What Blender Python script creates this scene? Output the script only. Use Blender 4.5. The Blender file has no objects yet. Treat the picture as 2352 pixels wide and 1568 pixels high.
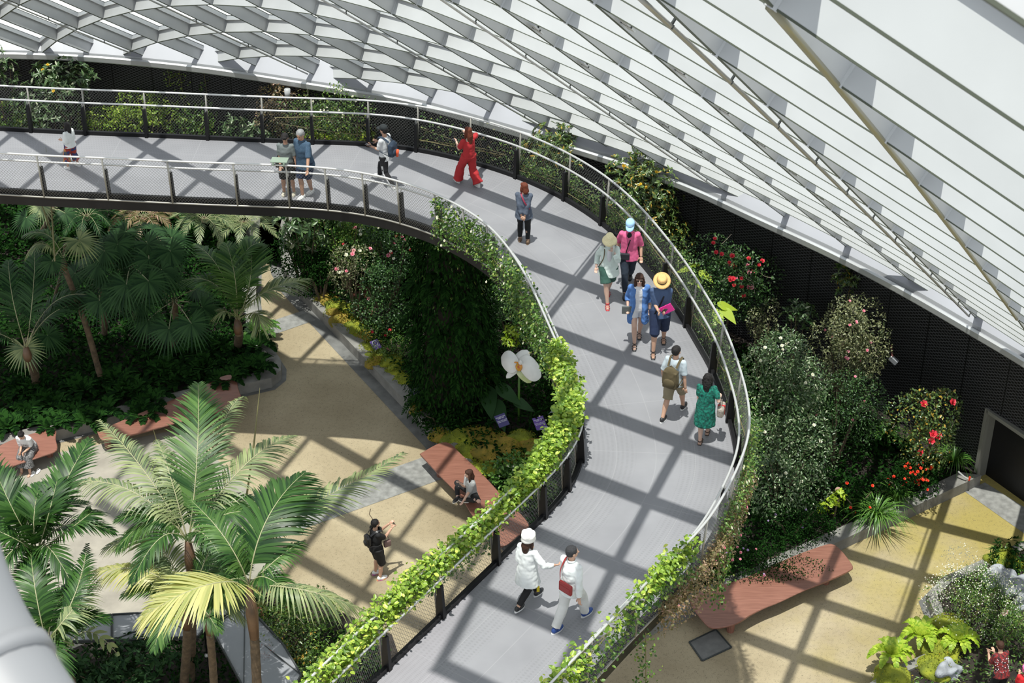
import bpy, bmesh, math, random
import numpy as np
from mathutils import Vector, Matrix
SC = bpy.context.scene
# ---------------------------------------------------------------- camera
PITCH = math.radians(35.0)
FPX = 4400.0
CZ = 30.0
cam_d = bpy.data.cameras.new('camera')
cam = bpy.data.objects.new('camera', cam_d)
SC.collection.objects.link(cam)
cam.location = (0, 0, CZ)
cam.rotation_euler = (math.pi / 2 - PITCH, 0, 0)
cam_d.sensor_width = 36.0
cam_d.lens = FPX / 2352 * 36
cam_d.clip_start = 0.1
cam_d.clip_end = 500
cam_d.dof.use_dof = True
cam_d.dof.focus_distance = 33.0
cam_d.dof.aperture_fstop = 11.0
SC.camera = cam
# ---------------------------------------------------------------- sky, sun, exposure
world = bpy.data.worlds.new('sky'); SC.world = world
world.use_nodes = True
bg = world.node_tree.nodes['Background']
bg.inputs[0].default_value = (0.90, 0.95, 1.0, 1)
bg.inputs[1].default_value = 1.10
sun_d = bpy.data.lights.new('sun', 'SUN')
sun = bpy.data.objects.new('sun', sun_d); SC.collection.objects.link(sun)
sun_d.energy = 6.1
sun_d.angle = math.radians(0.53)
sun_d.color = (1.0, 0.965, 0.90)
SUNV = Vector((0.085, 0.155, -1.0)).normalized()
sun.rotation_euler = SUNV.to_track_quat('-Z', 'Y').to_euler()
sun.location = (0, 30, 60)
SC.view_settings.view_transform = 'Standard'
SC.view_settings.look = 'None'
SC.view_settings.gamma = 1
SC.view_settings.exposure = 0.0
SC.view_settings.use_curve_mapping = False
SC.cycles.transparent_max_bounces = 32
SC.cycles.max_bounces = 8
# ---------------------------------------------------------------- helpers
rnd = random.Random(7)
NR = np.random.RandomState(5)
COL = SC.collection
CP, SP = math.cos(PITCH), math.sin(PITCH)

def at(u, v, z=0.0):
    x = (u - 1176) / FPX; y = -(v - 784) / FPX
    d = Vector((x, CP + y * SP, -SP + y * CP))
    return Vector((0, 0, CZ)) + d * ((z - CZ) / d.z)

def to_px(P):
    X, Y, Z = P[0], P[1], P[2] - CZ
    dep = Y * CP - Z * SP
    return 1176 + FPX * X / dep, 784 - FPX * (Y * SP + Z * CP) / dep, dep

def tag(o, label=None, cat=None, group=None, kind=None):
    if label: o['label'] = label
    if cat: o['category'] = cat
    if group: o['group'] = group
    if kind: o['kind'] = kind
    return o

def empty(name, loc, label=None, cat=None, group=None, rz=0.0):
    o = bpy.data.objects.new(name, None)
    o.empty_display_size = 0.2
    o.location = loc; o.rotation_euler = (0, 0, rz)
    COL.objects.link(o)
    return tag(o, label, cat, group)

def wm(o):
    m = o.matrix_basis.copy()
    if o.parent is not None: m = wm(o.parent) @ o.matrix_parent_inverse @ m
    return m

def link_mesh(name, me, mats, parent=None, world=True):
    o = bpy.data.objects.new(name, me)
    for m in (mats if isinstance(mats, (list, tuple)) else [mats]):
        me.materials.append(m)
    COL.objects.link(o)
    if parent is not None:
        o.parent = parent
        if world:
            o.matrix_parent_inverse = wm(parent).inverted()
    return o

class MB:
    """collects polygons of one mesh"""
    def __init__(s): s.v = []; s.f = []; s.mi = []; s.uv = None
    def add(s, vs, fs, mi=0):
        b = len(s.v); s.v += [tuple(p) for p in vs]
        s.f += [tuple(b + i for i in f) for f in fs]; s.mi += [mi] * len(fs)
        return s
    def box(s, a, b, M=None, mi=0):
        vs = [Vector((x, y, z)) for z in (a[2], b[2]) for y in (a[1], b[1]) for x in (a[0], b[0])]
        if M is not None: vs = [M @ p for p in vs]
        return s.add(vs, [(0, 2, 3, 1), (4, 5, 7, 6), (0, 1, 5, 4), (2, 6, 7, 3), (0, 4, 6, 2), (1, 3, 7, 5)], mi)
    def bar(s, p, q, w, h, up=(0, 0, 1), mi=0, w2=None):
        """rectangular bar from p to q: w across, h along up; w2 = end width"""
        p = Vector(p); q = Vector(q); d = (q - p).normalized(); up = Vector(up)
        side = d.cross(up)
        if side.length < 1e-5: side = d.cross(Vector((1, 0, 0)))
        side.normalize(); u = side.cross(d)
        vs = []
        for c, ww in ((p, w), (q, w2 if w2 is not None else w)):
            for a, b in ((-1, -1), (1, -1), (1, 1), (-1, 1)):
                vs.append(c + side * a * ww / 2 + u * b * h / 2)
        return s.add(vs, [(3, 2, 1, 0), (4, 5, 6, 7), (0, 1, 5, 4), (1, 2, 6, 5), (2, 3, 7, 6), (3, 0, 4, 7)], mi)
    def tube(s, pts, r, n=8, mi=0, caps=True, sq=1.0):
        pts = [Vector(p) for p in pts]
        rr = r if isinstance(r, (list, tuple)) else [r] * len(pts)
        rings = []; prev = None
        for i, p in enumerate(pts):
            t = (pts[min(i + 1, len(pts) - 1)] - pts[max(i - 1, 0)])
            t = t.normalized() if t.length > 1e-9 else Vector((0, 0, 1))
            if prev is None:
                a = t.cross(Vector((0, 0, 1)))
                if a.length < 1e-3: a = t.cross(Vector((1, 0, 0)))
            else: a = prev - t * prev.dot(t)
            a.normalize(); prev = a; b = t.cross(a)
            rings.append([p + (a * math.cos(2 * math.pi * k / n) + b * math.sin(2 * math.pi * k / n) * sq) * rr[i] for k in range(n)])
        vs = [q for R in rings for q in R]; fs = []
        for i in range(len(pts) - 1):
            for k in range(n):
                fs.append((i * n + k, i * n + (k + 1) % n, (i + 1) * n + (k + 1) % n, (i + 1) * n + k))
        if caps:
            fs.append(tuple(range(n))[::-1]); fs.append(tuple((len(pts) - 1) * n + k for k in range(n)))
        return s.add(vs, fs, mi)
    def ball(s, c, r, n=10, m=7, mi=0, M=None):
        c = Vector(c); r = Vector(r) if hasattr(r, '__len__') else Vector((r, r, r)); vs = []; fs = []
        for j in range(m + 1):
            th = math.pi * j / m
            for k in range(n):
                ph = 2 * math.pi * k / n
                q = Vector((r.x * math.sin(th) * math.cos(ph), r.y * math.sin(th) * math.sin(ph), r.z * math.cos(th)))
                if M is not None: q = M @ q
                vs.append(c + q)
        for j in range(m):
            for k in range(n):
                fs.append((j * n + k, (j + 1) * n + k, (j + 1) * n + (k + 1) % n, j * n + (k + 1) % n))
        return s.add(vs, fs, mi)
    def prism(s, poly, z0, z1, mi=0):
        n = len(poly)
        vs = [(p[0], p[1], z0) for p in poly] + [(p[0], p[1], z1) for p in poly]
        fs = [tuple(range(n))[::-1], tuple(range(n, 2 * n))] + [(k, (k + 1) % n, n + (k + 1) % n, n + k) for k in range(n)]
        return s.add(vs, fs, mi)
    def build(s, name, mats, parent=None, smooth=False, bevel=0, sub=0, world=True):
        me = bpy.data.meshes.new(name)
        me.from_pydata(s.v, [], s.f); me.update()
        if any(s.mi): me.polygons.foreach_set('material_index', s.mi)
        if smooth: me.polygons.foreach_set('use_smooth', [True] * len(me.polygons))
        o = link_mesh(name, me, mats, parent, world)
        if bevel:
            b = o.modifiers.new('bevel', 'BEVEL'); b.width = bevel; b.segments = 2; b.limit_method = 'ANGLE'
        if sub:
            b = o.modifiers.new('sub', 'SUBSURF'); b.levels = sub; b.render_levels = sub
        return o

def catmull(P, n=8):
    P = [Vector(p) for p in P]
    out = []
    for i in range(len(P) - 1):
        p0 = P[max(i - 1, 0)]; p1 = P[i]; p2 = P[i + 1]; p3 = P[min(i + 2, len(P) - 1)]
        for k in range(n):
            t = k / n
            out.append(0.5 * ((2 * p1) + (p2 - p0) * t + (2 * p0 - 5 * p1 + 4 * p2 - p3) * t * t + (3 * p1 - p0 - 3 * p2 + p3) * t ** 3))
    out.append(P[-1]); return out

def smooth(P, it=2):
    P = [Vector(p) for p in P]
    for _ in range(it):
        P = [P[0]] + [(P[i - 1] + P[i] * 2 + P[i + 1]) / 4 for i in range(1, len(P) - 1)] + [P[-1]]
    return P

def resample(P, step):
    P = [Vector(p) for p in P]
    out = [P[0].copy()]; acc = 0.0
    for a, b in zip(P[:-1], P[1:]):
        L = (b - a).length; pos = 0.0
        while acc + (L - pos) >= step:
            pos += step - acc; acc = 0.0
            out.append(a.lerp(b, pos / L))
        acc += L - pos
    return out

# ---------------------------------------------------------------- materials
def new_mat(name):
    m = bpy.data.materials.new(name); m.use_nodes = True
    nt = m.node_tree; b = nt.nodes['Principled BSDF']
    return m, nt, b

def mat(name, col, rough=0.5, metal=0.0, var=0.0, scale=8.0, bump=0.0, bscale=60.0, spec=0.5, col2=None, detail=4):
    m, nt, b = new_mat(name)
    b.inputs['Base Color'].default_value = (*col, 1)
    b.inputs['Roughness'].default_value = rough
    b.inputs['Metallic'].default_value = metal
    b.inputs['Specular IOR Level'].default_value = spec
    tc = nt.nodes.new('ShaderNodeTexCoord')
    if var or col2:
        n = nt.nodes.new('ShaderNodeTexNoise'); n.inputs['Scale'].default_value = scale; n.inputs['Detail'].default_value = detail
        nt.links.new(tc.outputs['Object'], n.inputs['Vector'])
        r = nt.nodes.new('ShaderNodeValToRGB')
        r.color_ramp.elements[0].position = 0.33; r.color_ramp.elements[1].position = 0.67
        c1 = col if col2 else tuple(c * (1 - var) for c in col)
        c2 = col2 if col2 else tuple(min(1, c * (1 + var)) for c in col)
        r.color_ramp.elements[0].color = (*c1, 1); r.color_ramp.elements[1].color = (*c2, 1)
        nt.links.new(n.outputs['Fac'], r.inputs['Fac']); nt.links.new(r.outputs['Color'], b.inputs['Base Color'])
    if bump:
        n2 = nt.nodes.new('ShaderNodeTexNoise'); n2.inputs['Scale'].default_value = bscale; n2.inputs['Detail'].default_value = 3
        nt.links.new(tc.outputs['Object'], n2.inputs['Vector'])
        bp = nt.nodes.new('ShaderNodeBump'); bp.inputs['Strength'].default_value = bump; bp.inputs['Distance'].default_value = 0.02
        nt.links.new(n2.outputs['Fac'], bp.inputs['Height']); nt.links.new(bp.outputs['Normal'], b.inputs['Normal'])
    return m

def leaf_mat(name, c1, c2, rough=0.35, trans=0.25, c3=None, spec=0.5):
    """leaf colour differs from leaf to leaf; thin leaf lets some light through"""
    m, nt, b = new_mat(name)
    g = nt.nodes.new('ShaderNodeNewGeometry')
    r = nt.nodes.new('ShaderNodeValToRGB')
    r.color_ramp.elements[0].color = (*c1, 1); r.color_ramp.elements[1].color = (*c2, 1)
    r.color_ramp.elements[0].position = 0.1; r.color_ramp.elements[1].position = 0.85
    if c3:
        e = r.color_ramp.elements.new(0.96); e.color = (*c3, 1)
    nt.links.new(g.outputs['Random Per Island'], r.inputs['Fac'])
    nt.links.new(r.outputs['Color'], b.inputs['Base Color'])
    b.inputs['Roughness'].default_value = rough
    b.inputs['Specular IOR Level'].default_value = spec
    t = nt.nodes.new('ShaderNodeBsdfTranslucent')
    mul = nt.nodes.new('ShaderNodeMixRGB'); mul.blend_type = 'MULTIPLY'; mul.inputs['Fac'].default_value = 1
    mul.inputs['Color2'].default_value = (1.2, 1.25, 0.5, 1)
    nt.links.new(r.outputs['Color'], mul.inputs['Color1']); nt.links.new(mul.outputs['Color'], t.inputs['Color'])
    mx = nt.nodes.new('ShaderNodeMixShader'); mx.inputs['Fac'].default_value = trans
    nt.links.new(b.outputs['BSDF'], mx.inputs[1]); nt.links.new(t.outputs['BSDF'], mx.inputs[2])
    nt.links.new(mx.outputs['Shader'], nt.nodes['Material Output'].inputs['Surface'])
    return m

def tex(nt, kind, **kw):
    n = nt.nodes.new(kind)
    for k, v in kw.items():
        if k in n.inputs: n.inputs[k].default_value = v
        else: setattr(n, k, v)
    return n

def mth(nt, op, a, b=None, c=None):
    n = nt.nodes.new('ShaderNodeMath'); n.operation = op
    for i, x in enumerate((a, b, c)):
        if x is None: continue
        if isinstance(x, (int, float)): n.inputs[i].default_value = x
        else: nt.links.new(x, n.inputs[i])
    return n.outputs[0]

M = {}
M['white_steel'] = mat('white_painted_steel', (0.41, 0.42, 0.425), 0.38, var=0.05, scale=1.5)
M['frame_white'] = mat('glazing_frame_paint', (0.36, 0.375, 0.39), 0.35)
M['sill'] = mat('sill_panel', (0.32, 0.325, 0.355), 0.4, var=0.04, scale=0.6)
M['gasket'] = mat('black_gasket', (0.03, 0.035, 0.035), 0.6)
M['beam_edge'] = mat('beam_lower_edge_painted_shade', (0.055, 0.065, 0.045), 0.7)  # shade on the beam undersides, put into the colour as dark olive grey
M['alu'] = mat('brushed_aluminium', (0.50, 0.51, 0.52), 0.35, 0.5)
M['dark_gutter'] = mat('gutter_grey', (0.16, 0.16, 0.18), 0.5)
M['steel'] = mat('stainless_steel', (0.58, 0.58, 0.57), 0.36, 0.55)
M['wire'] = mat('wire_mesh_steel', (0.20, 0.20, 0.19), 0.45, 0.6)
M['post_steel'] = mat('dull_steel_post', (0.30, 0.29, 0.26), 0.42, 0.6)
M['black'] = mat('black_powder_coat', (0.008, 0.008, 0.009), 0.45, spec=0.25)
M['concrete'] = mat('kerb_concrete', (0.185, 0.18, 0.165), 0.8, var=0.22, scale=3, bump=0.25, bscale=40)
M['concrete_dark'] = mat('damp_concrete', (0.13, 0.13, 0.125), 0.75, var=0.3, scale=2.2, bump=0.25, bscale=30)
M['pipe'] = mat('olive_brown_pipe', (0.20, 0.185, 0.115), 0.4, 0.2)
M['soil'] = mat('dark_soil', (0.020, 0.015, 0.011), 0.95, var=0.5, scale=5, bump=0.6, bscale=20)

# deck plates: fine perforated tread, wide plates with seams
def deck_mat():
    m, nt, b = new_mat('walkway_tread_plates')
    uv = nt.nodes.new('ShaderNodeUVMap')
    sp = nt.nodes.new('ShaderNodeSeparateXYZ'); nt.links.new(uv.outputs['UV'], sp.inputs[0])
    U, V = sp.outputs[0], sp.outputs[1]
    def stripes(x, per, w):
        f = mth(nt, 'FRACT', mth(nt, 'DIVIDE', x, per))
        d = mth(nt, 'ABSOLUTE', mth(nt, 'SUBTRACT', f, 0.5))
        return mth(nt, 'GREATER_THAN', d, 0.5 - w / per / 2)
    # plate seams : across every 1.9 m, along at three offsets
    s1 = stripes(U, 1.95, 0.018); s2 = stripes(mth(nt, 'ADD', V, 0.08), 0.74, 0.016)
    seam = mth(nt, 'MAXIMUM', s1, s2)
    # tread dots
    a = mth(nt, 'FRACT', mth(nt, 'MULTIPLY', U, 16.0)); c = mth(nt, 'FRACT', mth(nt, 'MULTIPLY', V, 11.0))
    row = mth(nt, 'FLOOR', mth(nt, 'MULTIPLY', V, 11.0))
    a = mth(nt, 'FRACT', mth(nt, 'ADD', mth(nt, 'MULTIPLY', U, 16.0), mth(nt, 'MULTIPLY', row, 0.5)))
    da = mth(nt, 'ABSOLUTE', mth(nt, 'SUBTRACT', a, 0.5)); dc = mth(nt, 'ABSOLUTE', mth(nt, 'SUBTRACT', c, 0.5))
    dot = mth(nt, 'LESS_THAN', mth(nt, 'ADD', mth(nt, 'POWER', da, 2.0), mth(nt, 'POWER', dc, 2.0)), 0.085)
    # dotted bands run along both sides, middle band is fine grating
    band = mth(nt, 'GREATER_THAN', mth(nt, 'ABSOLUTE', mth(nt, 'SUBTRACT', V, 1.45)), 0.42)
    dot = mth(nt, 'MULTIPLY', dot, band)
    n = tex(nt, 'ShaderNodeTexNoise', Scale=1.3, Detail=5.0)
    tc = nt.nodes.new('ShaderNodeTexCoord'); nt.links.new(tc.outputs['Object'], n.inputs['Vector'])
    r = nt.nodes.new('ShaderNodeValToRGB')
    r.color_ramp.elements[0].position = 0.3; r.color_ramp.elements[1].position = 0.7
    r.color_ramp.elements[0].color = (0.195, 0.195, 0.211, 1); r.color_ramp.elements[1].color = (0.232, 0.232, 0.249, 1)
    nt.links.new(n.outputs['Fac'], r.inputs['Fac'])
    m1 = nt.nodes.new('ShaderNodeMixRGB'); nt.links.new(mth(nt, 'MULTIPLY', dot, 0.32), m1.inputs['Fac'])
    nt.links.new(r.outputs['Color'], m1.inputs['Color1']); m1.inputs['Color2'].default_value = (0.15, 0.15, 0.16, 1)
    m2 = nt.nodes.new('ShaderNodeMixRGB'); nt.links.new(mth(nt, 'MULTIPLY', seam, 0.28), m2.inputs['Fac'])
    nt.links.new(m1.outputs['Color'], m2.inputs['Color1']); m2.inputs['Color2'].default_value = (0.33, 0.33, 0.34, 1)
    nt.links.new(m2.outputs['Color'], b.inputs['Base Color'])
    b.inputs['Roughness'].default_value = 0.62; b.inputs['Metallic'].default_value = 0.0
    bp = nt.nodes.new('ShaderNodeBump'); bp.inputs['Strength'].default_value = 0.25; bp.inputs['Distance'].default_value = 0.004
    nt.links.new(dot, bp.inputs['Height']); nt.links.new(bp.outputs['Normal'], b.inputs['Normal'])
    return m
M['deck'] = deck_mat()

def wallmesh_mat():
    """black expanded metal: flat lens-shaped openings between thin strands"""
    m, nt, b = new_mat('black_expanded_metal')
    uv = nt.nodes.new('ShaderNodeUVMap')
    sp = nt.nodes.new('ShaderNodeSeparateXYZ'); nt.links.new(uv.outputs['UV'], sp.inputs[0])
    u = mth(nt, 'MULTIPLY', sp.outputs[0], 1 / 0.17); v = mth(nt, 'MULTIPLY', sp.outputs[1], 1 / 0.085)
    def strand(x):
        return mth(nt, 'LESS_THAN', mth(nt, 'ABSOLUTE', mth(nt, 'SUBTRACT', mth(nt, 'FRACT', x), 0.5)), 0.105)
    a = strand(mth(nt, 'ADD', u, v)); c = strand(mth(nt, 'SUBTRACT', u, v))
    s = mth(nt, 'MAXIMUM', a, c)
    seam = mth(nt, 'GREATER_THAN', mth(nt, 'ABSOLUTE', mth(nt, 'SUBTRACT', mth(nt, 'FRACT', mth(nt, 'DIVIDE', sp.outputs[0], 1.25)), 0.5)), 0.488)
    s = mth(nt, 'MULTIPLY', s, mth(nt, 'SUBTRACT', 1.0, seam))
    mx = nt.nodes.new('ShaderNodeMixRGB'); nt.links.new(s, mx.inputs['Fac'])
    mx.inputs['Color1'].default_value = (0.002, 0.002, 0.0025, 1); mx.inputs['Color2'].default_value = (0.070, 0.071, 0.076, 1)
    nt.links.new(mx.outputs['Color'], b.inputs['Base Color'])
    b.inputs['Roughness'].default_value = 0.5
    b.inputs['Specular IOR Level'].default_value = 0.25
    bp = nt.nodes.new('ShaderNodeBump'); bp.inputs['Strength'].default_value = 0.5; bp.inputs['Distance'].default_value = 0.01
    nt.links.new(s, bp.inputs['Height']); nt.links.new(bp.outputs['Normal'], b.inputs['Normal'])
    return m
M['wallmesh'] = wallmesh_mat()

def glass_mat():
    m, nt, b = new_mat('roof_glass')
    t = nt.nodes.new('ShaderNodeBsdfTransparent'); t.inputs[0].default_value = (0.93, 0.965, 0.955, 1)
    g = nt.nodes.new('ShaderNodeBsdfGlossy'); g.inputs['Roughness'].default_value = 0.03
    mx = nt.nodes.new('ShaderNodeMixShader'); mx.inputs[0].default_value = 0.07
    nt.links.new(t.outputs[0], mx.inputs[1]); nt.links.new(g.outputs[0], mx.inputs[2])
    nt.links.new(mx.outputs[0], nt.nodes['Material Output'].inputs['Surface'])
    return m
M['glass'] = glass_mat()

def floor_mat():
    """exposed-aggregate concrete: sand beige with needle-like imprints, yellow algae in the far right yard"""
    m, nt, b = new_mat('imprinted_sand_concrete')
    tc = nt.nodes.new('ShaderNodeTexCoord')
    n = tex(nt, 'ShaderNodeTexNoise', Scale=0.55, Detail=6.0); nt.links.new(tc.outputs['Object'], n.inputs['Vector'])
    r = nt.nodes.new('ShaderNodeValToRGB')
    r.color_ramp.elements[0].position = 0.35; r.color_ramp.elements[1].position = 0.66
    r.color_ramp.elements[0].color = (0.255, 0.205, 0.125, 1); r.color_ramp.elements[1].color = (0.36, 0.30, 0.195, 1)
    nt.links.new(n.outputs['Fac'], r.inputs['Fac'])
    # yellow-green algae patches to the right (x > 5)
    sp = nt.nodes.new('ShaderNodeSeparateXYZ'); nt.links.new(tc.outputs['Object'], sp.inputs[0])
    n2 = tex(nt, 'ShaderNodeTexNoise', Scale=0.9, Detail=4.0); nt.links.new(tc.outputs['Object'], n2.inputs['Vector'])
    k = mth(nt, 'ADD', mth(nt, 'MULTIPLY', mth(nt, 'SUBTRACT', sp.outputs[0], 6.5), 0.22), mth(nt, 'SUBTRACT', mth(nt, 'MULTIPLY', n2.outputs['Fac'], 2.0), 1.0))
    k = mth(nt, 'MULTIPLY', mth(nt, 'MINIMUM', mth(nt, 'MAXIMUM', k, 0.0), 1.0), 0.8)
    mx = nt.nodes.new('ShaderNodeMixRGB'); nt.links.new(k, mx.inputs['Fac'])
    nt.links.new(r.outputs['Color'], mx.inputs['Color1']); mx.inputs['Color2'].default_value = (0.31, 0.25, 0.055, 1)
    # needle imprints : stretched voronoi cells turned by noise
    vo = tex(nt, 'ShaderNodeTexWave', Scale=4.0, Distortion=28.0, Detail=3.0)
    vo.inputs['Detail Scale'].default_value = 2.6
    nt.links.new(tc.outputs['Object'], vo.inputs['Vector'])
    lt = mth(nt, 'GREATER_THAN', vo.outputs['Fac'], 0.955)
    n3 = tex(nt, 'ShaderNodeTexNoise', Scale=11.0, Detail=1.0); nt.links.new(tc.outputs['Object'], n3.inputs['Vector'])
    lt = mth(nt, 'MULTIPLY', lt, mth(nt, 'GREATER_THAN', n3.outputs['Fac'], 0.52))
    m2 = nt.nodes.new('ShaderNodeMixRGB'); nt.links.new(mth(nt, 'MULTIPLY', lt, 0.7), m2.inputs['Fac'])
    nt.links.new(mx.outputs['Color'], m2.inputs['Color1']); m2.inputs['Color2'].default_value = (0.07, 0.06, 0.035, 1)
    n4 = tex(nt, 'ShaderNodeTexNoise', Scale=45.0, Detail=2.0); nt.links.new(tc.outputs['Object'], n4.inputs['Vector'])
    m3 = nt.nodes.new('ShaderNodeMixRGB'); m3.blend_type = 'MULTIPLY'; m3.inputs['Fac'].default_value = 0.5
    r4 = nt.nodes.new('ShaderNodeValToRGB'); r4.color_ramp.elements[0].color = (0.65, 0.65, 0.65, 1); r4.color_ramp.elements[1].color = (1.25, 1.25, 1.25, 1)
    nt.links.new(n4.outputs['Fac'], r4.inputs['Fac']); nt.links.new(m2.outputs['Color'], m3.inputs['Color1']); nt.links.new(r4.outputs['Color'], m3.inputs['Color2'])
    nt.links.new(m3.outputs['Color'], b.inputs['Base Color'])
    b.inputs['Roughness'].default_value = 0.75
    return m
M['floor'] = floor_mat()
# ================================================================ ROOF SHELL
RC = np.array([[-4.25546, 6.96747, 0.96074, -0.421, 0.14815, 12.59375, -0.01184, -1.12835, 0.44766, 1.62312, -0.33941, 0.17924, -0.36558, 0.16009, 0.04685],
 [31.78579, 15.83381, -0.57813, -0.281, 0.23496, -9.87723, -0.19315, 0.45617, 0.75017, 1.87374, 0.65398, 0.38076, 0.75215, 0.26053, -0.07405],
 [16.41442, -13.15258, -0.2141, 0.47269, -0.3117, 0.76039, 0.24241, -0.11081, -0.5879, -4.84078, -0.27756, 0.03568, -0.47829, -0.24845, 0.20132]])
REX = [(a, b) for a in range(5) for b in range(5 - a)]
def roofP(i, j):
    """shell surface, i and j count the two crossing beam families"""
    if j < -12.001:
        p = roofP(i, -12); q = roofP(17, -12) - roofP(17, -11)
        return p + q * (-12 - j)
    x = (i - 9) / 8; y = (j + 3) / 8
    bb = np.array([x ** a * y ** b for a, b in REX])
    return Vector(RC @ bb)
def roofN(i, j):
    e = 0.05
    a = roofP(i + e, j) - roofP(i - e, j); b = roofP(i, j + e) - roofP(i, j - e)
    n = a.cross(b).normalized()
    return n if n.z > 0 else -n
RING_Z = 4.40
def node_ok(i, j):
    if j == -13: return 16 <= i <= 17
    if j == -12: return 15 <= i <= 17
    P = roofP(i, j); u, v, d = to_px(P)
    if d < 2: return False
    m = 0 if d > 15 else 300
    return -420 - m < u < 2760 + m and -480 - m < v < 1100 and P.z > 1.5 and P.z < 30
NODE = {}
for i in range(-4, 18):
    for j in range(-13, 6):
        if node_ok(i, j): NODE[(i, j)] = (roofP(i, j), roofN(i, j))
def clip_below(mb_me, z):
    bm = bmesh.new(); bm.from_mesh(mb_me)
    bmesh.ops.bisect_plane(bm, geom=bm.verts[:] + bm.edges[:] + bm.faces[:], plane_co=(0, 0, z), plane_no=(0, 0, 1), clear_inner=True)
    bm.to_mesh(mb_me); bm.free()
# glass skin is the ceiling itself
gl = MB()
GOFF = 0.46
for (i, j) in NODE:
    c = [(i, j), (i + 1, j), (i + 1, j + 1), (i, j + 1)]
    if all(k in NODE for k in c):
        gl.add([NODE[k][0] + NODE[k][1] * GOFF for k in c], [(0, 1, 2, 3)])
ceiling = gl.build('ceiling', M['glass']); tag(ceiling, kind='structure')
clip_below(ceiling.data, RING_Z + 0.35)

def beam(keys):
    mb = MB()
    for a, b in zip(keys[:-1], keys[1:]):
        (P, n), (Q, m) = NODE[a], NODE[b]
        d = (Q - P).normalized()
        for lo, hi, w, mi in ((0.0, 0.012, 0.034, 1), (0.012, 0.32, 0.030, 0), (0.315, 0.335, 0.16, 0), (0.335, 0.43, 0.12, 2), (0.43, 0.455, 0.09, 3)):
            s1 = d.cross(n).normalized() * w / 2; s2 = d.cross(m).normalized() * w / 2
            vs = [P + n * lo - s1, P + n * lo + s1, P + n * hi + s1, P + n * hi - s1, Q + m * lo - s2, Q + m * lo + s2, Q + m * hi + s2, Q + m * hi - s2]
            mb.add(vs, [(3, 2, 1, 0), (4, 5, 6, 7), (0, 1, 5, 4), (1, 2, 6, 5), (2, 3, 7, 6), (3, 0, 4, 7)], mi)
    o = mb.build('roof_beam', [M['white_steel'], M['beam_edge'], M['frame_white'], M['gasket']], ceiling, world=False)
    clip_below(o.data, RING_Z + 0.12)
    if len(o.data.polygons) == 0: bpy.data.objects.remove(o)
    return o
for i in range(-4, 18):
    ks = [(i, j) for j in range(-13, 6) if (i, j) in NODE]
    if len(ks) > 1: beam(ks)
for j in range(-13, 6):
    ks = [(i, j) for i in range(-4, 18) if (i, j) in NODE]
    if len(ks) > 1: beam(ks)
# welded node stiffeners
nb = MB()
for (i, j), (P, n) in NODE.items():
    if P.z > RING_Z + 0.5:
        d = roofP(i + 0.1, j) - roofP(i - 0.1, j)
        nb.tube([P - n * 0.006, P + n * 0.32], 0.040, 8, 0)
nb.build('node_collars', M['white_steel'], ceiling, world=False)
# sprinkler pipes hung on brackets under some beams, and one thick olive pipe along the near beam
def pipe_run(i, js, off, r, m, label, side=0.0, brk=True):
    pts = []
    for a, b in zip(js[:-1], js[1:]):
        for k in range(4):
            t = a + (b - a) * k / 4
            pts.append(roofP(i, t) - roofN(i, t) * off + (roofP(i - 0.5, t) - roofP(i + 0.5, t)).normalized() * side)
    pts.append(roofP(i, js[-1]) - roofN(i, js[-1]) * off)
    pts = [p for p in pts if p.z > RING_Z + 0.25]
    e = empty('pipe', pts[0], label, 'pipe')
    MB().tube(pts, r, 7).build('pipe_tube', m, e, smooth=True)
    if brk:
        for k in range(2, len(pts), 4):
            mb = MB(); p = pts[k]; q = p + Vector(roofN(i, js[0] + (js[-1] - js[0]) * k / len(pts))) * (off + 0.02)
            mb.bar(p, q, 0.02, 0.02); mb.tube([p - (q - p) * 0.2, p + (q - p) * 0.3], 0.03, 6)
            mb.build('bracket', M['gasket'], e)
for (i, j0, j1, tx) in ((1, -2, 2, 'first from the left'), (4, -2, 3, 'second from the left'), (8, -4, 4, 'third from the left'), (11, -5, 4, 'fourth from the left')):
    js = [j for j in range(j0, j1 + 1)]
    pipe_run(i, js, 0.05, 0.022, M['steel'], 'thin sprinkler pipe clipped under a white roof beam, ' + tx, cat if False else 0.06)
pipe_run(15, list(range(-9, 4)), 0.06, 0.024, M['post_steel'], 'steel sprinkler pipe running down the roof beam that ends above the dark doorway', 0.09)
pipe_run(16, list(range(-11, -1)), 0.0, 0.028, M['pipe'], 'thick olive brown pipe along the nearest roof beam at upper right', 0.0, False)
# small floodlights clamped on the beams
def floodlight(i, j, n_):
    P = roofP(i, j); n = roofN(i, j)
    d = (roofP(i, j + 0.2) - roofP(i, j - 0.2)).normalized()
    e = empty('floodlight', P - n * 0.02, n_, 'lamp', 'small floodlights clamped to the roof beams')
    s = d.cross(n).normalized()
    MB().bar(P - d * 0.28 + n * 0.06 + s * 0.10, P + d * 0.22 + n * 0.04 + s * 0.10, 0.10, 0.025, n).build('housing', M['alu'], e)
    MB().bar(P + n * 0.05 + s * 0.02, P + n * 0.05 + s * 0.16, 0.03, 0.03, n).bar(P + n * 0.05 + s * 0.1, P + n * 0.18 + s * 0.1, 0.03, 0.012, d).build('bracket', M['gasket'], e)
for k in range(6):
    floodlight(12, -4.45 + k if k else -4.45, 'silver floodlight on the left row of roof floodlights, %s from the top' % ('first', 'second', 'third', 'fourth', 'fifth', 'sixth')[k])
for k in range(7):
    floodlight(14, -6.6 + k, 'silver floodlight on the right row of roof floodlights, %s from the top' % ('first', 'second', 'third', 'fourth', 'fifth', 'sixth', 'seventh')[k])

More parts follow.
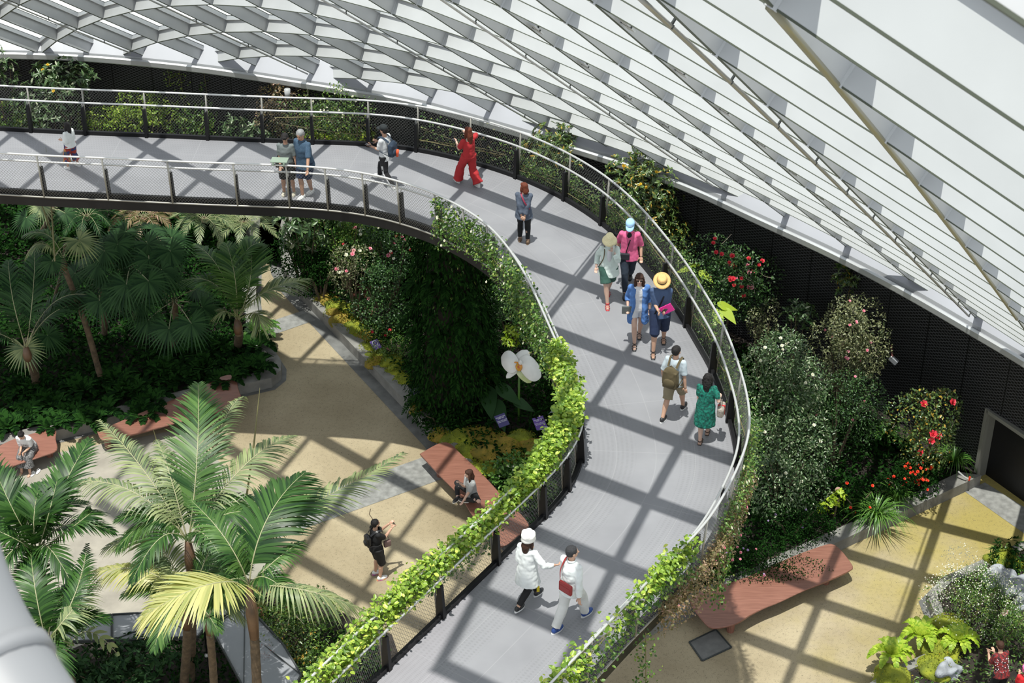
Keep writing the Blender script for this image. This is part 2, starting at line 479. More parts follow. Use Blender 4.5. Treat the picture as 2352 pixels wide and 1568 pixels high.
# ================================================================ RING BEAM AND WALL
RINGPX = [(-140, 131), (0, 131), (170, 136), (340, 150), (511, 170), (681, 197), (800, 216), (946, 242), (1117, 290), (1321, 350), (1552, 426), (1722, 504), (1893, 582), (2063, 670), (2233, 769), (2352, 840), (2480, 926), (2620, 1030), (2780, 1160)]
ring = [at(u, v, RING_Z) for u, v in RINGPX]
ring = resample(smooth(catmull(ring, 10), 12), 0.4)
def outn(P, k):
    t = (P[min(k + 1, len(P) - 1)] - P[max(k - 1, 0)]); t.z = 0; t.normalize()
    return Vector((-t.y, t.x, 0))          # left of travel = away from the camera here
def sweep(path, prof, name, mats, kind='structure', mis=None, parent=None, sign=1):
    mb = MB(); n = len(prof); vs = []
    for k, p in enumerate(path):
        o = outn(path, k) * sign
        for (a, z) in prof: vs.append(Vector((p.x, p.y, 0)) + o * a + Vector((0, 0, z)))
    fs = []; mi = []
    for k in range(len(path) - 1):
        for q in range(n - 1):
            fs.append((k * n + q, (k + 1) * n + q, (k + 1) * n + q + 1, k * n + q + 1)); mi.append(mis[q] if mis else 0)
    mb.v = [tuple(v) for v in vs]; mb.f = fs; mb.mi = mi
    o = mb.build(name, mats, parent)
    if kind: tag(o, kind=kind)
    return o
prof = [(0.85, 4.33), (0.02, 4.33), (0.0, 4.36), (0.0, 4.50), (0.05, 4.53), (0.12, 4.50), (0.14, 4.42), (0.24, 4.42), (0.26, 4.50), (0.95, 5.02), (1.0, 5.05), (1.05, 4.95), (0.9, 4.33)]
sweep(ring, prof, 'trim_1', [M['alu'], M['dark_gutter'], M['sill']], mis=[1, 0, 0, 0, 0, 0, 1, 0, 2, 2, 0, 0])
# wall of black mesh panels standing under the ring
wallp = [p + outn(ring, k) * 0.62 for k, p in enumerate(ring)]
# find the doorway span
dj = at(2237, 1106, 0)
kd = min(range(len(wallp)), key=lambda k: (wallp[k].xy - dj.xy).length)
wb = MB(); uvs = []; acc = 0.0
DOOR_H = 2.12
dist = [0.0]
for a, b in zip(wallp[:-1], wallp[1:]): dist.append(dist[-1] + (b - a).length)
for k in range(len(wallp) - 1):
    a, b = wallp[k], wallp[k + 1]
    z0 = DOOR_H if kd <= k < kd + 8 else -0.05
    wb.add([(a.x, a.y, z0), (b.x, b.y, z0), (b.x, b.y, 4.36), (a.x, a.y, 4.36)], [(0, 1, 2, 3)])
    uvs += [(dist[k], z0), (dist[k + 1], z0), (dist[k + 1], 4.36), (dist[k], 4.36)]
wall = wb.build('wall_back', M['wallmesh']); tag(wall, kind='structure')
ul = wall.data.uv_layers.new(name='UVMap')
for l, uv in zip(ul.data, uvs): l.uv = uv
# doorway: dark recess, steel frame, dark door leaf with lettering, exit sign
A, B = wallp[kd].copy(), wallp[kd + 8].copy(); A.z = B.z = 0
dd = (B - A); dd.z = 0; dd.normalize(); dn = Vector((-dd.y, dd.x, 0))
door = MB()
door.bar(A + dn * .35 + Vector((0, 0, DOOR_H / 2)), B + dn * .35 + Vector((0, 0, DOOR_H / 2)), 0.05, DOOR_H)
door_o = door.build('door_1', M['black']); tag(door_o, kind='structure')
fr = MB()
fr.bar(A, A + Vector((0, 0, DOOR_H + .06)), 0.10, 0.12, dn); fr.bar(A + Vector((0, 0, DOOR_H)), B + Vector((0, 0, DOOR_H)), 0.12, 0.10)
fr.bar(A + dn * .2, A + dn * .2 + Vector((0, 0, DOOR_H)), 0.30, 0.02, dn.cross(Vector((0, 0, 1))))
fr.build('door_frame', mat('door_frame_grey', (0.17, 0.17, 0.15), 0.5), door_o)
mid = A.lerp(B, 0.42) + dn * .30
tx = bpy.data.curves.new('door_lettering', 'FONT'); tx.body = 'EMERGENCY EXIT\nONLY'; tx.size = 0.085; tx.extrude = 0.002; tx.align_x = 'CENTER'
to = bpy.data.objects.new('door_lettering', tx); COL.objects.link(to); to.parent = door_o
to.location = (mid.x, mid.y, 1.45)
to.matrix_basis = Matrix.Translation((mid.x, mid.y, 1.45)) @ Matrix((( dd.x, 0, -dn.x, 0), (dd.y, 0, -dn.y, 0), (0, 1, 0, 0), (0, 0, 0, 1)))
tx.materials.append(mat('faint_grey_print', (0.10, 0.10, 0.10), 0.6))
# seams of the ring trim
# ================================================================ GROUND OUTSIDE THE GLASS
og = MB()
outer_path = [p + outn(ring, k) * 1.1 for k, p in enumerate(ring)]
mb = MB()
for k in range(len(outer_path) - 1):
    o1, o2 = outn(ring, k), outn(ring, k + 1); a, b = outer_path[k], outer_path[k + 1]
    for (d0, d1, z) in ((0, 60, 3.6),):
        mb.add([(a.x + o1.x * d0, a.y + o1.y * d0, z), (b.x + o2.x * d0, b.y + o2.y * d0, z), (b.x + o2.x * d1, b.y + o2.y * d1, z), (a.x + o1.x * d1, a.y + o1.y * d1, z)], [(0, 1, 2, 3)])
tag(mb.build('outdoor_paving', mat('bleached_outdoor_paving', (0.74, 0.75, 0.72), 0.9, var=0.12, scale=0.3)), kind='structure')

if True:
    n_ = 2600; q_ = NR.randint(4, len(outer_path) - 2, n_); d_ = NR.uniform(9, 17, n_)
    mb = MB()
    for a_, b_ in zip(q_, d_):
        p_ = outer_path[a_] + outn(ring, int(a_)) * b_; x_ = rnd.uniform(-.3, .3); y_ = rnd.uniform(-.3, .3)
        mb.add([(p_.x, p_.y, 3.6), (p_.x + .12, p_.y + .05, 3.6), (p_.x + x_, p_.y + y_, 3.6 + rnd.uniform(.6, 1.5))], [(0, 1, 2)])
    tag(mb.build('outdoor_grass', mat('yellow_green_tall_grass', (0.20, 0.22, 0.05), 0.8, scale=.6, col2=(0.42, 0.36, 0.12))), 'strip of tall yellow-green grass outside the glass', 'grass', kind='stuff')
# ================================================================ FLOOR AND PLANTING BEDS
mb = MB(); mb.add([(-32, 12, 0), (30, 12, 0), (30, 62, 0), (-32, 62, 0)], [(0, 1, 2, 3)])
tag(mb.build('floor', M['floor']), kind='structure')
def poly_px(P, z=0.0): return [at(u, v, z) for u, v in P]
def offset_poly(P, d):
    n = len(P); out = []
    A = sum(P[i].x * P[(i + 1) % n].y - P[(i + 1) % n].x * P[i].y for i in range(n))
    sg = 1 if A > 0 else -1
    for i in range(n):
        a = (P[i] - P[i - 1]); b = (P[(i + 1) % n] - P[i]); a.z = b.z = 0; a.normalize(); b.normalize()
        na = Vector((-a.y, a.x, 0)) * sg; nb_ = Vector((-b.y, b.x, 0)) * sg
        m = (na + nb_); m = m / max(m.length_squared, 0.3) * 2
        out.append(P[i] + m * d)
    return out
def bed(P, name_bed, kerb_h=0.32, kerb_w=0.38, strip=0.0, soil_z=0.24, edges=None):
    inner = offset_poly(P, kerb_w)
    n = len(P); mb = MB()
    vs = []
    for i in range(n):
        vs += [(P[i].x, P[i].y, 0), (P[i].x, P[i].y, kerb_h), (inner[i].x, inner[i].y, kerb_h), (inner[i].x, inner[i].y, 0)]
    fs = []
    for i in range(n if edges is None else edges):
        a = i * 4; b = ((i + 1) % n) * 4
        for q in range(3): fs.append((a + q, b + q, b + q + 1, a + q + 1))
    mb.add(vs, fs)
    k = mb.build('kerb', M['concrete']); tag(k, kind='structure')
    s = MB(); s.add([(p.x, p.y, soil_z) for p in (offset_poly(P, kerb_w * 0.8) if edges is None else P)], [tuple(range(n))])
    so = s.build(name_bed, M['soil']); tag(so, kind='structure')
    if strip:
        st = MB(); out = offset_poly(P, -strip); vs = []
        for i in range(n): vs += [(P[i].x, P[i].y, 0.006), (out[i].x, out[i].y, 0.006)]
        st.add(vs, [(i * 2, i * 2 + 1, ((i + 1) % n) * 2 + 1, ((i + 1) % n) * 2) for i in range(n)])
        tag(st.build('floor_border', M['concrete_dark']), kind='structure')
# central bed : straight kerb from the upper path down to the bench, then behind the bench under the walkway
bedA = poly_px([(655, 500), (640, 560), (648, 625), (673, 668), (1000, 1016), (1080, 1130), (1300, 1400), (1700, 1250), (1500, 700), (900, 520)])
bed(bedA, 'soil_bed_centre', strip=0.32)
# left bed with a rounded corner
bedB = poly_px([(-700, 1090), (0, 1045), (130, 1012), (400, 945), (560, 905), (625, 890), (647, 872), (648, 850), (632, 825), (602, 780), (590, 700), (592, 600), (600, 520), (560, 470), (-700, 470)])
bed(bedB, 'soil_bed_left', strip=0.12)
# right bed along the black wall
bedC = poly_px([(1440, 1485), (1600, 1412), (1930, 1264), (2250, 1114)])
wl = [wallp[k] - outn(ring, k) * 0.03 for k in range(kd - 1, 0, -8)]
bedC = bedC + [Vector((p.x, p.y, 0)) for p in wl] + poly_px([(700, 330), (1000, 480), (1200, 700), (1400, 1000)])
bed(bedC, 'soil_bed_right', edges=3)
# small bed in the lower right corner
bedD = poly_px([(2172, 1500), (2125, 1385), (2165, 1345), (2352, 1262), (2700, 1120), (2700, 1900), (1900, 1900), (1980, 1600), (2040, 1560)])
bed(bedD, 'soil_bed_corner', kerb_h=0.3, kerb_w=0.22, strip=0.14)
# border strips on the floor
mb = MB(); mb.add([p + Vector((0, 0, .007)) for p in poly_px([(2215, 1128), (2262, 1108), (2600, 1320), (2600, 1400)])], [(0, 1, 2, 3)])
mb.add([p + Vector((0, 0, .007)) for p in poly_px([(620, 1225), (640, 1235), (1085, 1075), (1000, 1040), (690, 1150)])], [(0, 1, 2, 3, 4)])
mb.add([p + Vector((0, 0, .007)) for p in poly_px([(560, 790), (600, 745), (700, 712), (725, 735), (610, 775)])], [(0, 1, 2, 3, 4)])
tag(mb.build('floor_strip', mat('grey_stone_strip', (0.20, 0.20, 0.19), 0.8, var=0.25, scale=6)), kind='structure')
# light washed paving at the lower left
mb = MB(); mb.add([p + Vector((0, 0, .008)) for p in poly_px([(-300, 1100), (130, 1040), (420, 985), (560, 1110), (640, 1300), (720, 1500), (600, 1900), (-300, 1900)])], [tuple(range(8))])
tag(mb.build('floor_pale', mat('pale_washed_concrete', (0.25, 0.235, 0.195), 0.8, var=0.15, scale=2, bump=0.1)), kind='structure')
mb = MB(); hc = poly_px([(1583, 1475), (1644, 1446), (1680, 1487), (1613, 1518)])
mb.add([p + Vector((0, 0, .012)) for p in hc], [(0, 1, 2, 3)])
mh = empty('inspection_cover', sum(hc, Vector()) / 4 + Vector((0, 0, 0.0)), 'square concrete inspection cover with black rim set in the floor below the walkway', 'cover')
mb.build('cover_slab', M['concrete_dark'], mh)
rim = MB()
for q in range(4): rim.bar(hc[q] + Vector((0, 0, .012)), hc[(q + 1) % 4] + Vector((0, 0, .012)), 0.035, 0.02)
rim.build('rim', M['gasket'], mh)

# ================================================================ WALKWAY
DZ = 7.5
INNER = [(-260, 430), (-130, 435), (0, 440), (111, 447), (253, 453), (396, 460), (542, 466), (662, 470), (754, 476), (841, 487), (922, 506), (1007, 535), (1059, 561), (1117, 597), (1160, 637), (1206, 700), (1243, 769), (1268, 827), (1300, 900), (1325, 960), (1338, 1020), (1338, 1066), (1304, 1130), (1250, 1189), (1137, 1299), (1017, 1415), (891, 1536), (760, 1665), (600, 1830)]
OUTER = [(-260, 290), (-130, 294), (0, 299), (70, 303), (203, 309), (336, 314), (472, 320), (610, 326), (724, 330), (840, 334), (952, 346), (1070, 372), (1185, 408), (1292, 457), (1386, 519), (1465, 597), (1552, 711), (1596, 786), (1637, 858), (1675, 970), (1690, 1040), (1692, 1092), (1676, 1153), (1632, 1245), (1596, 1303), (1552, 1351), (1443, 1460), (1340, 1572), (1210, 1710), (1100, 1830)]
inn = smooth(resample(catmull([at(u, v, DZ) for u, v in INNER], 8), 0.15), 14)
out = smooth(resample(catmull([at(u, v, DZ) for u, v in OUTER], 8), 0.15), 14)
# pair: for every outer sample the inner point at the same relative length
def param(P):
    d = [0.0]
    for a, b in zip(P[:-1], P[1:]): d.append(d[-1] + (b - a).length)
    return d
do = param(out); 
def nearest(P, q, k0=0, win=60):
    return min(range(max(0, k0 - win), min(len(P), k0 + win)), key=lambda k: (P[k] - q).length)
pair = []; k = 0
centre = []
k = min(range(len(inn)), key=lambda q: (inn[q] - out[0]).length)
for q in range(len(out)):
    k2 = nearest(inn, out[q], k, 25); k = max(k, k2) if k2 >= k else k
    pair.append(k)
pf = [sum(pair[max(0, q - 12):q + 13]) / len(pair[max(0, q - 12):q + 13]) for q in range(len(pair))]
def innf(x):
    a = int(x); a = min(max(a, 0), len(inn) - 2); return inn[a].lerp(inn[a + 1], x - a)
dv = []; du = []
dvs = []; 
NW = 6
mb = MB(); luv = []
for q in range(len(out)):
    I_ = innf(pf[q]); O_ = out[q]
    for w in range(NW + 1): dvs.append(I_.lerp(O_, w / NW))
for q in range(len(out) - 1):
    for w in range(NW):
        a = q * (NW + 1) + w
        mb.f.append((a, a + 1, a + NW + 2, a + NW + 1)); mb.mi.append(0)
        sc_ = (do[q] + 0), do[q + 1]
        luv += [(sc_[0], w * 2.9 / NW), (sc_[0], (w + 1) * 2.9 / NW), (sc_[1], (w + 1) * 2.9 / NW), (sc_[1], w * 2.9 / NW)]
mb.v = [tuple(p) for p in dvs]
deck = mb.build('walkway_deck', M['deck']); tag(deck, kind='structure')
ul = deck.data.uv_layers.new(name='UVMap')
for l, uv in zip(ul.data, luv): l.uv = uv
# underside box girder
mb = MB(); vs = []
for q in range(0, len(out), 2):
    I_ = innf(pf[q]); O_ = out[q]
    d = (O_ - I_).normalized()
    for p, z in ((I_ - d * 0.10, -0.004), (I_ - d * 0.10, -0.26), (I_ + d * 0.8, -0.62), (O_ - d * 0.8, -0.62), (O_ + d * 0.10, -0.26), (O_ + d * 0.10, -0.004)):
        vs.append(p + Vector((0, 0, z)))
n = len(vs) // 6
fs = [(a * 6 + q, (a + 1) * 6 + q, (a + 1) * 6 + (q + 1) % 6, a * 6 + (q + 1) % 6) for a in range(n - 1) for q in range(6)]
mb.add(vs, fs); tag(mb.build('walkway_girder', M['black']), kind='structure')

# ---------------------------------------------------------------- railings
def railing(path, sgn, posts, label):
    """path = edge of the deck; sgn=+1 when outward is to the left of travel"""
    N_ = len(path)
    O = []
    for k in range(N_):
        t = (path[min(k + 1, N_ - 1)] - path[max(k - 1, 0)]); t.normalize()
        O.append(Vector((-t.y, t.x, 0)) * sgn)
    root = empty('railing', path[N_ // 2], label, 'railing')
    Z = Vector((0, 0, 1))
    def line(o, h): return [path[k] + O[k] * o + Z * h for k in range(N_)]
    MB().tube(line(0.0, 0.86), 0.024, 8).build('handrail', M['steel'], root, smooth=True)
    MB().tube(line(0.17, 1.13), 0.024, 8).build('top_rail', M['steel'], root, smooth=True)
    MB().tube(line(0.09, -0.02), 0.022, 6).build('lower_rail', M['post_steel'], root, smooth=True)
    kb = MB(); vs = []
    for k in range(N_):
        for o, h in ((-0.035, 0.0), (-0.035, 0.10), (0.035, 0.10), (0.035, 0.0)): vs.append(path[k] + O[k] * o + Z * h)
    kb.add(vs, [(k * 4 + q, (k + 1) * 4 + q, (k + 1) * 4 + (q + 1) % 4, k * 4 + (q + 1) % 4) for k in range(N_ - 1) for q in range(4)])
    kb.build('toe_board', M['black'], root)
    for k in posts:
        t = O[k].cross(Z)
        b0 = path[k] + O[k] * 0.0
        pb = MB()
        vs = []
        for h, w, th in ((0.0, 0.16, 0.075), (0.74, 0.085, 0.065)):
            for a, b in ((-1, -1), (1, -1), (1, 1), (-1, 1)):
                vs.append(b0 + O[k] * (a * w / 2 + 0.01) + t * (b * th / 2) + Z * h)
        pb.add(vs, [(3, 2, 1, 0), (4, 5, 6, 7), (0, 1, 5, 4), (1, 2, 6, 5), (2, 3, 7, 6), (3, 0, 4, 7)])
        po = pb.build('post', M['black'], root)
        MB().tube([b0 + Z * 0.68 + O[k] * 0.02, b0 + Z * 0.77 + O[k] * 0.02, b0 + Z * 0.85], 0.012, 6).build('bracket', M['steel'], po)
        MB().tube([path[k] + O[k] * 0.09 - Z * 0.03, path[k] + O[k] * 0.17 + Z * 1.13], 0.023, 7).build('outer_post', M['post_steel'], root, smooth=True)
    # diamond wire netting between lower rail and top rail
    d = param(path); L = d[-1]
    def S(s, h):
        s = min(max(s, 0), L - 1e-4)
        k = np.searchsorted(d, s, side='right') - 1; k = min(k, N_ - 2)
        t = (s - d[k]) / max(d[k + 1] - d[k], 1e-9)
        p = path[k].lerp(path[k + 1], t); o = O[k].lerp(O[k + 1], t)
        f = h / 1.13
        return p + o * (0.09 + 0.08 * f) + Z * h
    mb = MB(); cell = 0.075; H = 1.13; slope = 0.62   # wires climb: ds = H*slope
    V = []; F = []
    nseg = 3; r = 0.0026
    for sg in (1, -1):
        s0 = -H * 0.9
        while s0 < L + H * 0.9:
            pts = [S(s0 + sg * (H * 0.9) * k / nseg + (0 if sg > 0 else 0), H * k / nseg) for k in range(nseg + 1)]
            ok = -0.0 <= s0 <= L and 0 <= s0 + sg * H * 0.9 <= L
            if ok:
                b = len(V)
                for k in range(nseg + 1):
                    a = pts[min(k + 1, nseg)] - pts[max(k - 1, 0)]
                    u1 = a.cross(Z).normalized(); u2 = a.cross(u1).normalized()
                    for q in range(3):
                        an = 2.094 * q
                        V.append(tuple(pts[k] + u1 * r * math.cos(an) + u2 * r * math.sin(an)))
                for k in range(nseg):
                    for q in range(3):
                        F.append((b + k * 3 + q, b + k * 3 + (q + 1) % 3, b + (k + 1) * 3 + (q + 1) % 3, b + (k + 1) * 3 + q))
            s0 += cell
    mb.v = V; mb.f = F; mb.mi = [0] * len(F)
    mb.build('wire_netting', M['wire'], root)
    return root, O
def post_idx(path, pxs, ext=()):
    r = []
    for u, v in pxs:
        p = at(u, v, DZ); r.append(min(range(len(path)), key=lambda k: (path[k] - p).length))
    return sorted(set(r))
IN_POSTS = [(-175, 433), (-32, 440), (111, 447), (253, 453), (396, 460), (542, 466), (662, 470), (754, 476), (841, 487), (922, 506), (1007, 535), (1075, 571), (1135, 617), (1187, 673), (1228, 742), (1262, 815), (1295, 890), (1322, 955), (1338, 1010), (1338, 1066), (1304, 1130), (1250, 1189), (1137, 1299), (1017, 1415), (891, 1536), (760, 1665)]
OUT_POSTS = [(-63, 297), (70, 303), (203, 309), (336, 314), (472, 320), (610, 326), (724, 330), (840, 334), (952, 346), (1070, 372), (1185, 408), (1292, 457), (1386, 519), (1465, 597), (1525, 672), (1577, 753), (1637, 858), (1671, 966), (1690, 1070), (1655, 1200), (1596, 1303), (1530, 1374), (1443, 1460), (1340, 1572)]
rail_in, ON_in = railing(inn, -1, post_idx(inn, IN_POSTS), 'steel railing with wire netting along the inner curve of the grey walkway')
rail_out, ON_out = railing(out, 1, post_idx(out, OUT_POSTS), 'steel railing with wire netting along the outer curve of the walkway, nearest the roof')
# ================================================================ PLANTS
L = {}
L['camellia'] = leaf_mat('camellia_leaf', (0.008, 0.026, 0.010), (0.06, 0.13, 0.035), 0.33, 0.15, spec=0.35)
L['rhodo'] = leaf_mat('rhododendron_leaf', (0.03, 0.07, 0.02), (0.13, 0.20, 0.05), 0.28, 0.2, (0.45, 0.28, 0.04), spec=0.6)
L['olive'] = leaf_mat('olive_pale_leaf', (0.04, 0.06, 0.02), (0.25, 0.26, 0.13), 0.4, 0.2)
L['glossy'] = leaf_mat('deep_glossy_leaf', (0.016, 0.045, 0.014), (0.11, 0.18, 0.07), 0.3, 0.12, (0.30, 0.33, 0.22), spec=0.45)
L['vine'] = leaf_mat('bright_vine_leaf', (0.10, 0.20, 0.02), (0.36, 0.50, 0.07), 0.38, 0.35, (0.55, 0.60, 0.12))
L['vine_mid'] = leaf_mat('green_vine_leaf', (0.03, 0.085, 0.015), (0.13, 0.24, 0.04), 0.35, 0.3, (0.30, 0.36, 0.08))
L['vine_red'] = leaf_mat('bronze_vine_leaf', (0.10, 0.10, 0.03), (0.30, 0.20, 0.11), 0.5, 0.25, (0.45, 0.28, 0.22))
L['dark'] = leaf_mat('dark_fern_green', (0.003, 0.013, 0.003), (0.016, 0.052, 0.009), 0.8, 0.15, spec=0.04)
L['moss'] = leaf_mat('moss_tuft', (0.10, 0.13, 0.01), (0.30, 0.34, 0.02), 0.9, 0.2, (0.36, 0.24, 0.02))
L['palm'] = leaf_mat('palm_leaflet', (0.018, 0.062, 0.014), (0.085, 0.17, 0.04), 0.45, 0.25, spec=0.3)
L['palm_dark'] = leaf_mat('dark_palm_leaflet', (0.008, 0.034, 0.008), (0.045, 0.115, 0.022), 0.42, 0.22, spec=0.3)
L['palm_pale'] = leaf_mat('pale_palm_leaflet', (0.10, 0.15, 0.075), (0.29, 0.34, 0.16), 0.45, 0.3, spec=0.35)
L['palm_yellow'] = leaf_mat('yellowed_palm_leaflet', (0.30, 0.34, 0.11), (0.54, 0.52, 0.22), 0.42, 0.35)
L['fan'] = leaf_mat('fan_palm_leaf', (0.008, 0.030, 0.010), (0.035, 0.085, 0.028), 0.5, 0.2, spec=0.15)
L['grass'] = leaf_mat('strap_leaf', (0.04, 0.12, 0.02), (0.14, 0.28, 0.05), 0.35, 0.3)
L['lime'] = leaf_mat('lime_leaf', (0.22, 0.36, 0.02), (0.45, 0.55, 0.06), 0.35, 0.35)
L['brome'] = leaf_mat('bromeliad_leaf', (0.10, 0.16, 0.03), (0.38, 0.40, 0.12), 0.35, 0.3, (0.35, 0.04, 0.03))
L['red_leaf'] = leaf_mat('reddish_leaf', (0.10, 0.02, 0.02), (0.22, 0.05, 0.03), 0.4, 0.2)
L['grey_leaf'] = leaf_mat('silver_grey_leaf', (0.20, 0.23, 0.25), (0.34, 0.38, 0.40), 0.5, 0.2)
P_ = {}
P_['red'] = leaf_mat('red_petal', (0.50, 0.015, 0.03), (0.75, 0.05, 0.08), 0.5, 0.3)
P_['pink'] = leaf_mat('pink_petal', (0.70, 0.12, 0.22), (0.85, 0.40, 0.50), 0.5, 0.3)
P_['white'] = leaf_mat('white_petal', (0.62, 0.60, 0.50), (0.85, 0.84, 0.76), 0.5, 0.3)
P_['yellow'] = leaf_mat('yellow_leaf', (0.65, 0.42, 0.03), (0.75, 0.52, 0.05), 0.5, 0.3)
P_['violet'] = leaf_mat('violet_petal', (0.35, 0.22, 0.55), (0.55, 0.40, 0.70), 0.5, 0.3)
P_['scarlet'] = leaf_mat('scarlet_petal', (0.70, 0.03, 0.01), (0.85, 0.08, 0.03), 0.5, 0.3)
WOOD = mat('stem_bark', (0.09, 0.065, 0.04), 0.8, var=0.3, scale=20)
DEADW = mat('pale_twig', (0.26, 0.22, 0.17), 0.8)
VSTEM = mat('vine_stem', (0.14, 0.12, 0.05), 0.7)

def unit(a):
    return a / np.maximum(np.linalg.norm(a, axis=-1, keepdims=True), 1e-9)

class LB:
    """collects leaves (numpy) into one mesh"""
    def __init__(s): s.V = []; s.F = []; s.n = 0
    def leaves(s, P, D, N, ln, wd, bend=0.15, fold=0.12):
        """P base points, D directions, N normals; hexagonal folded leaf"""
        P = np.asarray(P, float); D = unit(np.asarray(D, float)); N = np.asarray(N, float)
        S = unit(np.cross(D, N)); N = np.cross(S, D)
        k = len(P); ln = np.broadcast_to(ln, (k,))[:, None]; wd = np.broadcast_to(wd, (k,))[:, None]
        a = P
        l1 = P + D * ln * .3 - S * wd * .42 + N * wd * fold; l2 = P + D * ln * .68 - S * wd * .40 + N * (wd * fold - ln * bend * .4)
        r1 = P + D * ln * .3 + S * wd * .42 + N * wd * fold; r2 = P + D * ln * .68 + S * wd * .40 + N * (wd * fold - ln * bend * .4)
        t = P + D * ln - N * ln * bend
        V = np.stack([a, l1, l2, t, r2, r1], 1).reshape(-1, 3)
        b = s.n + np.arange(k)[:, None] * 6
        F = np.concatenate([b + np.array([[0, 3, 2, 1]]), b + np.array([[0, 5, 4, 3]])], 0)
        s.V.append(V); s.F.append(F); s.n += 6 * k
        return s
    def strips(s, C, W, S):
        """C (k,m,3) centre lines, W (k,m) widths, S (k,m,3) side vectors : tapered blades"""
        k, m, _ = C.shape
        Lp = C - S * W[..., None] / 2; R = C + S * W[..., None] / 2
        V = np.stack([Lp, R], 2).reshape(-1, 3)
        b = s.n + np.arange(k)[:, None, None] * (2 * m) + np.arange(m - 1)[None, :, None] * 2
        F = (b + np.array([[[0, 1, 3, 2]]])).reshape(-1, 4)
        s.V.append(V); s.F.append(F); s.n += 2 * m * k
        return s
    def build(s, name, m, parent=None, world=True):
        V = np.concatenate(s.V); F = np.concatenate(s.F)
        me = bpy.data.meshes.new(name)
        me.vertices.add(len(V)); me.vertices.foreach_set('co', V.astype(np.float32).ravel())
        me.loops.add(len(F) * 4); me.loops.foreach_set('vertex_index', F.astype(np.int32).ravel())
        me.polygons.add(len(F)); me.polygons.foreach_set('loop_start', np.arange(0, len(F) * 4, 4, dtype=np.int32))
        me.update(calc_edges=True)
        me.polygons.foreach_set('use_smooth', [True] * len(F))
        return link_mesh(name, me, m, parent, world)

def at_wall(u, v, off=.8):
    '''point seen at u,v that stands off metres in front of the black wall'''
    z = 4.6
    for _ in range(200):
        p = at(u, v, z)
        k = min(range(0, len(wallp), 3), key=lambda q: (wallp[q].xy - p.xy).length)
        sd = (p - wallp[k]).dot(outn(ring, k))
        if sd > -off: z += .05
        else: break
    z0 = z
    while z0 > .5:
        p = at(u, v, z0)
        k = min(range(0, len(wallp), 3), key=lambda q: (wallp[q].xy - p.xy).length)
        if (p - wallp[k]).dot(outn(ring, k)) > -off: break
        z0 -= .05
    return at(u, v, z0)

def rand_dirs(n, up=0.3):
    d = NR.normal(size=(n, 3)); d[:, 2] += up; return unit(d)

def cloud_leaves(lb, c, r, n, ln, wd, up=0.5, inner=0.55, lumps=7, gap=0.0, clus=None):
    """leaves over a lumpy crown"""
    c = np.array(c); r = np.array(r)
    cs = rand_dirs(lumps, 0.2) * 0.55; rs = NR.uniform(.42, .62, lumps)
    w = NR.randint(0, lumps, n)
    d = rand_dirs(n, 0.15)
    rad = NR.uniform(inner, 1, n) ** 0.6
    q = cs[w] + d * (rs[w] * rad)[:, None]
    if clus:   # leaves gathered in rosettes
        m = n // clus; q = np.repeat(q[:m], clus, 0); d = np.repeat(d[:m], clus, 0); n = m * clus
    P = c + q * r
    if clus:
        ax = unit(d + np.array([0, 0, 0.6])); t = unit(np.cross(ax, rand_dirs(n))); D = unit(t + ax * NR.uniform(.1, .6, (n, 1)))
        Nn = unit(ax + NR.normal(size=(n, 3)) * .15)
    else:
        D = unit(d * .6 + NR.normal(size=(n, 3)) * .7 + np.array([0, 0, -.15])); Nn = unit(d * .5 + np.array([0, 0, up]) + NR.normal(size=(n, 3)) * .45)
    ok = P[:, 2] > 0.25
    s_ = NR.uniform(.7, 1.25, n)
    lb.leaves(P[ok], D[ok], Nn[ok], (ln * s_)[ok], (wd * s_)[ok])
    return P[ok], d[ok]

def flower(lb, p, axis, r, np_=6):
    a = unit(np.array(axis)[None])[0]; t = unit(np.cross(a, [0.3, 0.5, 0.81])[None])[0]; b = np.cross(a, t)
    for ring, (k, tilt, s) in enumerate(((np_, .35, 1.0), (max(np_ - 1, 3), .9, .7), (3, 2.2, .45))):
        an = np.arange(k) * 2 * math.pi / k + ring * .5
        D = np.cos(an)[:, None] * t + np.sin(an)[:, None] * b + a * tilt
        lb.leaves(np.repeat(np.array(p)[None], k, 0), D, np.repeat(a[None], k, 0), r * s, r * s * .95, bend=-.1)

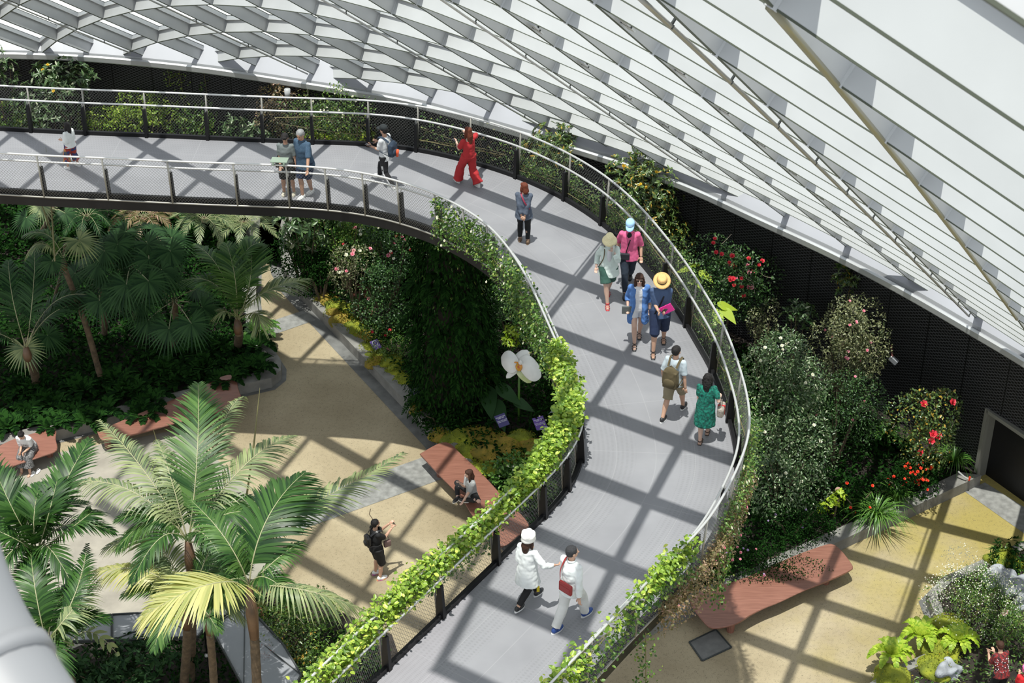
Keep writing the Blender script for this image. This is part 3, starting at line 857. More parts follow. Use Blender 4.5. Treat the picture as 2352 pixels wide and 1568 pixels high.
def shrub(name, u, v, cz, r, n, leaf, ln, wd, label, cat='shrub', group=None, fl=None, base=None, clus=None, up=.5, lumps=7, twigs=0, name_='foliage', stems=5):
    """u,v = picture position of the crown centre at height cz"""
    C_ = at(u, v, cz) if cz is not None else at_wall(u, v, r[1] * .9 + .2)
    r = tuple(x * 1.2 for x in r); n = int(n * 1.25)
    g = Vector(base) if base else Vector((C_.x, C_.y, 0.22))
    e = empty(name, g, label, cat, group)
    lb = LB(); P, d = cloud_leaves(lb, C_, r, n, ln, wd, up, clus=clus, lumps=lumps)
    lb.build(name_, L[leaf], e)
    for q in range(stems):
        a = 2 * math.pi * q / max(stems, 1) + 0.4
        mb = MB()
        tip = C_ + Vector((math.cos(a) * r[0] * .5, math.sin(a) * r[1] * .5, r[2] * .35))
        mb.tube([g + Vector((math.cos(a) * .05, math.sin(a) * .05, -.02)), g.lerp(tip, .5) + Vector((0, 0, .1)), tip], [0.035, 0.022, 0.008], 6)
        mb.build('stem', WOOD, e)
    if twigs:
        for q in range(min(twigs, 24)):
            mb = MB()
            p0 = Vector(P[rnd.randrange(len(P))]); dd = Vector((rnd.uniform(-1, 1), rnd.uniform(-1, 1), rnd.uniform(.1, 1.2))).normalized()
            p1 = p0 + dd * .14 * r[0]; p2 = p1 + (dd + Vector((rnd.uniform(-.8, .8), rnd.uniform(-.8, .8), .3))).normalized() * .15 * r[0]
            mb.tube([p0, p1, p2], [.008, .006, .003], 4)
            mb.tube([p1, p1 + (dd + Vector((rnd.uniform(-.9, .9), rnd.uniform(-.9, .9), 0))) * .10 * r[0]], [.005, .002], 4)
            mb.build('bare_twig', DEADW, e)
    if fl:
        for (m, k, s) in fl:
            outer = sorted(range(len(P)), key=lambda q: -(NR.rand() + .5 * d[q][2] - .35 * d[q][1]))[:k]
            for q in outer:
                fb = LB(); flower(fb, P[q] + d[q] * .03, d[q] + np.array([0, -.3, .5]), s * NR.uniform(.8, 1.15))
                fb.build('flower', P_[m], e)
    return e

# --- big shrubs on the right of the walkway
shrub('shrub', 1270, 372, None, (.85, .7, .95), 1500, 'rhodo', .13, .045, 'broad-leaved rhododendron reaching just above the railing behind the walkway bend', clus=7)
shrub('shrub', 1290, 318, None, (.34, .3, .42), 300, 'rhodo', .13, .045, 'leafy rhododendron tip rising highest above the outer railing against the white sill', clus=7, stems=1)
shrub('shrub', 1452, 470, None, (1.15, .9, 1.25), 2800, 'rhodo', .13, .045, 'large yellow-flecked rhododendron right of the railing below the roof edge', clus=7, fl=[('yellow', 8, .06)])
shrub('shrub', 1478, 372, None, (.5, .45, .65), 620, 'rhodo', .13, .045, 'tall pointed top of rhododendron standing in front of the roof foot', clus=7, stems=1)
shrub('shrub', 1545, 555, 2.6, (.55, .6, .7), 900, 'rhodo', .12, .042, 'low rhododendron between the yellow-flecked one and the red camellia', clus=7)
shrub('camellia', 1660, 640, 2.7, (1.2, .95, 1.25), 5200, 'camellia', .075, .042, 'dark camellia dotted with red flowers in front of the black wall', 'shrub', fl=[('red', 22, .075), ('pink', 7, .07)], twigs=26, lumps=9)
shrub('shrub', 1835, 728, 2.5, (.36, .32, .38), 380, 'glossy', .14, .05, 'small glossy dark green bush before the middle of the black wall', clus=7)
shrub('shrub', 1752, 735, 2.2, (.42, .4, .62), 700, 'olive', .06, .035, 'thin upright shrub with cream-tipped shoots beside the glossy bush', twigs=6, lumps=5)
shrub('shrub', 1943, 640, 3.7, (.28, .28, .36), 260, 'rhodo', .11, .045, 'bronze-tipped leafy top poking up before the black wall', clus=6, stems=1)
shrub('shrub', 1948, 800, 2.7, (.88, .8, 1.3), 5200, 'olive', .07, .036, 'tall grey-green shrub with small pink buds close to the black wall', fl=[('pink', 16, .045)], twigs=34, lumps=10)
shrub('shrub', 1930, 955, 1.7, (1.05, .9, 1.25), 4200, 'camellia', .06, .03, 'dark lower shrub beneath the pink-budded one', fl=[('pink', 5, .045)], lumps=9)
shrub('shrub', 1790, 900, 2.6, (1.0, .9, 1.35), 6500, 'glossy', .078, .036, 'dense silvery green bush crowding the outside of the walkway curve', fl=[('white', 10, .05)], lumps=10)
shrub('shrub', 1795, 1075, 1.5, (1.15, 1.0, 1.35), 6500, 'glossy', .078, .036, 'broad dark bush at the foot of the silvery green one', fl=[('white', 5, .05)], lumps=10)
shrub('camellia', 2125, 985, 1.7, (.78, .7, 1.1), 2300, 'rhodo', .08, .045, 'bright camellia with five large red blooms left of the doorway', 'shrub', fl=[('red', 6, .11)], twigs=16, lumps=7)
shrub('shrub', 2075, 1105, .7, (.85, .5, .45), 1500, 'dark', .07, .045, 'low bed of scarlet busy-lizzies along the right kerb', fl=[('scarlet', 34, .05)], stems=2)
shrub('shrub', 1970, 1150, .7, (.6, .5, .5), 900, 'dark', .07, .04, 'low dark leafy patch between the bush and the strap-leaved clump', fl=[('scarlet', 5, .05)], stems=2)
shrub('shrub', 1700, 1295, .55, (1.7, .55, .42), 5200, 'dark', .05, .03, 'low carpet of tiny-leaved plants with pink flowers behind the red bench', fl=[('violet', 12, .035), ('pink', 7, .04)], stems=2, lumps=12)
shrub('shrub', 1820, 1200, .7, (.9, .6, .5), 2600, 'dark', .055, .03, 'dark small-leaved mound behind the right bench end', fl=[('violet', 4, .035)], stems=2)
shrub('shrub', 1915, 1150, .9, (.3, .28, .3), 200, 'lime', .11, .05, 'small lime green seedling tree in front of the dark mound', clus=6, stems=1)
# planting behind the far railing
shrub('shrub', 150, 190, None, (1.05, .8, .75), 900, 'glossy', .17, .06, 'silvery rhododendron standing highest against the far left black wall', clus=7, fl=[('yellow', 3, .06)], stems=3)
shrub('shrub', 120, 265, None, (1.2, .8, .9), 1400, 'glossy', .14, .05, 'dark shrub below the silvery rhododendron behind the far railing', clus=6)
shrub('shrub', 5, 170, None, (.45, .5, .8), 300, 'glossy', .15, .06, 'shrub cut by the left picture edge behind the far railing', clus=6, stems=2)
shrub('shrub', 30, 290, None, (.9, .7, .6), 1200, 'vine_mid', .09, .05, 'light green leafy shrub at the far left behind the railing')
shrub('shrub', 255, 285, None, (.9, .6, .45), 900, 'vine', .07, .045, 'yellow-green shrub left of the centre of the far railing')
shrub('shrub', 330, 272, None, (.9, .6, .7), 1200, 'vine', .08, .05, 'bright yellow-green scrambling shrub behind the far railing posts')
shrub('shrub', 445, 285, None, (.75, .5, .55), 700, 'vine_mid', .09, .05, 'grey-green shrub behind the far railing right of the yellow-green one')
shrub('shrub', 540, 290, None, (.45, .4, .3), 160, 'glossy', .14, .05, 'sparse young shrub in front of the bare black wall section', clus=5, stems=2)
for (u, v, lab) in ((655, 250, 'olive vine-like shrub rising behind the couple at the lectern'), (725, 275, 'pale-flowered shrub between the couple and the walking man'), (800, 262, 'flowering shrub behind the far railing left of the walking man')):
    shrub('shrub', u, v, None, (.8, .5, .75), 1000, 'vine_mid' if u > 700 else 'vine_red', .07, .04, lab, fl=[('white', 8, .04)], twigs=8)
shrub('shrub', 640, 305, None, (1.6, .4, .35), 700, 'glossy', .13, .06, 'pale broad-leaved plants peeping over the toe board behind the couple', clus=5, stems=2)
shrub('shrub', 770, 310, None, (.9, .4, .35), 420, 'lime', .12, .06, 'low bright green leaves behind the far toe board', clus=5, stems=2)
# hanging vine tendrils on the far wall
def hang(u, v, z, h, n, leaf, label, w=.14, lw=.06, grp=None):
    p = at_wall(u, v, .15) if z is None else at(u, v, z); e = empty('hanging_vine', p, label, 'vine', grp)
    k = n; t = NR.rand(k); P = np.array(p)[None] + np.stack([NR.normal(size=k) * w + .1 * np.sin(t * 9), NR.normal(size=k) * .05, -t * h], 1)
    lb = LB(); lb.leaves(P, rand_dirs(k, -.5), unit(NR.normal(size=(k, 3)) * .4 + np.array([0, -.7, .5])), lw * NR.uniform(.6, 1.3, k), lw * .7)
    lb.build('foliage', L[leaf], e)
    MB().tube([p + Vector((0, 0, .2)), p + Vector((.04, 0, -h * .5)), p + Vector((0, 0, -h))], .008, 4).build('stem', VSTEM, e)
hang(412, 168, None, 1.6, 110, 'vine', 'pale green creeper hanging from the roof foot in front of the black wall')
hang(385, 165, None, .45, 34, 'vine', 'short pale creeper tuft at the top of the far black wall', .08)
hang(465, 150, None, 1.5, 60, 'vine_mid', 'thin dark green creeper hanging beside the pale one', .07)

# --- central bed
shrub('shrub', 700, 520, 2.4, (.85, .7, .8), 650, 'glossy', .20, .075, 'dark shrub with long pale-backed leaves under the walkway edge beside the path', clus=6)
shrub('shrub', 690, 580, 1.4, (.8, .8, .9), 1700, 'dark', .07, .045, 'deep shaded shrub at the corner of the path')
shrub('camellia', 790, 530, 2.3, (1.0, .8, .8), 2600, 'vine_mid', .06, .04, 'rose bush with pale flowers right under the walkway edge', 'shrub', fl=[('white', 8, .05), ('pink', 4, .05), ('red', 3, .05)])
shrub('camellia', 900, 560, 2.2, (.9, .8, .8), 2400, 'camellia', .075, .045, 'camellia with pink blooms below the inner railing', 'shrub', fl=[('pink', 4, .07), ('red', 3, .06), ('white', 4, .05)])
shrub('camellia', 815, 625, 1.8, (.62, .55, .8), 900, 'olive', .06, .035, 'open branched camellia with a few pink flowers in the middle of the central bed', 'shrub', fl=[('pink', 6, .07), ('white', 5, .06)], twigs=26)
shrub('shrub', 735, 640, 1.0, (.7, .6, .7), 1900, 'dark', .06, .04, 'dark compact bush near the end of the straight kerb')
shrub('shrub', 880, 690, 1.2, (.7, .65, .9), 2600, 'camellia', .065, .045, 'dense blue-green bush left of the leafy column', lumps=8)
shrub('shrub', 835, 715, .7, (.42, .4, .4), 700, 'camellia', .055, .035, 'small camellia with one pink bloom beside the moss', fl=[('pink', 2, .09)])
shrub('shrub', 870, 760, .55, (.5, .4, .3), 700, 'vine_mid', .05, .032, 'low green plant behind the first purple sign', fl=[('red', 3, .05)])
shrub('shrub', 900, 800, .5, (.5, .45, .3), 900, 'vine_mid', .045, .03, 'low leafy patch right of the first purple sign', fl=[('pink', 2, .05)])
shrub('shrub', 1130, 600, 2.0, (.9, .8, 1.0), 2600, 'camellia', .07, .04, 'dark bush behind the leafy column under the railing vines', fl=[('white', 9, .045)])
shrub('shrub', 1175, 710, 1.6, (.9, .8, 1.0), 2800, 'camellia', .065, .038, 'dark bush below the white-flowered railing vine', fl=[('white', 10, .045), ('violet', 5, .04)])
shrub('shrub', 1262, 905, .7, (.55, .5, .5), 1700, 'dark', .07, .045, 'shaded foliage behind the white orchid sculpture')
shrub('shrub', 1165, 775, 1.4, (.35, .3, .3), 220, 'lime', .12, .05, 'bright lime shoots just above the orchid sculpture', clus=6, stems=1)
shrub('shrub', 1080, 900, .5, (.7, .6, .4), 1300, 'dark', .07, .05, 'begonias with small red flowers in the shade below the orchid', fl=[('red', 13, .045), ('scarlet', 6, .04)], stems=2)
shrub('shrub', 1010, 960, .5, (.6, .5, .35), 1200, 'dark', .07, .045, 'low dark foliage at the column foot', stems=2)
shrub('shrub', 1270, 960, .5, (.6, .5, .4), 1000, 'dark', .07, .045, 'low shaded foliage behind the right purple sign', fl=[('white', 4, .03)], stems=2)
shrub('shrub', 1165, 1075, .5, (.5, .5, .3), 500, 'grass', .10, .055, 'fresh green leafy plants between the seated woman and the vines', fl=[('white', 6, .03)], stems=2)
shrub('shrub', 1235, 1120, .6, (.5, .6, .5), 900, 'vine_mid', .09, .05, 'dark green plants seen through the netting right of the bench', stems=2)

# fern: arching pinnate fronds from a crown
def frond_strip(lb, pts, n, llen, lw, droop=.35, ang=55, m=4, tipw=.25, both=True, rs=1.0, up=(0, 0, 1), vfold=.25, base0=.12):
    """leaflets along a curved midrib. pts: curve (list of Vector)"""
    P = np.array([list(p) for p in pts]); K = len(P)
    t = np.linspace(base0, .995, n) * (K - 1)
    i0 = np.clip(t.astype(int), 0, K - 2); fr = (t - i0)[:, None]
    p = P[i0] * (1 - fr) + P[i0 + 1] * fr
    T = unit(P[np.clip(i0 + 1, 0, K - 1)] - P[i0]); 
    U = np.array(up)[None] * np.ones((n, 1)); S = unit(np.cross(T, U)); Nn = np.cross(S, T)
    tt = np.linspace(0, 1, n)
    prof = np.sin(np.pi * (0.16 + 0.80 * tt)) ** 0.7
    a = np.radians(ang) * (1 - .55 * tt)
    for sg in (-1, 1):
        D = T * np.cos(a)[:, None] + S * sg * np.sin(a)[:, None] + Nn * vfold
        D = unit(D + NR.normal(size=D.shape) * .05 * rs)
        ll = llen * prof * NR.uniform(.88, 1.06, n)
        q = np.linspace(0, 1, m)
        C = p[:, None, :] + D[:, None, :] * (ll[:, None] * q[None])[..., None]
        C[..., 2] -= droop * ll[:, None] * (q[None] ** 2)
        w = lw * np.array([.6, 1.0, .8, .06])[None] if m == 4 else lw * np.sin(np.pi * (0.15 + .83 * q))[None]
        W = np.broadcast_to(w, (n, m)) * np.ones((n, 1))
        SS = unit(np.cross(D, Nn)) ; SS = np.broadcast_to(SS[:, None, :], C.shape)
        lb.strips(C, W, SS)

def arc(p0, p1, p2, n=14):
    p0, p1, p2 = Vector(p0), Vector(p1), Vector(p2)
    return [p0 * (1 - t) ** 2 + p1 * 2 * t * (1 - t) + p2 * t * t for t in [k / (n - 1) for k in range(n)]]

def fern(u, v, label, R=.45, n=9, leaf='dark', z=.25, name='fern', grp=None, up=.5, h=None, nl=16, lw=.05):
    g = at(u, v, z); e = empty(name, g, label, 'fern', grp)
    for k in range(n):
        a = 2 * math.pi * k / n + rnd.uniform(-.25, .25); r = R * rnd.uniform(.8, 1.1); d = Vector((math.cos(a), math.sin(a), 0))
        lb = LB(); frond_strip(lb, arc(g, g + d * r * .45 + Vector((0, 0, r * up * 1.5)), g + d * r + Vector((0, 0, r * .25)), 8), nl, r * .30, lw * r / .45, .15, 65, 4)
        lb.build('frond', L[leaf], e)
    return e
GD = 'dark ferns carpeting the shaded left bed'
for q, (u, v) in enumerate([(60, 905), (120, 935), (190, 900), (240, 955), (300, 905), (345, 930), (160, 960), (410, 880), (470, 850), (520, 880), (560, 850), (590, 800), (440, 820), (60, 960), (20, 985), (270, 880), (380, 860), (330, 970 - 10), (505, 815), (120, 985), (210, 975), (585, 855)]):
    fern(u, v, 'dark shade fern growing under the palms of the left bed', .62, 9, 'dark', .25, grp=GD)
fern(598, 765, 'bright feathery fern spilling over the kerb below the fan palm', .55, 11, 'grass')
GY = 'yellow-green ferns in the lower right corner bed'
for (u, v, lab, R) in ((2045, 1512, 'leftmost yellow-green fern of the lower right corner bed', .50), (2113, 1468, 'middle yellow-green fern beside the corner kerb', .50), (2195, 1478, 'rightmost yellow-green fern next to the dark crouching visitor', .48)):
    fern(u, v, lab, R, 13, 'lime', .35, grp=GY, up=.8, nl=20)
    
def strap_clump(u, v, label, R=.5, n=60, leaf='grass', z=.25, w=.022, name='strap_leaf_plant', h=.8):
    g = at(u, v, z); e = empty(name, g, label, 'plant')
    a = NR.rand(n) * 6.283; r = R * NR.uniform(.45, 1.1, n); m = 6; q = np.linspace(0, 1, m)
    d = np.stack([np.cos(a), np.sin(a), np.zeros(n)], 1)
    C = np.array(g)[None, None] + d[:, None] * (r[:, None] * q[None])[..., None]
    C[..., 2] += (h * R * (1.9 * q - 1.75 * q ** 2))[None] * NR.uniform(.7, 1.3, (n, 1))
    W = np.broadcast_to(w * np.array([.8, 1, 1, .9, .6, .05]), (n, m)) * np.ones((n, 1))
    S = np.stack([-np.sin(a), np.cos(a), np.zeros(n)], 1); S = np.broadcast_to(S[:, None], C.shape)
    LB().strips(C, W, S).build('blades', L[leaf], e)
    return e
strap_clump(2010, 1195, 'big arching strap-leaved clump hanging over the right kerb', 1.0, 150)
strap_clump(2058, 1150, 'strap-leaved clump behind the arching one', .7, 90)
strap_clump(2190, 1065, 'strap-leaved clump near the foot of the doorway', .75, 110)
strap_clump(2030, 1005, 'bright strap-leaved clump under the pink-budded shrub', .55, 80)
strap_clump(2105, 1075, 'small strap-leaved tuft among the scarlet flowers', .4, 60)
strap_clump(2300, 1285, 'dark strap-leaved tuft at the right picture edge', .5, 60)
strap_clump(2265, 1320, 'strap-leaved tuft above the white flowering cloud', .38, 50)

# low ground cover that hides the soil of each bed
def in_poly(P, x, y):
    c = np.zeros(len(x), bool); n = len(P)
    for i in range(n):
        a, b = P[i], P[(i + 1) % n]
        if abs(a.y - b.y) < 1e-9: continue
        cond = ((a.y > y) != (b.y > y)) & (x < (b.x - a.x) * (y - a.y) / (b.y - a.y) + a.x)
        c ^= cond
    return c
def ground_cover(P, n, leaf, ln, label, box=None, hgt=.35, z=.25, name='ground_cover'):
    Q = offset_poly(P, .45)
    x0, x1 = min(p.x for p in Q), max(p.x for p in Q); y0, y1 = min(p.y for p in Q), max(p.y for p in Q)
    if box: x0, x1, y0, y1 = max(x0, box[0]), min(x1, box[1]), max(y0, box[2]), min(y1, box[3])
    x = NR.uniform(x0, x1, n * 3); y = NR.uniform(y0, y1, n * 3)
    ok = in_poly(Q, x, y); x = x[ok][:n]; y = y[ok][:n]; k = len(x)
    hh = .5 + .5 * np.sin(x * 2.3 + 1.3 * np.sin(y * 1.7)) * np.sin(y * 2.1 + x * .6)
    zz = z + hgt * hh * NR.uniform(.1, 1, k)
    lb = LB(); lb.leaves(np.stack([x, y, zz], 1), unit(NR.normal(size=(k, 3)) * [1, 1, .25] + [0, 0, .25]), unit(NR.normal(size=(k, 3)) * .5 + [0, 0, 1]), ln * NR.uniform(.6, 1.4, k), ln * .5)
    o = lb.build(name, L[leaf]); tag(o, label, 'plants', kind='stuff'); return o
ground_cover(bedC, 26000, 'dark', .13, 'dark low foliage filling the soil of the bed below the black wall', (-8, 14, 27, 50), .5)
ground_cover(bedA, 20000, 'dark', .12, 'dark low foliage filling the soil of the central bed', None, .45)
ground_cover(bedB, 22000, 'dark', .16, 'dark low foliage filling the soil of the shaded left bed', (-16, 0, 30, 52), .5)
ground_cover(bedD, 7000, 'vine_mid', .08, 'low foliage in the lower right corner bed', (7, 16, 24, 34), .25)
# ================================================================ PALMS
def palm_frond(parent, p0, p1, p2, leaf, llen, lw=.035, n=46, droop=.4, ang=60, vfold=.2, name='frond', up=(0, 0, 1), rr=.016, m=5, base0=.14):
    pts = arc(p0, p1, p2, 16)
    lb = LB(); frond_strip(lb, pts, n, llen, lw, droop, ang, m, vfold=vfold, up=up, base0=base0)
    o = lb.build(name, L[leaf], parent)
    MB().tube(pts, [rr * (1 - .75 * k / 15) for k in range(16)], 5).build('midrib', M_RIB, o, smooth=True)
    return o
M_RIB = mat('pale_midrib', (0.30, 0.30, 0.17), 0.5)
TRUNK = mat('ringed_palm_trunk', (0.09, 0.062, 0.035), 0.8, var=0.35, scale=9, bump=0.5, bscale=25)
TRUNKG = mat('green_brown_crownshaft', (0.10, 0.055, 0.028), 0.45, var=0.3, scale=4)
def trunk(parent, pts, r0, r1, m=None, rings=True):
    c = catmull(pts, 10); n = len(c)
    rr = []
    for k in range(n):
        f = k / (n - 1); rr.append((r0 * (1 - f) + r1 * f) * (1 + (.07 if rings and k % 2 else 0)))
    return MB().tube(c, rr, 10).build('trunk', m or TRUNK, parent, smooth=True)

def palm(crown_px, z, base_px, fronds, label, leaf='palm', r=.09, llen=.62, shaft=.55, n=46, name='palm_tree', extra=0, eleaf='palm_dark', eR=1.5, shaft_r=None, ground=None):
    """fronds: (mid u, v, dz), (tip u, v, dz), leaf override; dz relative to crown height"""
    c = at(crown_px[0], crown_px[1], z)
    g = ground if ground is not None else at(base_px[0], base_px[1], .2)
    e = empty(name, g, label, 'palm')
    trunk(e, [g, g.lerp(c, .5) + Vector((.05, 0, 0)), c - Vector((0, 0, shaft))], r * 1.15, r)
    MB().tube([c - Vector((0, 0, shaft)), c - Vector((0, 0, shaft * .5)), c + Vector((0, 0, .05))], [r * 1.05, (shaft_r or r * 1.2), r * .6], 10).build('crownshaft', TRUNKG, e, smooth=True)
    for f in fronds:
        (mu, mv, mz), (tu, tv, tz) = f[0], f[1]
        o = f[2] if len(f) > 2 else {}
        p1 = at(mu, mv, z + mz); p2 = at(tu, tv, z + tz)
        # control point so that the curve passes through the given middle
        q = (p1 - c * .25 - p2 * .25) * 2
        palm_frond(e, c, q, p2, o.get('leaf', leaf), o.get('llen', llen), o.get('lw', .042), o.get('n', n), o.get('droop', .4), o.get('ang', 60), o.get('vfold', .2), base0=o.get('base0', .14))
    for k in range(extra):
        a = 2 * math.pi * (k + rnd.uniform(-.3, .3)) / extra; R = eR * rnd.uniform(.8, 1.1); d = Vector((math.cos(a), math.sin(a), 0))
        palm_frond(e, c, c + d * R * .35 + Vector((0, 0, R * .75)), c + d * R + Vector((0, 0, R * rnd.uniform(.0, .45))), eleaf, llen * .8, .038, 44, .4, 58, .2)
    return e
# nearest palm, crown right of centre-left
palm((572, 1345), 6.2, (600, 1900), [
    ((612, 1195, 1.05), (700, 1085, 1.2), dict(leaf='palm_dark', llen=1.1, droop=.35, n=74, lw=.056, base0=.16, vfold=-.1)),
    ((700, 1355, .55), (835, 1400, -.1), dict(leaf='palm_pale', llen=.55, droop=.9, n=40)),
    ((468, 1345, .75), (322, 1420, .15), dict(leaf='palm_yellow', llen=.98, lw=.06, droop=.28, n=56, ang=66, base0=.08, vfold=.05)),
    ((520, 1240, .9), (440, 1150, 1.0), dict(leaf='palm', llen=.6, droop=.5)),
    ((640, 1280, .6), (700, 1240, .5), dict(leaf='palm', llen=.4, droop=.7, n=34)),
    ], 'tall palm nearest the camera with a dark trunk and one broad yellowing frond', r=.085, shaft=1.3, shaft_r=.12, extra=3, eR=1.0)
# second palm, tall upright frond
palm((432, 1245), 5.0, (436, 1560), [
    ((452, 1060, 1.5), (455, 882, 2.0), dict(leaf='palm', llen=.95, lw=.05, droop=.25, n=60, base0=.2, vfold=.1)),
    ((330, 1080, 1.2), (228, 965, .9), dict(leaf='palm_pale', llen=.66, droop=.5, n=56)),
    ((285, 1120, 1.1), (120, 1120, .4), dict(leaf='palm_pale', llen=.62, droop=.8, n=56)),
    ((560, 1070, 1.3), (680, 1000, .9), dict(leaf='palm_pale', llen=.75, droop=.55, n=56)),
    ((500, 1000, 1.5), (560, 910, 1.2), dict(leaf='palm_pale', llen=.5, droop=.6, n=44)),
    ((640, 1190, 1.4), (928, 1040, 1.1), dict(leaf='palm_pale', llen=.72, lw=.05, droop=.45, n=64, base0=.3)),
    ((360, 1190, .6), (270, 1260, .1), dict(leaf='palm', llen=.5, droop=.7, n=44)),
    ((390, 1090, 1.3), (360, 1010, 1.3), dict(leaf='palm_pale', llen=.5, droop=.6, n=44)),
    ((520, 1180, .9), (600, 1190, .5), dict(leaf='palm', llen=.5, droop=.6, n=44)),
    ], 'palm with the tallest upright feather frond in the middle of the lower left group', r=.10, shaft=.9, extra=6, eR=1.6)
# third : grey-green drooping fronds at left middle
palm((425, 1400), 3.6, (420, 1600), [
    ((330, 1310, .9), (160, 1330, .3), dict(leaf='palm_yellow', llen=.62, lw=.05, droop=.75, n=50)),
    ((360, 1250, 1.2), (240, 1260, .9), dict(leaf='palm_pale', llen=.7, droop=.5, n=50)),
    ((470, 1290, 1.1), (500, 1220, 1.0), dict(leaf='palm', llen=.5, droop=.5)),
    ((500, 1370, .8), (560, 1420, .2), dict(leaf='palm_pale', llen=.5, droop=.7)),
    ], 'lower palm with pale drooping fronds and a ringed trunk behind the yellow frond', r=.085, shaft=.5, extra=6, eleaf='palm', eR=1.5)
palm((478, 1420), 4.2, (492, 1700), [
    ((520, 1330, .9), (560, 1290, .8), dict(leaf='palm', llen=.5, droop=.6)),
    ((440, 1350, .9), (400, 1320, .8), dict(leaf='palm_pale', llen=.5, droop=.6)),
    ], 'slender ringed palm trunk standing beside the white canopy', r=.075, shaft=.4)
# far left cluster
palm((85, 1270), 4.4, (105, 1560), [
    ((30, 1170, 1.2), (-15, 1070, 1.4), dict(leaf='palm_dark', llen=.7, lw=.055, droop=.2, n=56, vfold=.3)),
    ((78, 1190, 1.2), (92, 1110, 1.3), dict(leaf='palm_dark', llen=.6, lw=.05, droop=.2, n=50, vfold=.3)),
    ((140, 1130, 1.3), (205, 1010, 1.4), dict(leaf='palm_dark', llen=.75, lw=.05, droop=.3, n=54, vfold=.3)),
    ((112, 1180, 1.2), (135, 1085, 1.4), dict(leaf='palm_dark', llen=.6, lw=.05, droop=.25, n=50, vfold=.3)),
    ((20, 1230, .8), (-60, 1200, .5), dict(leaf='palm_dark', llen=.7, lw=.05, droop=.35, n=44)),
    ((-10, 1110, 1.0), (-80, 1050, .9), dict(leaf='palm_dark', llen=.8, lw=.05, droop=.35, n=44)),
    ((180, 1200, .9), (215, 1170, .8), dict(leaf='palm_dark', llen=.5, droop=.5, n=40)),
    ], 'dark green palm with upright folded fronds at the lower left edge', r=.10, shaft=.6, extra=6, eR=1.5)
palm((108, 1480), 3.4, (115, 1700), [
    ((82, 1360, 1.1), (70, 1255, 1.3), dict(leaf='palm_dark', llen=.75, lw=.05, droop=.5, n=54)),
    ((60, 1440, .7), (30, 1330, .6), dict(leaf='palm_pale', llen=.45, droop=.6, n=44)),
    ((170, 1370, 1.1), (200, 1250, 1.2), dict(leaf='palm_dark', llen=.5, droop=.5, n=44)),
    ((150, 1420, .9), (230, 1330, .8), dict(leaf='palm_pale', llen=.55, droop=.7, n=44)),
    ((140, 1450, .5), (220, 1400, .3), dict(leaf='palm_dark', llen=.4, droop=.6, n=36)),
    ], 'palm with one short arched frond below the dark upright ones at the left', r=.11, shaft=.6, extra=6, eR=1.3)
# small palm with few broad banded leaflets
palm((150, 1500), 2.6, (190, 1660), [
    ((180, 1430, .5), (215, 1415, .4), dict(leaf='palm_pale', llen=.34, lw=.10, droop=.25, n=7, ang=75)),
    ((200, 1450, .5), (268, 1500, .2), dict(leaf='palm_pale', llen=.30, lw=.10, droop=.4, n=8, ang=70)),
    ((110, 1490, .4), (140, 1560, .1), dict(leaf='palm_yellow', llen=.34, lw=.10, droop=.4, n=6, ang=70)),
    ], 'small palm with a few broad banded leaflets at the lower left', r=.03, shaft=.2)
# pinnate palm in the middle of the left bed
palm((545, 735), 2.4, (545, 800), [
    ((540, 640, 1.5), (520, 560, 2.0), dict(leaf='palm', llen=.75, droop=.25, n=56)),
    ((575, 640, 1.5), (572, 545, 1.9), dict(leaf='palm', llen=.85, droop=.2, n=60, lw=.05)),
    ((610, 670, 1.2), (710, 640, .9), dict(leaf='palm_pale', llen=.75, droop=.45, n=64, lw=.042)),
    ((490, 650, 1.2), (405, 650, .8), dict(leaf='palm', llen=.6, droop=.5, n=56)),
    ((505, 620, 1.5), (445, 560, 1.5), dict(leaf='palm', llen=.55, droop=.35, n=56)),
    ((590, 720, .6), (592, 765, .1), dict(leaf='palm_pale', llen=.5, droop=.5, n=36)),
    ((520, 715, .6), (490, 730, .3), dict(leaf='palm_pale', llen=.4, droop=.6, n=36)),
    ((555, 600, 1.8), (600, 560, 1.9), dict(leaf='palm', llen=.55, droop=.3, n=50)),
    ], 'bushy feather palm arching over the sunlit path', r=.10, shaft=.4)
# leaning palm with trunk crossing the shaded bed
palm((145, 595), 4.4, (235, 880), [
    ((95, 560, .5), (60, 590, .1), dict(leaf='palm_pale', llen=.35, droop=.8, n=30)),
    ((110, 540, .6), (55, 540, .5), dict(leaf='palm', llen=.4, droop=.5, n=34)),
    ((165, 560, .4), (205, 545, .4), dict(leaf='palm', llen=.35, droop=.5, n=30)),
    ], 'thin leaning palm whose bare trunk crosses the shaded left bed', r=.07, shaft=.3)
palm((60, 800), 2.2, (85, 890), [
    ((30, 690, 1.3), (20, 600, 1.7), dict(leaf='fan', llen=.7, droop=.3, n=56)),
    ((75, 680, 1.4), (80, 570, 1.8), dict(leaf='fan', llen=.7, droop=.3, n=56)),
    ((120, 720, 1.0), (200, 700, .7), dict(leaf='fan', llen=.6, droop=.4, n=50)),
    ((150, 680, 1.2), (285, 720, .6), dict(leaf='fan', llen=.65, droop=.5, n=56)),
    ((-20, 760, .8), (-90, 760, .5), dict(leaf='fan', llen=.6, droop=.4, n=44)),
    ], 'dark shaded feather palm at the left edge of the shaded bed', r=.1, shaft=.4)

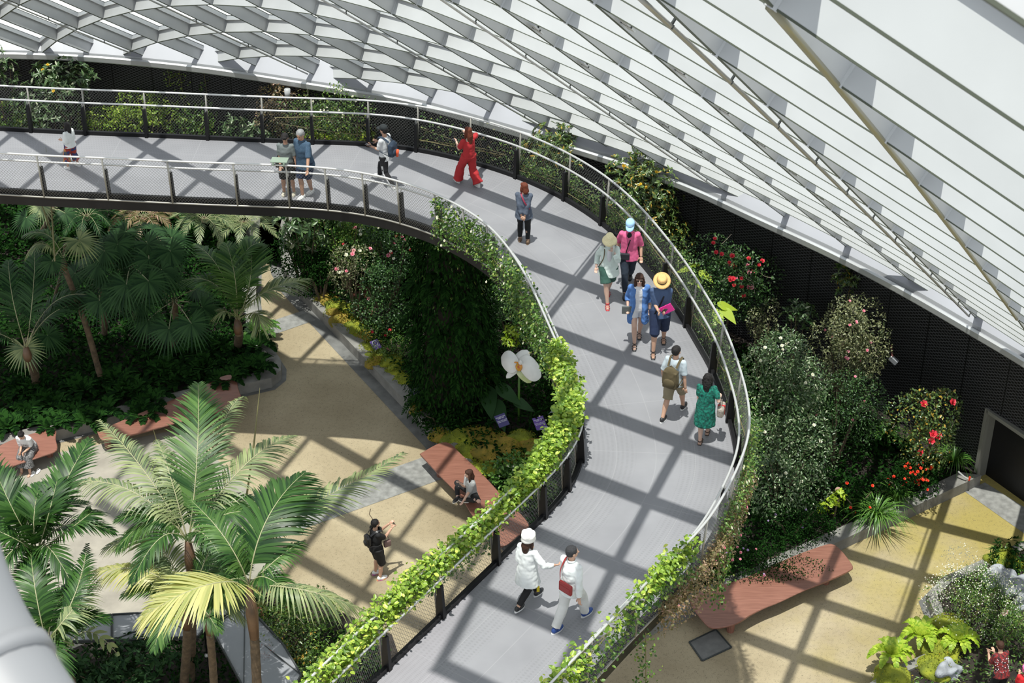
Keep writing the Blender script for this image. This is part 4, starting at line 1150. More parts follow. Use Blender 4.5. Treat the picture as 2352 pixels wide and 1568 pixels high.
# fan palms
def fan_leaf(parent, base, hub, R, nrm, fwd, leaf, n=30, spread=2.6, name='fan_leaf', w=.05, droop=.25):
    base, hub = Vector(base), Vector(hub)
    N_ = np.array(Vector(nrm).normalized()); F_ = np.array(fwd, float); F_ = F_ - N_ * (F_ @ N_); F_ = F_ / np.linalg.norm(F_); S_ = np.cross(F_, N_)
    a = np.linspace(-spread, spread, n); m = 6; q = np.linspace(0, 1, m)
    D = np.cos(a)[:, None] * F_ + np.sin(a)[:, None] * S_
    ll = R * (1 - .18 * np.abs(a) / spread) * NR.uniform(.92, 1.05, n)
    C = np.array(hub)[None, None] + D[:, None] * (ll[:, None] * q[None])[..., None]
    C[..., 2] -= droop * ll[:, None] * (q[None] ** 2.2)
    W = (R * 2 * spread / n * .46) * np.array([.05, .55, .95, .8, .5, .05])[None] * np.ones((n, 1))
    S = np.cross(D, N_[None]); S = np.broadcast_to(S[:, None], C.shape)
    lb = LB().strips(C, W, S); o = lb.build(name, L[leaf], parent)
    MB().tube([base, base.lerp(hub, .5) + Vector((0, 0, .06)), hub], .012, 5).build('leaf_stalk', M_RIB, o)
    return o
def fan_palm(u, v, z, base, label, leaves, leaf='fan', R=.68, r=.08):
    c = at(u, v, z); g = at(base[0], base[1], .2); e = empty('fan_palm', g, label, 'palm')
    trunk(e, [g, g.lerp(c, .5) + Vector((.05, 0, 0)), c], r, r)
    for k, f in enumerate(leaves):
        hu, hv, hz = f[0], f[1], f[2]; lf = f[3] if len(f) > 3 else leaf; RR = f[4] if len(f) > 4 else R
        h = at(hu, hv, z + hz); d = h - c; dd = d.copy(); dd.z = 0
        if dd.length < .05: dd = Vector((rnd.uniform(-1, 1), -.5, 0))
        dd.normalize()
        fan_leaf(e, c, h, RR, dd * .45 + Vector((0, -.25, .85)), dd + Vector((0, 0, -.3)), lf)
    return e
def ring_leaves(u, v, n, ru, rv, z0=.6, ph=0, leaf=None, R=None):
    o = []
    for k in range(n):
        a = 2 * math.pi * k / n + ph
        t = [u + ru * math.cos(a), v + rv * math.sin(a), z0 + .25 * math.sin(a * 2)]
        if leaf or R: t += [leaf or 'fan', R or .75]
        o.append(tuple(t))
    return o
fan_palm(300, 610, 3.4, (310, 740), 'shaded fan palm with dark starry leaves left of the path palm', ring_leaves(300, 605, 9, 75, 48, .5, .3) + [(270, 560, .9), (340, 560, .9)])
fan_palm(400, 690, 2.4, (400, 800), 'low fan palm in deep shade in the middle of the left bed', ring_leaves(395, 700, 8, 70, 55, .4, .1) + [(385, 640, .8)])
fan_palm(230, 650, 3.0, (240, 780), 'fan palm behind the leaning trunk in the shaded bed', ring_leaves(230, 640, 7, 60, 50, .4, .7))
fan_palm(340, 560, 3.6, (350, 650), 'fan palm just below the walkway edge at left', ring_leaves(330, 560, 7, 70, 35, .5, .5))
fan_palm(60, 780, 1.6, (60, 860), 'pale fan leaf palm low at the left edge', [(55, 800, .5, 'palm_pale', .62), (110, 770, .4, 'fan', .6)])
fan_palm(150, 560, 4.6, (120, 700), 'sunlit fan palm leaf with yellow tips under the walkway', [(182, 552, .3, 'palm_pale', .62), (120, 600, .2, 'fan', .5)], r=.04)
fan_palm(120, 480, 2.2, (90, 540), 'yellow tipped fan palm peeping out below the walkway at far left', [(95, 472, .4, 'palm_pale', .55), (60, 500, .2, 'fan', .55), (150, 490, .2, 'fan', .5)])
# tall thin flower spikes
def spike(u0, v0, z0, u1, v1, z1, label):
    a, b = at(u0, v0, z0), at(u1, v1, z1)
    e = empty('spike_leaf', a, label, 'plant')
    MB().tube([a, a.lerp(b, .5) + Vector((.02, 0, 0)), b], [.022, .02, .004], 5).build('spear', mat('olive_spear', (.14, .13, .05), .6) if 'olive_spear' not in bpy.data.materials else bpy.data.materials['olive_spear'], e)
spike(126, 600, 5.2, 105, 338, 7.6, 'tall thin palm spear rising in front of the left walkway')
spike(120, 540, 4.8, 78, 428, 6.2, 'shorter thin palm spear left of the tall one')
spike(565, 1150, 5.4, 597, 890, 7.4, 'thin palm spear standing up over the dark floor')
spike(378, 1090, 4.5, 352, 985, 5.6, 'thin short spear in front of the long left bench')
# background palms and cycads right under the walkway at upper left
for (u, v, z, lab) in ((330, 500, 1.2, 'feathery plant with brown seed heads under the walkway'), (470, 505, 1.2, 'pale green cycad under the walkway near the path'), (560, 515, 1.0, 'spiky cycad beside the sunlit path under the walkway'), (200, 500, 1.4, 'dark feather palm under the walkway at left')):
    g = at(u, v, .25); c = at(u, v, z); e = empty('cycad', g, lab, 'plant')
    MB().tube([g, c], [.12, .1], 8).build('trunk', TRUNK, e)
    for k in range(12):
        a = 2 * math.pi * k / 12; d = Vector((math.cos(a), math.sin(a), 0)); R = rnd.uniform(.9, 1.25)
        palm_frond(e, c, c + d * R * .5 + Vector((0, 0, .55)), c + d * R + Vector((0, 0, -.1)), 'palm_pale' if 440 < u < 600 else ('vine_red' if u == 330 else 'fan'), .28, .022, 26, .2, 60, rr=.01)

# ================================================================ LEAFY COLUMN under the walkway
cb = at(1043, 985, 0); cb = Vector((cb.x, cb.y + .9, 0))
e = empty('planted_column', cb, 'tall column clothed in dark ferns carrying the walkway in the central bed', 'column')
mb = MB(); mb.tube([cb, cb + Vector((0, 0, 3)), cb + Vector((0, 0, DZ - .65))], [.85, .68, .55], 20); mb.build('core', M['soil'], e, smooth=True)
def column_leaves(name, leaf, n, ln, amp, zr=(0.1, 6.8)):
    a = NR.rand(n) * 6.283; z = NR.uniform(zr[0], zr[1], n)
    R = .92 - .055 * z + amp * np.abs(np.sin(a * 3 + z * 1.3)) * NR.rand(n) + NR.rand(n) * .12
    d = np.stack([np.cos(a), np.sin(a), np.zeros(n)], 1)
    P = np.array(cb)[None] + d * R[:, None]; P[:, 2] = z
    D = unit(d * .5 + NR.normal(size=(n, 3)) * .35 + [0, 0, -.7])
    LB().leaves(P, D, unit(d + [0, 0, .5]), ln * NR.uniform(.6, 1.3, n), ln * .36).build(name, L[leaf], e)
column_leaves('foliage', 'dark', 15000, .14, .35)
column_leaves('trailing_foliage', 'vine_mid', 700, .09, .3, (3.5, 6.8))
for k in range(46):
    a = rnd.uniform(0, 6.283); z = rnd.uniform(.5, 6.4); d = Vector((math.cos(a), math.sin(a), 0)); p = cb + d * (.92 - .055 * z) + Vector((0, 0, z))
    lb = LB()
    for j in range(3):
        dd = (d + Vector((rnd.uniform(-.6, .6), rnd.uniform(-.6, .6), 0))).normalized(); R = rnd.uniform(.4, .75)
        frond_strip(lb, arc(p, p + dd * R * .55 + Vector((0, 0, .18)), p + dd * R + Vector((0, 0, -.35)), 8), 16, R * .24, .035, .2, 65, 4)
    lb.build('fern_frond', L['grass' if (d.x > .5 and z > 3) else 'dark'], e)
# big taro leaves, grey agave
def broad_leaf_plant(u, v, z, label, leaves, leaf, s=.5, name='broad_leaf_plant'):
    g = at(u, v, .25); e = empty(name, g, label, 'plant')
    for (lu, lv, lz, ang, sz) in leaves:
        h = at(lu, lv, lz); lb = LB(); d = np.array([[math.cos(ang), math.sin(ang), -.35]])
        nn = 7; t = np.linspace(0, 1, nn); ww = sz * .55 * np.array([.35, .9, 1.0, .85, .62, .35, .03])
        C = (np.array(h)[None] + d * (t[:, None] - .15) * sz)[None]; C[..., 2] -= .12 * sz * t[None] ** 2
        S = unit(np.cross(d, [[0, -.3, 1]])); lb.strips(C, ww[None], np.broadcast_to(S[:, None], C.shape))
        o = lb.build('leaf', L[leaf], e)
        MB().tube([g, g.lerp(h, .6) + Vector((0, 0, .1)), h], .014, 5).build('leaf_stalk', L['grass'], o)
    return e
broad_leaf_plant(1130, 930, .3, 'taro with large arrow-shaped leaves below the orchid sculpture', [(1118, 895, 1.0, -1.4, .9), (1150, 890, 1.15, -.6, .75), (1135, 925, .8, -1.2, .9), (1185, 920, .9, -.3, .6), (1095, 880, 1.1, -2.2, .6)], 'fan')
broad_leaf_plant(1650, 730, .3, 'plant with long lime green leaves beside the outer railing', [(1655, 700, 3.0, .2, .55), (1645, 715, 2.9, -1.2, .5), (1665, 712, 2.9, -.9, .5), (1650, 725, 2.8, -2.0, .4)], 'lime')
broad_leaf_plant(1595, 640, .3, 'plant with upright lime leaves left of the long-leaved one', [(1600, 610, 3.3, 1.8, .5), (1585, 615, 3.2, 3.0, .4), (1610, 625, 3.2, -.6, .45), (1598, 640, 3.0, -1.2, .35)], 'lime')
for (u, v) in ((1285, 960), (1272, 1002), (1293, 978)):
    strap_clump(u, v, 'silver-grey rosette plant below the bright vines on the inner railing', .4, 22, 'grey_leaf', .9, .07, 'agave')['group'] = 'silver-grey rosette plants below the inner railing'
# bottom left undergrowth
shrub('shrub', 690, 1445, .8, (1.05, .8, .75), 3000, 'vine_mid', .06, .032, 'leafy mixed shrub between the pale canopy and the near railing vines', twigs=10)
shrub('shrub', 640, 1500, .9, (.8, .7, .7), 1500, 'rhodo', .07, .035, 'olive shrub above the lower edge beside the canopy', twigs=10)
shrub('shrub', 610, 1530, 1.2, (.35, .3, .4), 700, 'red_leaf', .04, .008, 'wiry reddish air plant hanging beside the near palm trunk', stems=1)
shrub('shrub', 790, 1530, .7, (.9, .8, .5), 1700, 'vine_mid', .07, .04, 'dark leafy plants seen through the netting at the lower edge')
shrub('shrub', 250, 1540, 1.0, (1.6, .8, .6), 1700, 'fan', .16, .07, 'dark broad-leaved plants in shade below the pale canopy', clus=5)
shrub('shrub', 100, 1560, .9, (1.0, .7, .5), 900, 'fan', .14, .06, 'dark foliage at the lower left corner', clus=5)
for (u, v, lab) in ((603, 1345, 'pale bromeliad beside the near palm trunk'), (640, 1372, 'bromeliad with a red flower spear at the floor edge'), (655, 1410, 'green bromeliad above the leafy shrub'), (600, 1400, 'striped bromeliad hugging the near palm trunk')):
    b_ = strap_clump(u, v, lab, .36, 34, 'brome', .35, .045, 'bromeliad', .9)
g = at(655, 1385, .4); MB().tube([g, g + Vector((.05, 0, .45))], [.012, .02], 5).build('flower_spear', P_['scarlet'], b_)
# soil bed lower left
bedE = poly_px([(150, 1500), (560, 1330), (640, 1345), (900, 1460), (1050, 1900), (-200, 1900), (-200, 1560)])
s_ = MB(); s_.add([(p.x, p.y, .05) for p in bedE], [tuple(range(len(bedE)))]); tag(s_.build('soil_bed_front', M['soil']), kind='structure')
ground_cover([Vector((p.x, p.y, 0)) for p in bedE], 9000, 'dark', .10, 'dark low foliage on the soil at the lower left', None, .3, .05)
# tiny white flowering cloud shrub, corner bed
shrub('shrub', 2235, 1385, .8, (.95, .85, .55), 2600, 'vine_mid', .05, .022, 'airy shrub covered in tiny white flowers in the lower right corner bed', stems=3, lumps=9)
def flecks(u, v, z, r, n, m, s, parent_label):
    C_ = np.array(at(u, v, z)); d = rand_dirs(n, .6); P = C_ + d * np.array(r) * NR.uniform(.75, 1.08, (n, 1))
    lb = LB(); lb.leaves(P, rand_dirs(n), rand_dirs(n, 1), s, s); return lb
wf = [o for o in bpy.data.objects if o.get('label', '').startswith('airy shrub covered')][0]
o = flecks(2235, 1380, .8, (1.15, 1.0, .8), 1500, 'white', .03, '').build('blossom', P_['white'], wf); o['kind'] = 'stuff'
o = flecks(2205, 1285, .9, (.42, .3, .4), 150, 'white', .03, '').build('blossom', P_['white'], wf); o['kind'] = 'stuff'
shrub('shrub', 2320, 1440, .7, (.6, .5, .5), 900, 'vine_mid', .06, .025, 'leafy shrub right of the white-flowered one at the picture edge', stems=3)
shrub('shrub', 2330, 1270, .6, (.5, .4, .3), 500, 'dark', .12, .03, 'dark leaves above the grey rocks at the right edge', clus=6, stems=1)

# ---- moss mounds and rocks
def lump(u, v, r, label, m, name, cat, z=.2, amp=.25, n=22, seed=0, leaf=None, nl=0, kind=None, grp=None):
    c = at(u, v, z); rr = random.Random(seed)
    bm = bmesh.new(); bmesh.ops.create_icosphere(bm, subdivisions=4, radius=1)
    ks = [(Vector((rr.uniform(-1, 1), rr.uniform(-1, 1), rr.uniform(-1, 1))).normalized(), rr.uniform(2, 6), rr.uniform(0, 6)) for _ in range(9)]
    for w in bm.verts:
        d = w.co.normalized(); f = 1 + amp * sum(math.sin(k.dot(d) * q + ph) for k, q, ph in ks) / 4
        w.co = Vector((d.x * r[0] * f, d.y * r[1] * f, d.z * r[2] * f))
    me = bpy.data.meshes.new(name); bm.to_mesh(me); bm.free()
    if 'rock' not in name: me.polygons.foreach_set('use_smooth', [True] * len(me.polygons))
    o = link_mesh(name, me, m); o.location = c; tag(o, label, cat, grp, kind)
    if nl:
        d = rand_dirs(nl, .8); P = np.array(c) + d * np.array(r) * (1 + .02)
        lb = LB(); lb.leaves(P, unit(d + NR.normal(size=(nl, 3)) * .5), rand_dirs(nl), .05, .022)
        t = lb.build('tuft', L[leaf], o); t['kind'] = 'stuff'
    return o
MOSS = mat('moss_green', (0.10, 0.13, 0.012), 0.95, scale=3, col2=(0.28, 0.30, 0.02), bump=.8, bscale=30)
MOSSO = mat('moss_orange', (0.14, 0.12, 0.015), 0.95, scale=4, col2=(0.34, 0.22, 0.03), bump=.8, bscale=30)
ROCK = mat('grey_slate_rock', (0.16, 0.17, 0.18), 0.8, scale=3, col2=(0.36, 0.38, 0.41), bump=.6, bscale=8)
mg = 'moss cushions along the straight kerb of the central bed'
for k, (u, v, a) in enumerate([(748, 690, .35), (772, 705, .33), (795, 715, .35), (790, 740, .35), (815, 745, .32), (820, 765, .3), (838, 775, .32), (850, 800, .3), (870, 815, .3), (862, 835, .26), (885, 838, .28), (905, 855, .26), (765, 728 - 6, .25), (925, 875, .26), (905, 830, .3)]):
    lump(u, v, (a, a * .85, .16), 'bright yellow-green moss cushion beside the straight kerb', MOSS if k % 3 else MOSSO, 'moss_cushion', 'moss', .26, .3, seed=k, leaf='moss', nl=260, grp=mg)
mg = 'dim moss cushions at the foot of the central bed'
for k, (u, v, a) in enumerate([(1050, 1010, .4), (1090, 1000, .4), (1130, 1010, .4), (1075, 1040, .4), (1120, 1050, .4), (1160, 1030, .4), (1200, 1010, .4), (1185, 1055, .35), (1230, 1030, .4), (1100, 1080, .35), (1010, 1000, .25), (960, 940, .22)]):
    lump(u, v, (a, a * .85, .16), 'dim brownish moss cushion in front of the purple signs', MOSSO if k % 3 else MOSS, 'moss_cushion', 'moss', .26, .3, seed=k + 30, leaf='moss', nl=200, grp=mg)
for k, (u, v, lab) in enumerate([(2310, 1292, 'bright moss cushion above the grey rocks at the right edge'), (2150, 1535, 'moss mound under the middle yellow-green fern'), (2050, 1560, 'moss mound below the leftmost yellow-green fern'), (2165, 1500, 'moss mound under the rightmost yellow-green fern'), (2180, 1440, 'moss strip inside the corner kerb')]):
    lump(u, v, (.42, .35, .25), lab, MOSS, 'moss_mound', 'moss', .25, .3, seed=k + 60, leaf='moss', nl=360)
for k, (u, v, r, lab) in enumerate([(2290, 1330, .34, 'left grey rock above the white-flowered shrub'), (2330, 1345, .38, 'right grey rock above the white-flowered shrub'), (2350, 1380, .3, 'grey rock half hidden at the right picture edge'), (2175, 1540, .28, 'grey rock between the ferns and the crouching visitor')]):
    lump(u, v, (r, r * .8, r * .8), lab, ROCK, 'rock', 'rock', .35, .5, seed=k + 80)
# bark mulch patches
for k, (u, v) in enumerate([(842, 668), (850, 708)]):
    lump(u, v, (.55, .35, .05), ('upper', 'lower')[k] + ' patch of red bark mulch under the open camellia', mat('bark_mulch', (.06, .015, .008), .9, scale=30, col2=(.16, .05, .03), bump=1, bscale=40) if k == 0 else bpy.data.materials['bark_mulch'], 'mulch_patch', 'mulch', .25, .2, seed=k)

# ================================================================ VINES ON THE RAILINGS
def rail_vine(path, ON, k0, k1, n, leaf, label, h=(.75, 1.35), o=(.0, .38), hang_n=0, hang_leaf=None, ln=.085, wd=.06, fl=None, clump=False, hang=(.2, 1.1)):
    ks = NR.uniform(k0, k1, n * 3); ph = NR.uniform(0, 6)
    den = (.5 + .5 * np.sin(ks * .37 + ph) * np.sin(ks * .153 + 2 * ph)) ** (1.6 if clump else .8) + (.05 if clump else .25)
    ks = ks[NR.rand(len(ks)) < den][:n]; n = len(ks)
    wave = .5 + .5 * np.sin(ks * .13 + 1.3) * np.sin(ks * .051)
    def pos(kk, oo, hh):
        i = np.clip(kk.astype(int), 0, len(path) - 2); f = (kk - i)[:, None]
        A = np.array([list(path[q]) for q in i]); B = np.array([list(path[q + 1]) for q in i]); O_ = np.array([list(ON[q]) for q in i])
        P = A * (1 - f) + B * f + O_ * oo[:, None]; P[:, 2] += hh; return P, O_
    oo = NR.uniform(o[0], o[1], n) * (.55 + .55 * wave) + NR.normal(size=n) * .05; hh = NR.uniform(h[0], h[1], n) * (.82 + .25 * wave) 
    P, O_ = pos(ks, oo, hh)
    e = empty('climbing_vine', Vector(P[0]), label, 'vine')
    lb = LB(); s = NR.uniform(.6, 1.35, n)
    lb.leaves(P, unit(NR.normal(size=(n, 3)) * [1, 1, .5] + O_ * .2), unit(NR.normal(size=(n, 3)) * .35 + [0, -.2, 1]), ln * s, wd * s, .2)
    lb.build('foliage', L[leaf], e)
    if hang_n:
        kk = NR.uniform(k0, k1, hang_n); 
        cl = np.sin(kk * .21) * .5 + .5
        P, O_ = pos(kk, NR.uniform(.12, .34, hang_n), NR.uniform(hang[0], hang[1], hang_n) * (1 - .45 * cl) + .45 * cl * h[1] * .8)
        s = NR.uniform(.6, 1.3, hang_n); lb = LB()
        lb.leaves(P, unit(NR.normal(size=(hang_n, 3)) * .7 + O_ * .5 + [0, 0, -.4]), unit(O_ * .6 + NR.normal(size=(hang_n, 3)) * .4 + [0, 0, .5]), ln * .8 * s, wd * .8 * s, .2)
        lb.build('hanging_foliage', L[hang_leaf or leaf], e)
    for q in range(3):
        mb = MB(); kk = np.arange(k0, k1, 3.0)
        P, _ = pos(kk, .17 + .1 * np.sin(kk * .17 + q * 2), (h[0] + h[1]) / 2 - .1 * q + .12 * np.sin(kk * .11 + q))
        mb.tube([Vector(p) for p in P], .009, 4); mb.build('stem', VSTEM, e)
    if fl:
        for (m, k, sz) in fl:
            kk = NR.uniform(k0, k1, k); P, O_ = pos(kk, NR.uniform(.2, .42, k), NR.uniform(max(hang[0], -.35), h[1], k))
            for p_, o_ in zip(P, O_):
                fb = LB(); flower(fb, p_, o_ + [0, 0, .6], sz, 5); fb.build('flower', P_[m], e)
    return e
def kin(path, u, v): 
    p = at(u, v, DZ); return min(range(len(path)), key=lambda k: (path[k] - p).length)
ka, kb, kc, kd_, ke = kin(inn, 1007, 535), kin(inn, 1268, 827), kin(inn, 1338, 1040), kin(inn, 1137, 1299), len(inn) - 3
rail_vine(inn, ON_in, kd_, ke, 4200, 'vine', 'thick bright green vine draped over the near inner railing at the bottom of the picture', (.85, 1.36), (.02, .42), 2400, 'vine_mid', .085, .06)
rail_vine(inn, ON_in, kc, kd_, 3600, 'vine', 'bright green vine on the inner railing above the long red bench', (.9, 1.38), (.02, .40), 1100, 'vine_mid', .085, .06)
rail_vine(inn, ON_in, kb + 6, kc, 2600, 'vine', 'yellow-green vine wrapped round the sharp bend of the inner railing', (.75, 1.32), (.05, .42), 900, 'vine', .08, .055)
rail_vine(inn, ON_in, ka, kb + 6, 3400, 'vine_mid', 'white-flowered climber covering the netting of the inner railing left of the strolling couples', (.1, 1.15), (.10, .36), 1900, 'vine_mid', .07, .048, fl=[('white', 34, .038)], hang=(-.5, .6))
kk1, kk2, kk3, kk4, kk5, kk6 = kin(out, 1340, 1572), kin(out, 1596, 1303), kin(out, 1676, 1153), kin(out, 1637, 858), kin(out, 1388, 520), kin(out, 1185, 408)
rail_vine(out, ON_out, kk1 - 4, min(len(out) - 3, kk1 + 22), 900, 'vine', 'bright vine at the lower end of the outer railing', (.8, 1.25), (.0, .36), 500, 'vine_mid', clump=True)
rail_vine(out, ON_out, kk2 + 3, kk1 - 4, 800, 'vine', 'thin bright vine trailing along the lower outer railing', (.85, 1.22), (.08, .30), 700, 'vine_mid', clump=True)
rail_vine(out, ON_out, kk2 - 18, kk1 - 14, 900, 'vine_red', 'bronze pink vine hanging below the lower outer railing', (.0, .3), (.15, .4), 2600, 'vine_red', .06, .045, fl=[('pink', 6, .035), ('white', 8, .03)], hang=(-.75, .35))
rail_vine(out, ON_out, kk4, kk2 - 4, 1400, 'vine_mid', 'pale-flowered climber outside the right bend of the outer railing', (.0, .9), (.18, .5), 2600, 'vine_mid', .055, .035, fl=[('white', 46, .036)], hang=(-.7, .5))
rail_vine(out, ON_out, kk5, kk4, 2600, 'vine_mid', 'fine-leaved climber covering the outer railing beside the strolling couples', (.05, 1.15), (.12, .42), 1500, 'vine_mid', .05, .025, fl=[('white', 16, .028)], hang=(-.6, .5))
rail_vine(out, ON_out, kk6, kk5, 900, 'vine_mid', 'sparse climber low on the outer railing behind the woman in the dark blue jacket', (.0, .55), (.15, .45), 1100, 'vine_mid', .055, .03, fl=[('white', 10, .03)], hang=(-.8, .3))
rail_vine(out, ON_out, kin(out, 952, 346), kk6, 300, 'vine_mid', 'thin flowering climber outside the railing behind the woman in red', (.0, 1.0), (.2, .4), 260, 'vine_red', .06, .035, fl=[('white', 22, .035)], hang=(-.6, .6))
rail_vine(out, ON_out, kin(out, 640, 326), kin(out, 860, 336), 300, 'vine_mid', 'thin climber outside the far railing behind the couple at the lectern', (.0, 1.1), (.2, .45), 200, 'vine_red', .06, .035, fl=[('white', 8, .03)], hang=(-.6, .6))
# trailing strands hanging far below the outer railing
for (k, hgt, n, lab) in ((kk2 + 14, 2.4, 260, 'long green strand hanging from the outer railing above the red bench'), (kk2 - 4, 1.6, 130, 'short green strand hanging at the right of the red bench end'), (kk1 - 26, 1.2, 110, 'green strand hanging over the yard near the lower edge')):
    p = out[k] + ON_out[k] * .3 + Vector((0, 0, .2)); t = NR.rand(n)
    e = empty('hanging_vine', p, lab, 'vine')
    P = np.array(p)[None] + np.stack([NR.normal(size=n) * .10, NR.normal(size=n) * .08, -t * hgt], 1)
    LB().leaves(P, rand_dirs(n, -.4), unit(NR.normal(size=(n, 3)) * .5 + [0, -.5, .6]), .06, .042).build('foliage', L['vine_mid'], e)
    MB().tube([p, p + Vector((.05, 0, -hgt * .5)), p + Vector((0, 0, -hgt))], .008, 4).build('stem', VSTEM, e)
# ================================================================ BENCHES
def wood_mat(name, c1, c2):
    m, nt, b = new_mat(name)
    tc = nt.nodes.new('ShaderNodeTexCoord'); mp = nt.nodes.new('ShaderNodeMapping'); mp.inputs['Scale'].default_value = (1.5, 34, 1); mp.inputs['Rotation'].default_value = (0, 0, -.45)
    nt.links.new(tc.outputs['Object'], mp.inputs['Vector'])
    n = tex(nt, 'ShaderNodeTexNoise', Scale=1.6, Detail=6.0); nt.links.new(mp.outputs['Vector'], n.inputs['Vector'])
    r = nt.nodes.new('ShaderNodeValToRGB'); r.color_ramp.elements[0].position = .35; r.color_ramp.elements[1].position = .65
    r.color_ramp.elements[0].color = (*c1, 1); r.color_ramp.elements[1].color = (*c2, 1)
    nt.links.new(n.outputs['Fac'], r.inputs['Fac']); nt.links.new(r.outputs['Color'], b.inputs['Base Color'])
    b.inputs['Roughness'].default_value = .42
    return m
RWOOD = wood_mat('red_brown_timber_slab', (0.165, 0.068, 0.046), (0.235, 0.105, 0.073))
def bench(px, label, legs, z=.45, th=.07):
    P = [at(u, v, z) for u, v in px]
    P = P + [P[0]]
    c = resample(catmull(P, 6), .09)[:-1]
    cen = sum(c, Vector()) / len(c)
    e = empty('bench', Vector((cen.x, cen.y, 0)), label, 'bench')
    mb = MB(); n = len(c); vs = []
    for dz, ins in ((-th, .05), (-th * .45, 0), (-.012, .0), (0, .015)):
        for p in c:
            q = p + (cen - p).normalized() * ins; vs.append((q.x, q.y, z + dz))
    fs = [(r * n + k, r * n + (k + 1) % n, (r + 1) * n + (k + 1) % n, (r + 1) * n + k) for r in range(3) for k in range(n)]
    fs += [tuple(range(3 * n, 4 * n)), tuple(range(n))[::-1]]
    mb.add(vs, fs); mb.build('seat', RWOOD, e)
    for (u, v) in legs:
        p = at(u, v, z - th); MB().tube([(p.x, p.y, z - th + .01), (p.x, p.y, 0)], [.10, .085], 10).build('leg', RWOOD, e)
    return e
def zz(L_, ox, oy, s=2.936): return [(ox + a / s, oy + b / s) for a, b in L_]
bench(zz([(145, 960), (320, 905), (530, 830), (690, 755), (850, 690), (1000, 638), (1060, 630), (1120, 675), (1190, 770), (1180, 805), (1020, 880), (860, 945), (700, 1020), (600, 1060), (500, 1110), (420, 1160), (330, 1188), (240, 1195), (185, 1150), (110, 1050), (100, 995)], 1552, 1034),
      'wide red wooden slab bench in front of the right bed', [(1680, 1420), (1900, 1310), (1640, 1375), (1850, 1285)])
bench([(964, 1041), (1022, 1014), (1062, 1045), (1110, 1090), (1165, 1150), (1214, 1203), (1188, 1230), (1152, 1252), (1112, 1215), (1082, 1178), (1058, 1140), (1012, 1093)],
      'red wooden slab bench with the cross-legged woman, partly behind the near vines', [(1010, 1065), (1150, 1225), (1060, 1085), (1185, 1200)])
bench([(223, 990), (300, 957), (400, 915), (460, 888), (510, 864), (538, 862), (547, 890), (553, 925), (500, 945), (443, 960), (354, 984), (290, 1000), (238, 1010)],
      'long dark red slab bench in the shade of the left bed', [(245, 1000), (520, 915), (380, 950)])
bench([(-40, 1045), (20, 1012), (70, 996), (124, 983), (128, 1008), (130, 1033), (98, 1046), (50, 1062), (-30, 1085)],
      'short red slab bench at the left edge carrying the woman in the patterned skirt', [(60, 1045), (110, 1020)])

# ================================================================ SIGNS, SCULPTURE, DEVICES
PURP = mat('purple_sign_plate', (0.10, 0.045, 0.26), .5)
PURPD = mat('navy_sign_plate', (0.045, 0.035, 0.15), .5)
PRINT = mat('white_print', (0.80, 0.80, 0.82), .6)
def text_on(parent, body, M_, size, m, name='lettering', align='CENTER'):
    c = bpy.data.curves.new(name, 'FONT'); c.body = body; c.size = size; c.align_x = align; c.extrude = .0008; c.space_line = .9
    c.materials.append(m); o = bpy.data.objects.new(name, c); COL.objects.link(o)
    o.parent = parent; o.matrix_parent_inverse = wm(parent).inverted(); o.matrix_basis = M_
    return o
def plate_sign(u, v, z, w, h, yaw, tilt, label, lines, m, emblem=True, g0=.25):
    c = at(u, v, z); e = empty('plant_sign', Vector((c.x, c.y, g0)), label, 'sign', 'purple signs in the central bed')
    R = Matrix.Translation(c) @ Matrix.Rotation(yaw, 4, 'Z') @ Matrix.Rotation(tilt, 4, 'X')
    b = MB().box((-w / 2, -h / 2, -.008), (w / 2, h / 2, 0), R).build('plate', m, e)
    MB().tube([(c.x, c.y, g0 - .05), c - Vector((0, 0, .01))], .012, 6).build('stake', M['black'], e)
    if emblem:
        mb = MB(); seg = 20; vs = []
        for k in range(seg):
            a = 2 * math.pi * k / seg
            for rr in (.26, .34): vs.append(R @ Vector((w * rr * math.cos(a), h * .16 + w * rr * math.sin(a), .002)))
        mb.add(vs, [(k * 2, k * 2 + 1, ((k + 1) % seg) * 2 + 1, ((k + 1) % seg) * 2) for k in range(seg)])
        mb.tube([R @ Vector((-.02, h * .28, .002)), R @ Vector((.02, h * .17, .002)), R @ Vector((-.01, h * .06, .002))], .006, 4)
        mb.build('emblem', PRINT, e)
    y0 = -h * .18 if emblem else h * .26
    text_on(e, lines, R @ Matrix.Translation((0, y0, .002)), w * (.115 if emblem else .12), PRINT)
    return e
plate_sign(863, 791, .62, .24, .27, .62, .55, 'purple sign with round white emblem on the bright moss', 'PLEASE STAY OFF\nPLANTING BED', PURP)
plate_sign(956, 901, .62, .24, .27, .62, .5, 'dark blue sign with round emblem at the column foot', 'PLEASE STAY OFF\nPLANTING BED', PURPD)
plate_sign(1153, 965, .7, .30, .33, .55, .6, 'dim purple text sign below the orchid sculpture, the left of two', 'ORCHIDS AFTER\nTHEIR TIME\n\nWhite moth orchid\nof the cool forest', PURPD, False)
plate_sign(1240, 971, .75, .30, .33, .45, .6, 'brighter purple text sign nearest the bright railing vines', 'ORCHIDS AFTER\nTHEIR TIME\n\nWhite moth orchid\nof the cool forest', PURP, False)

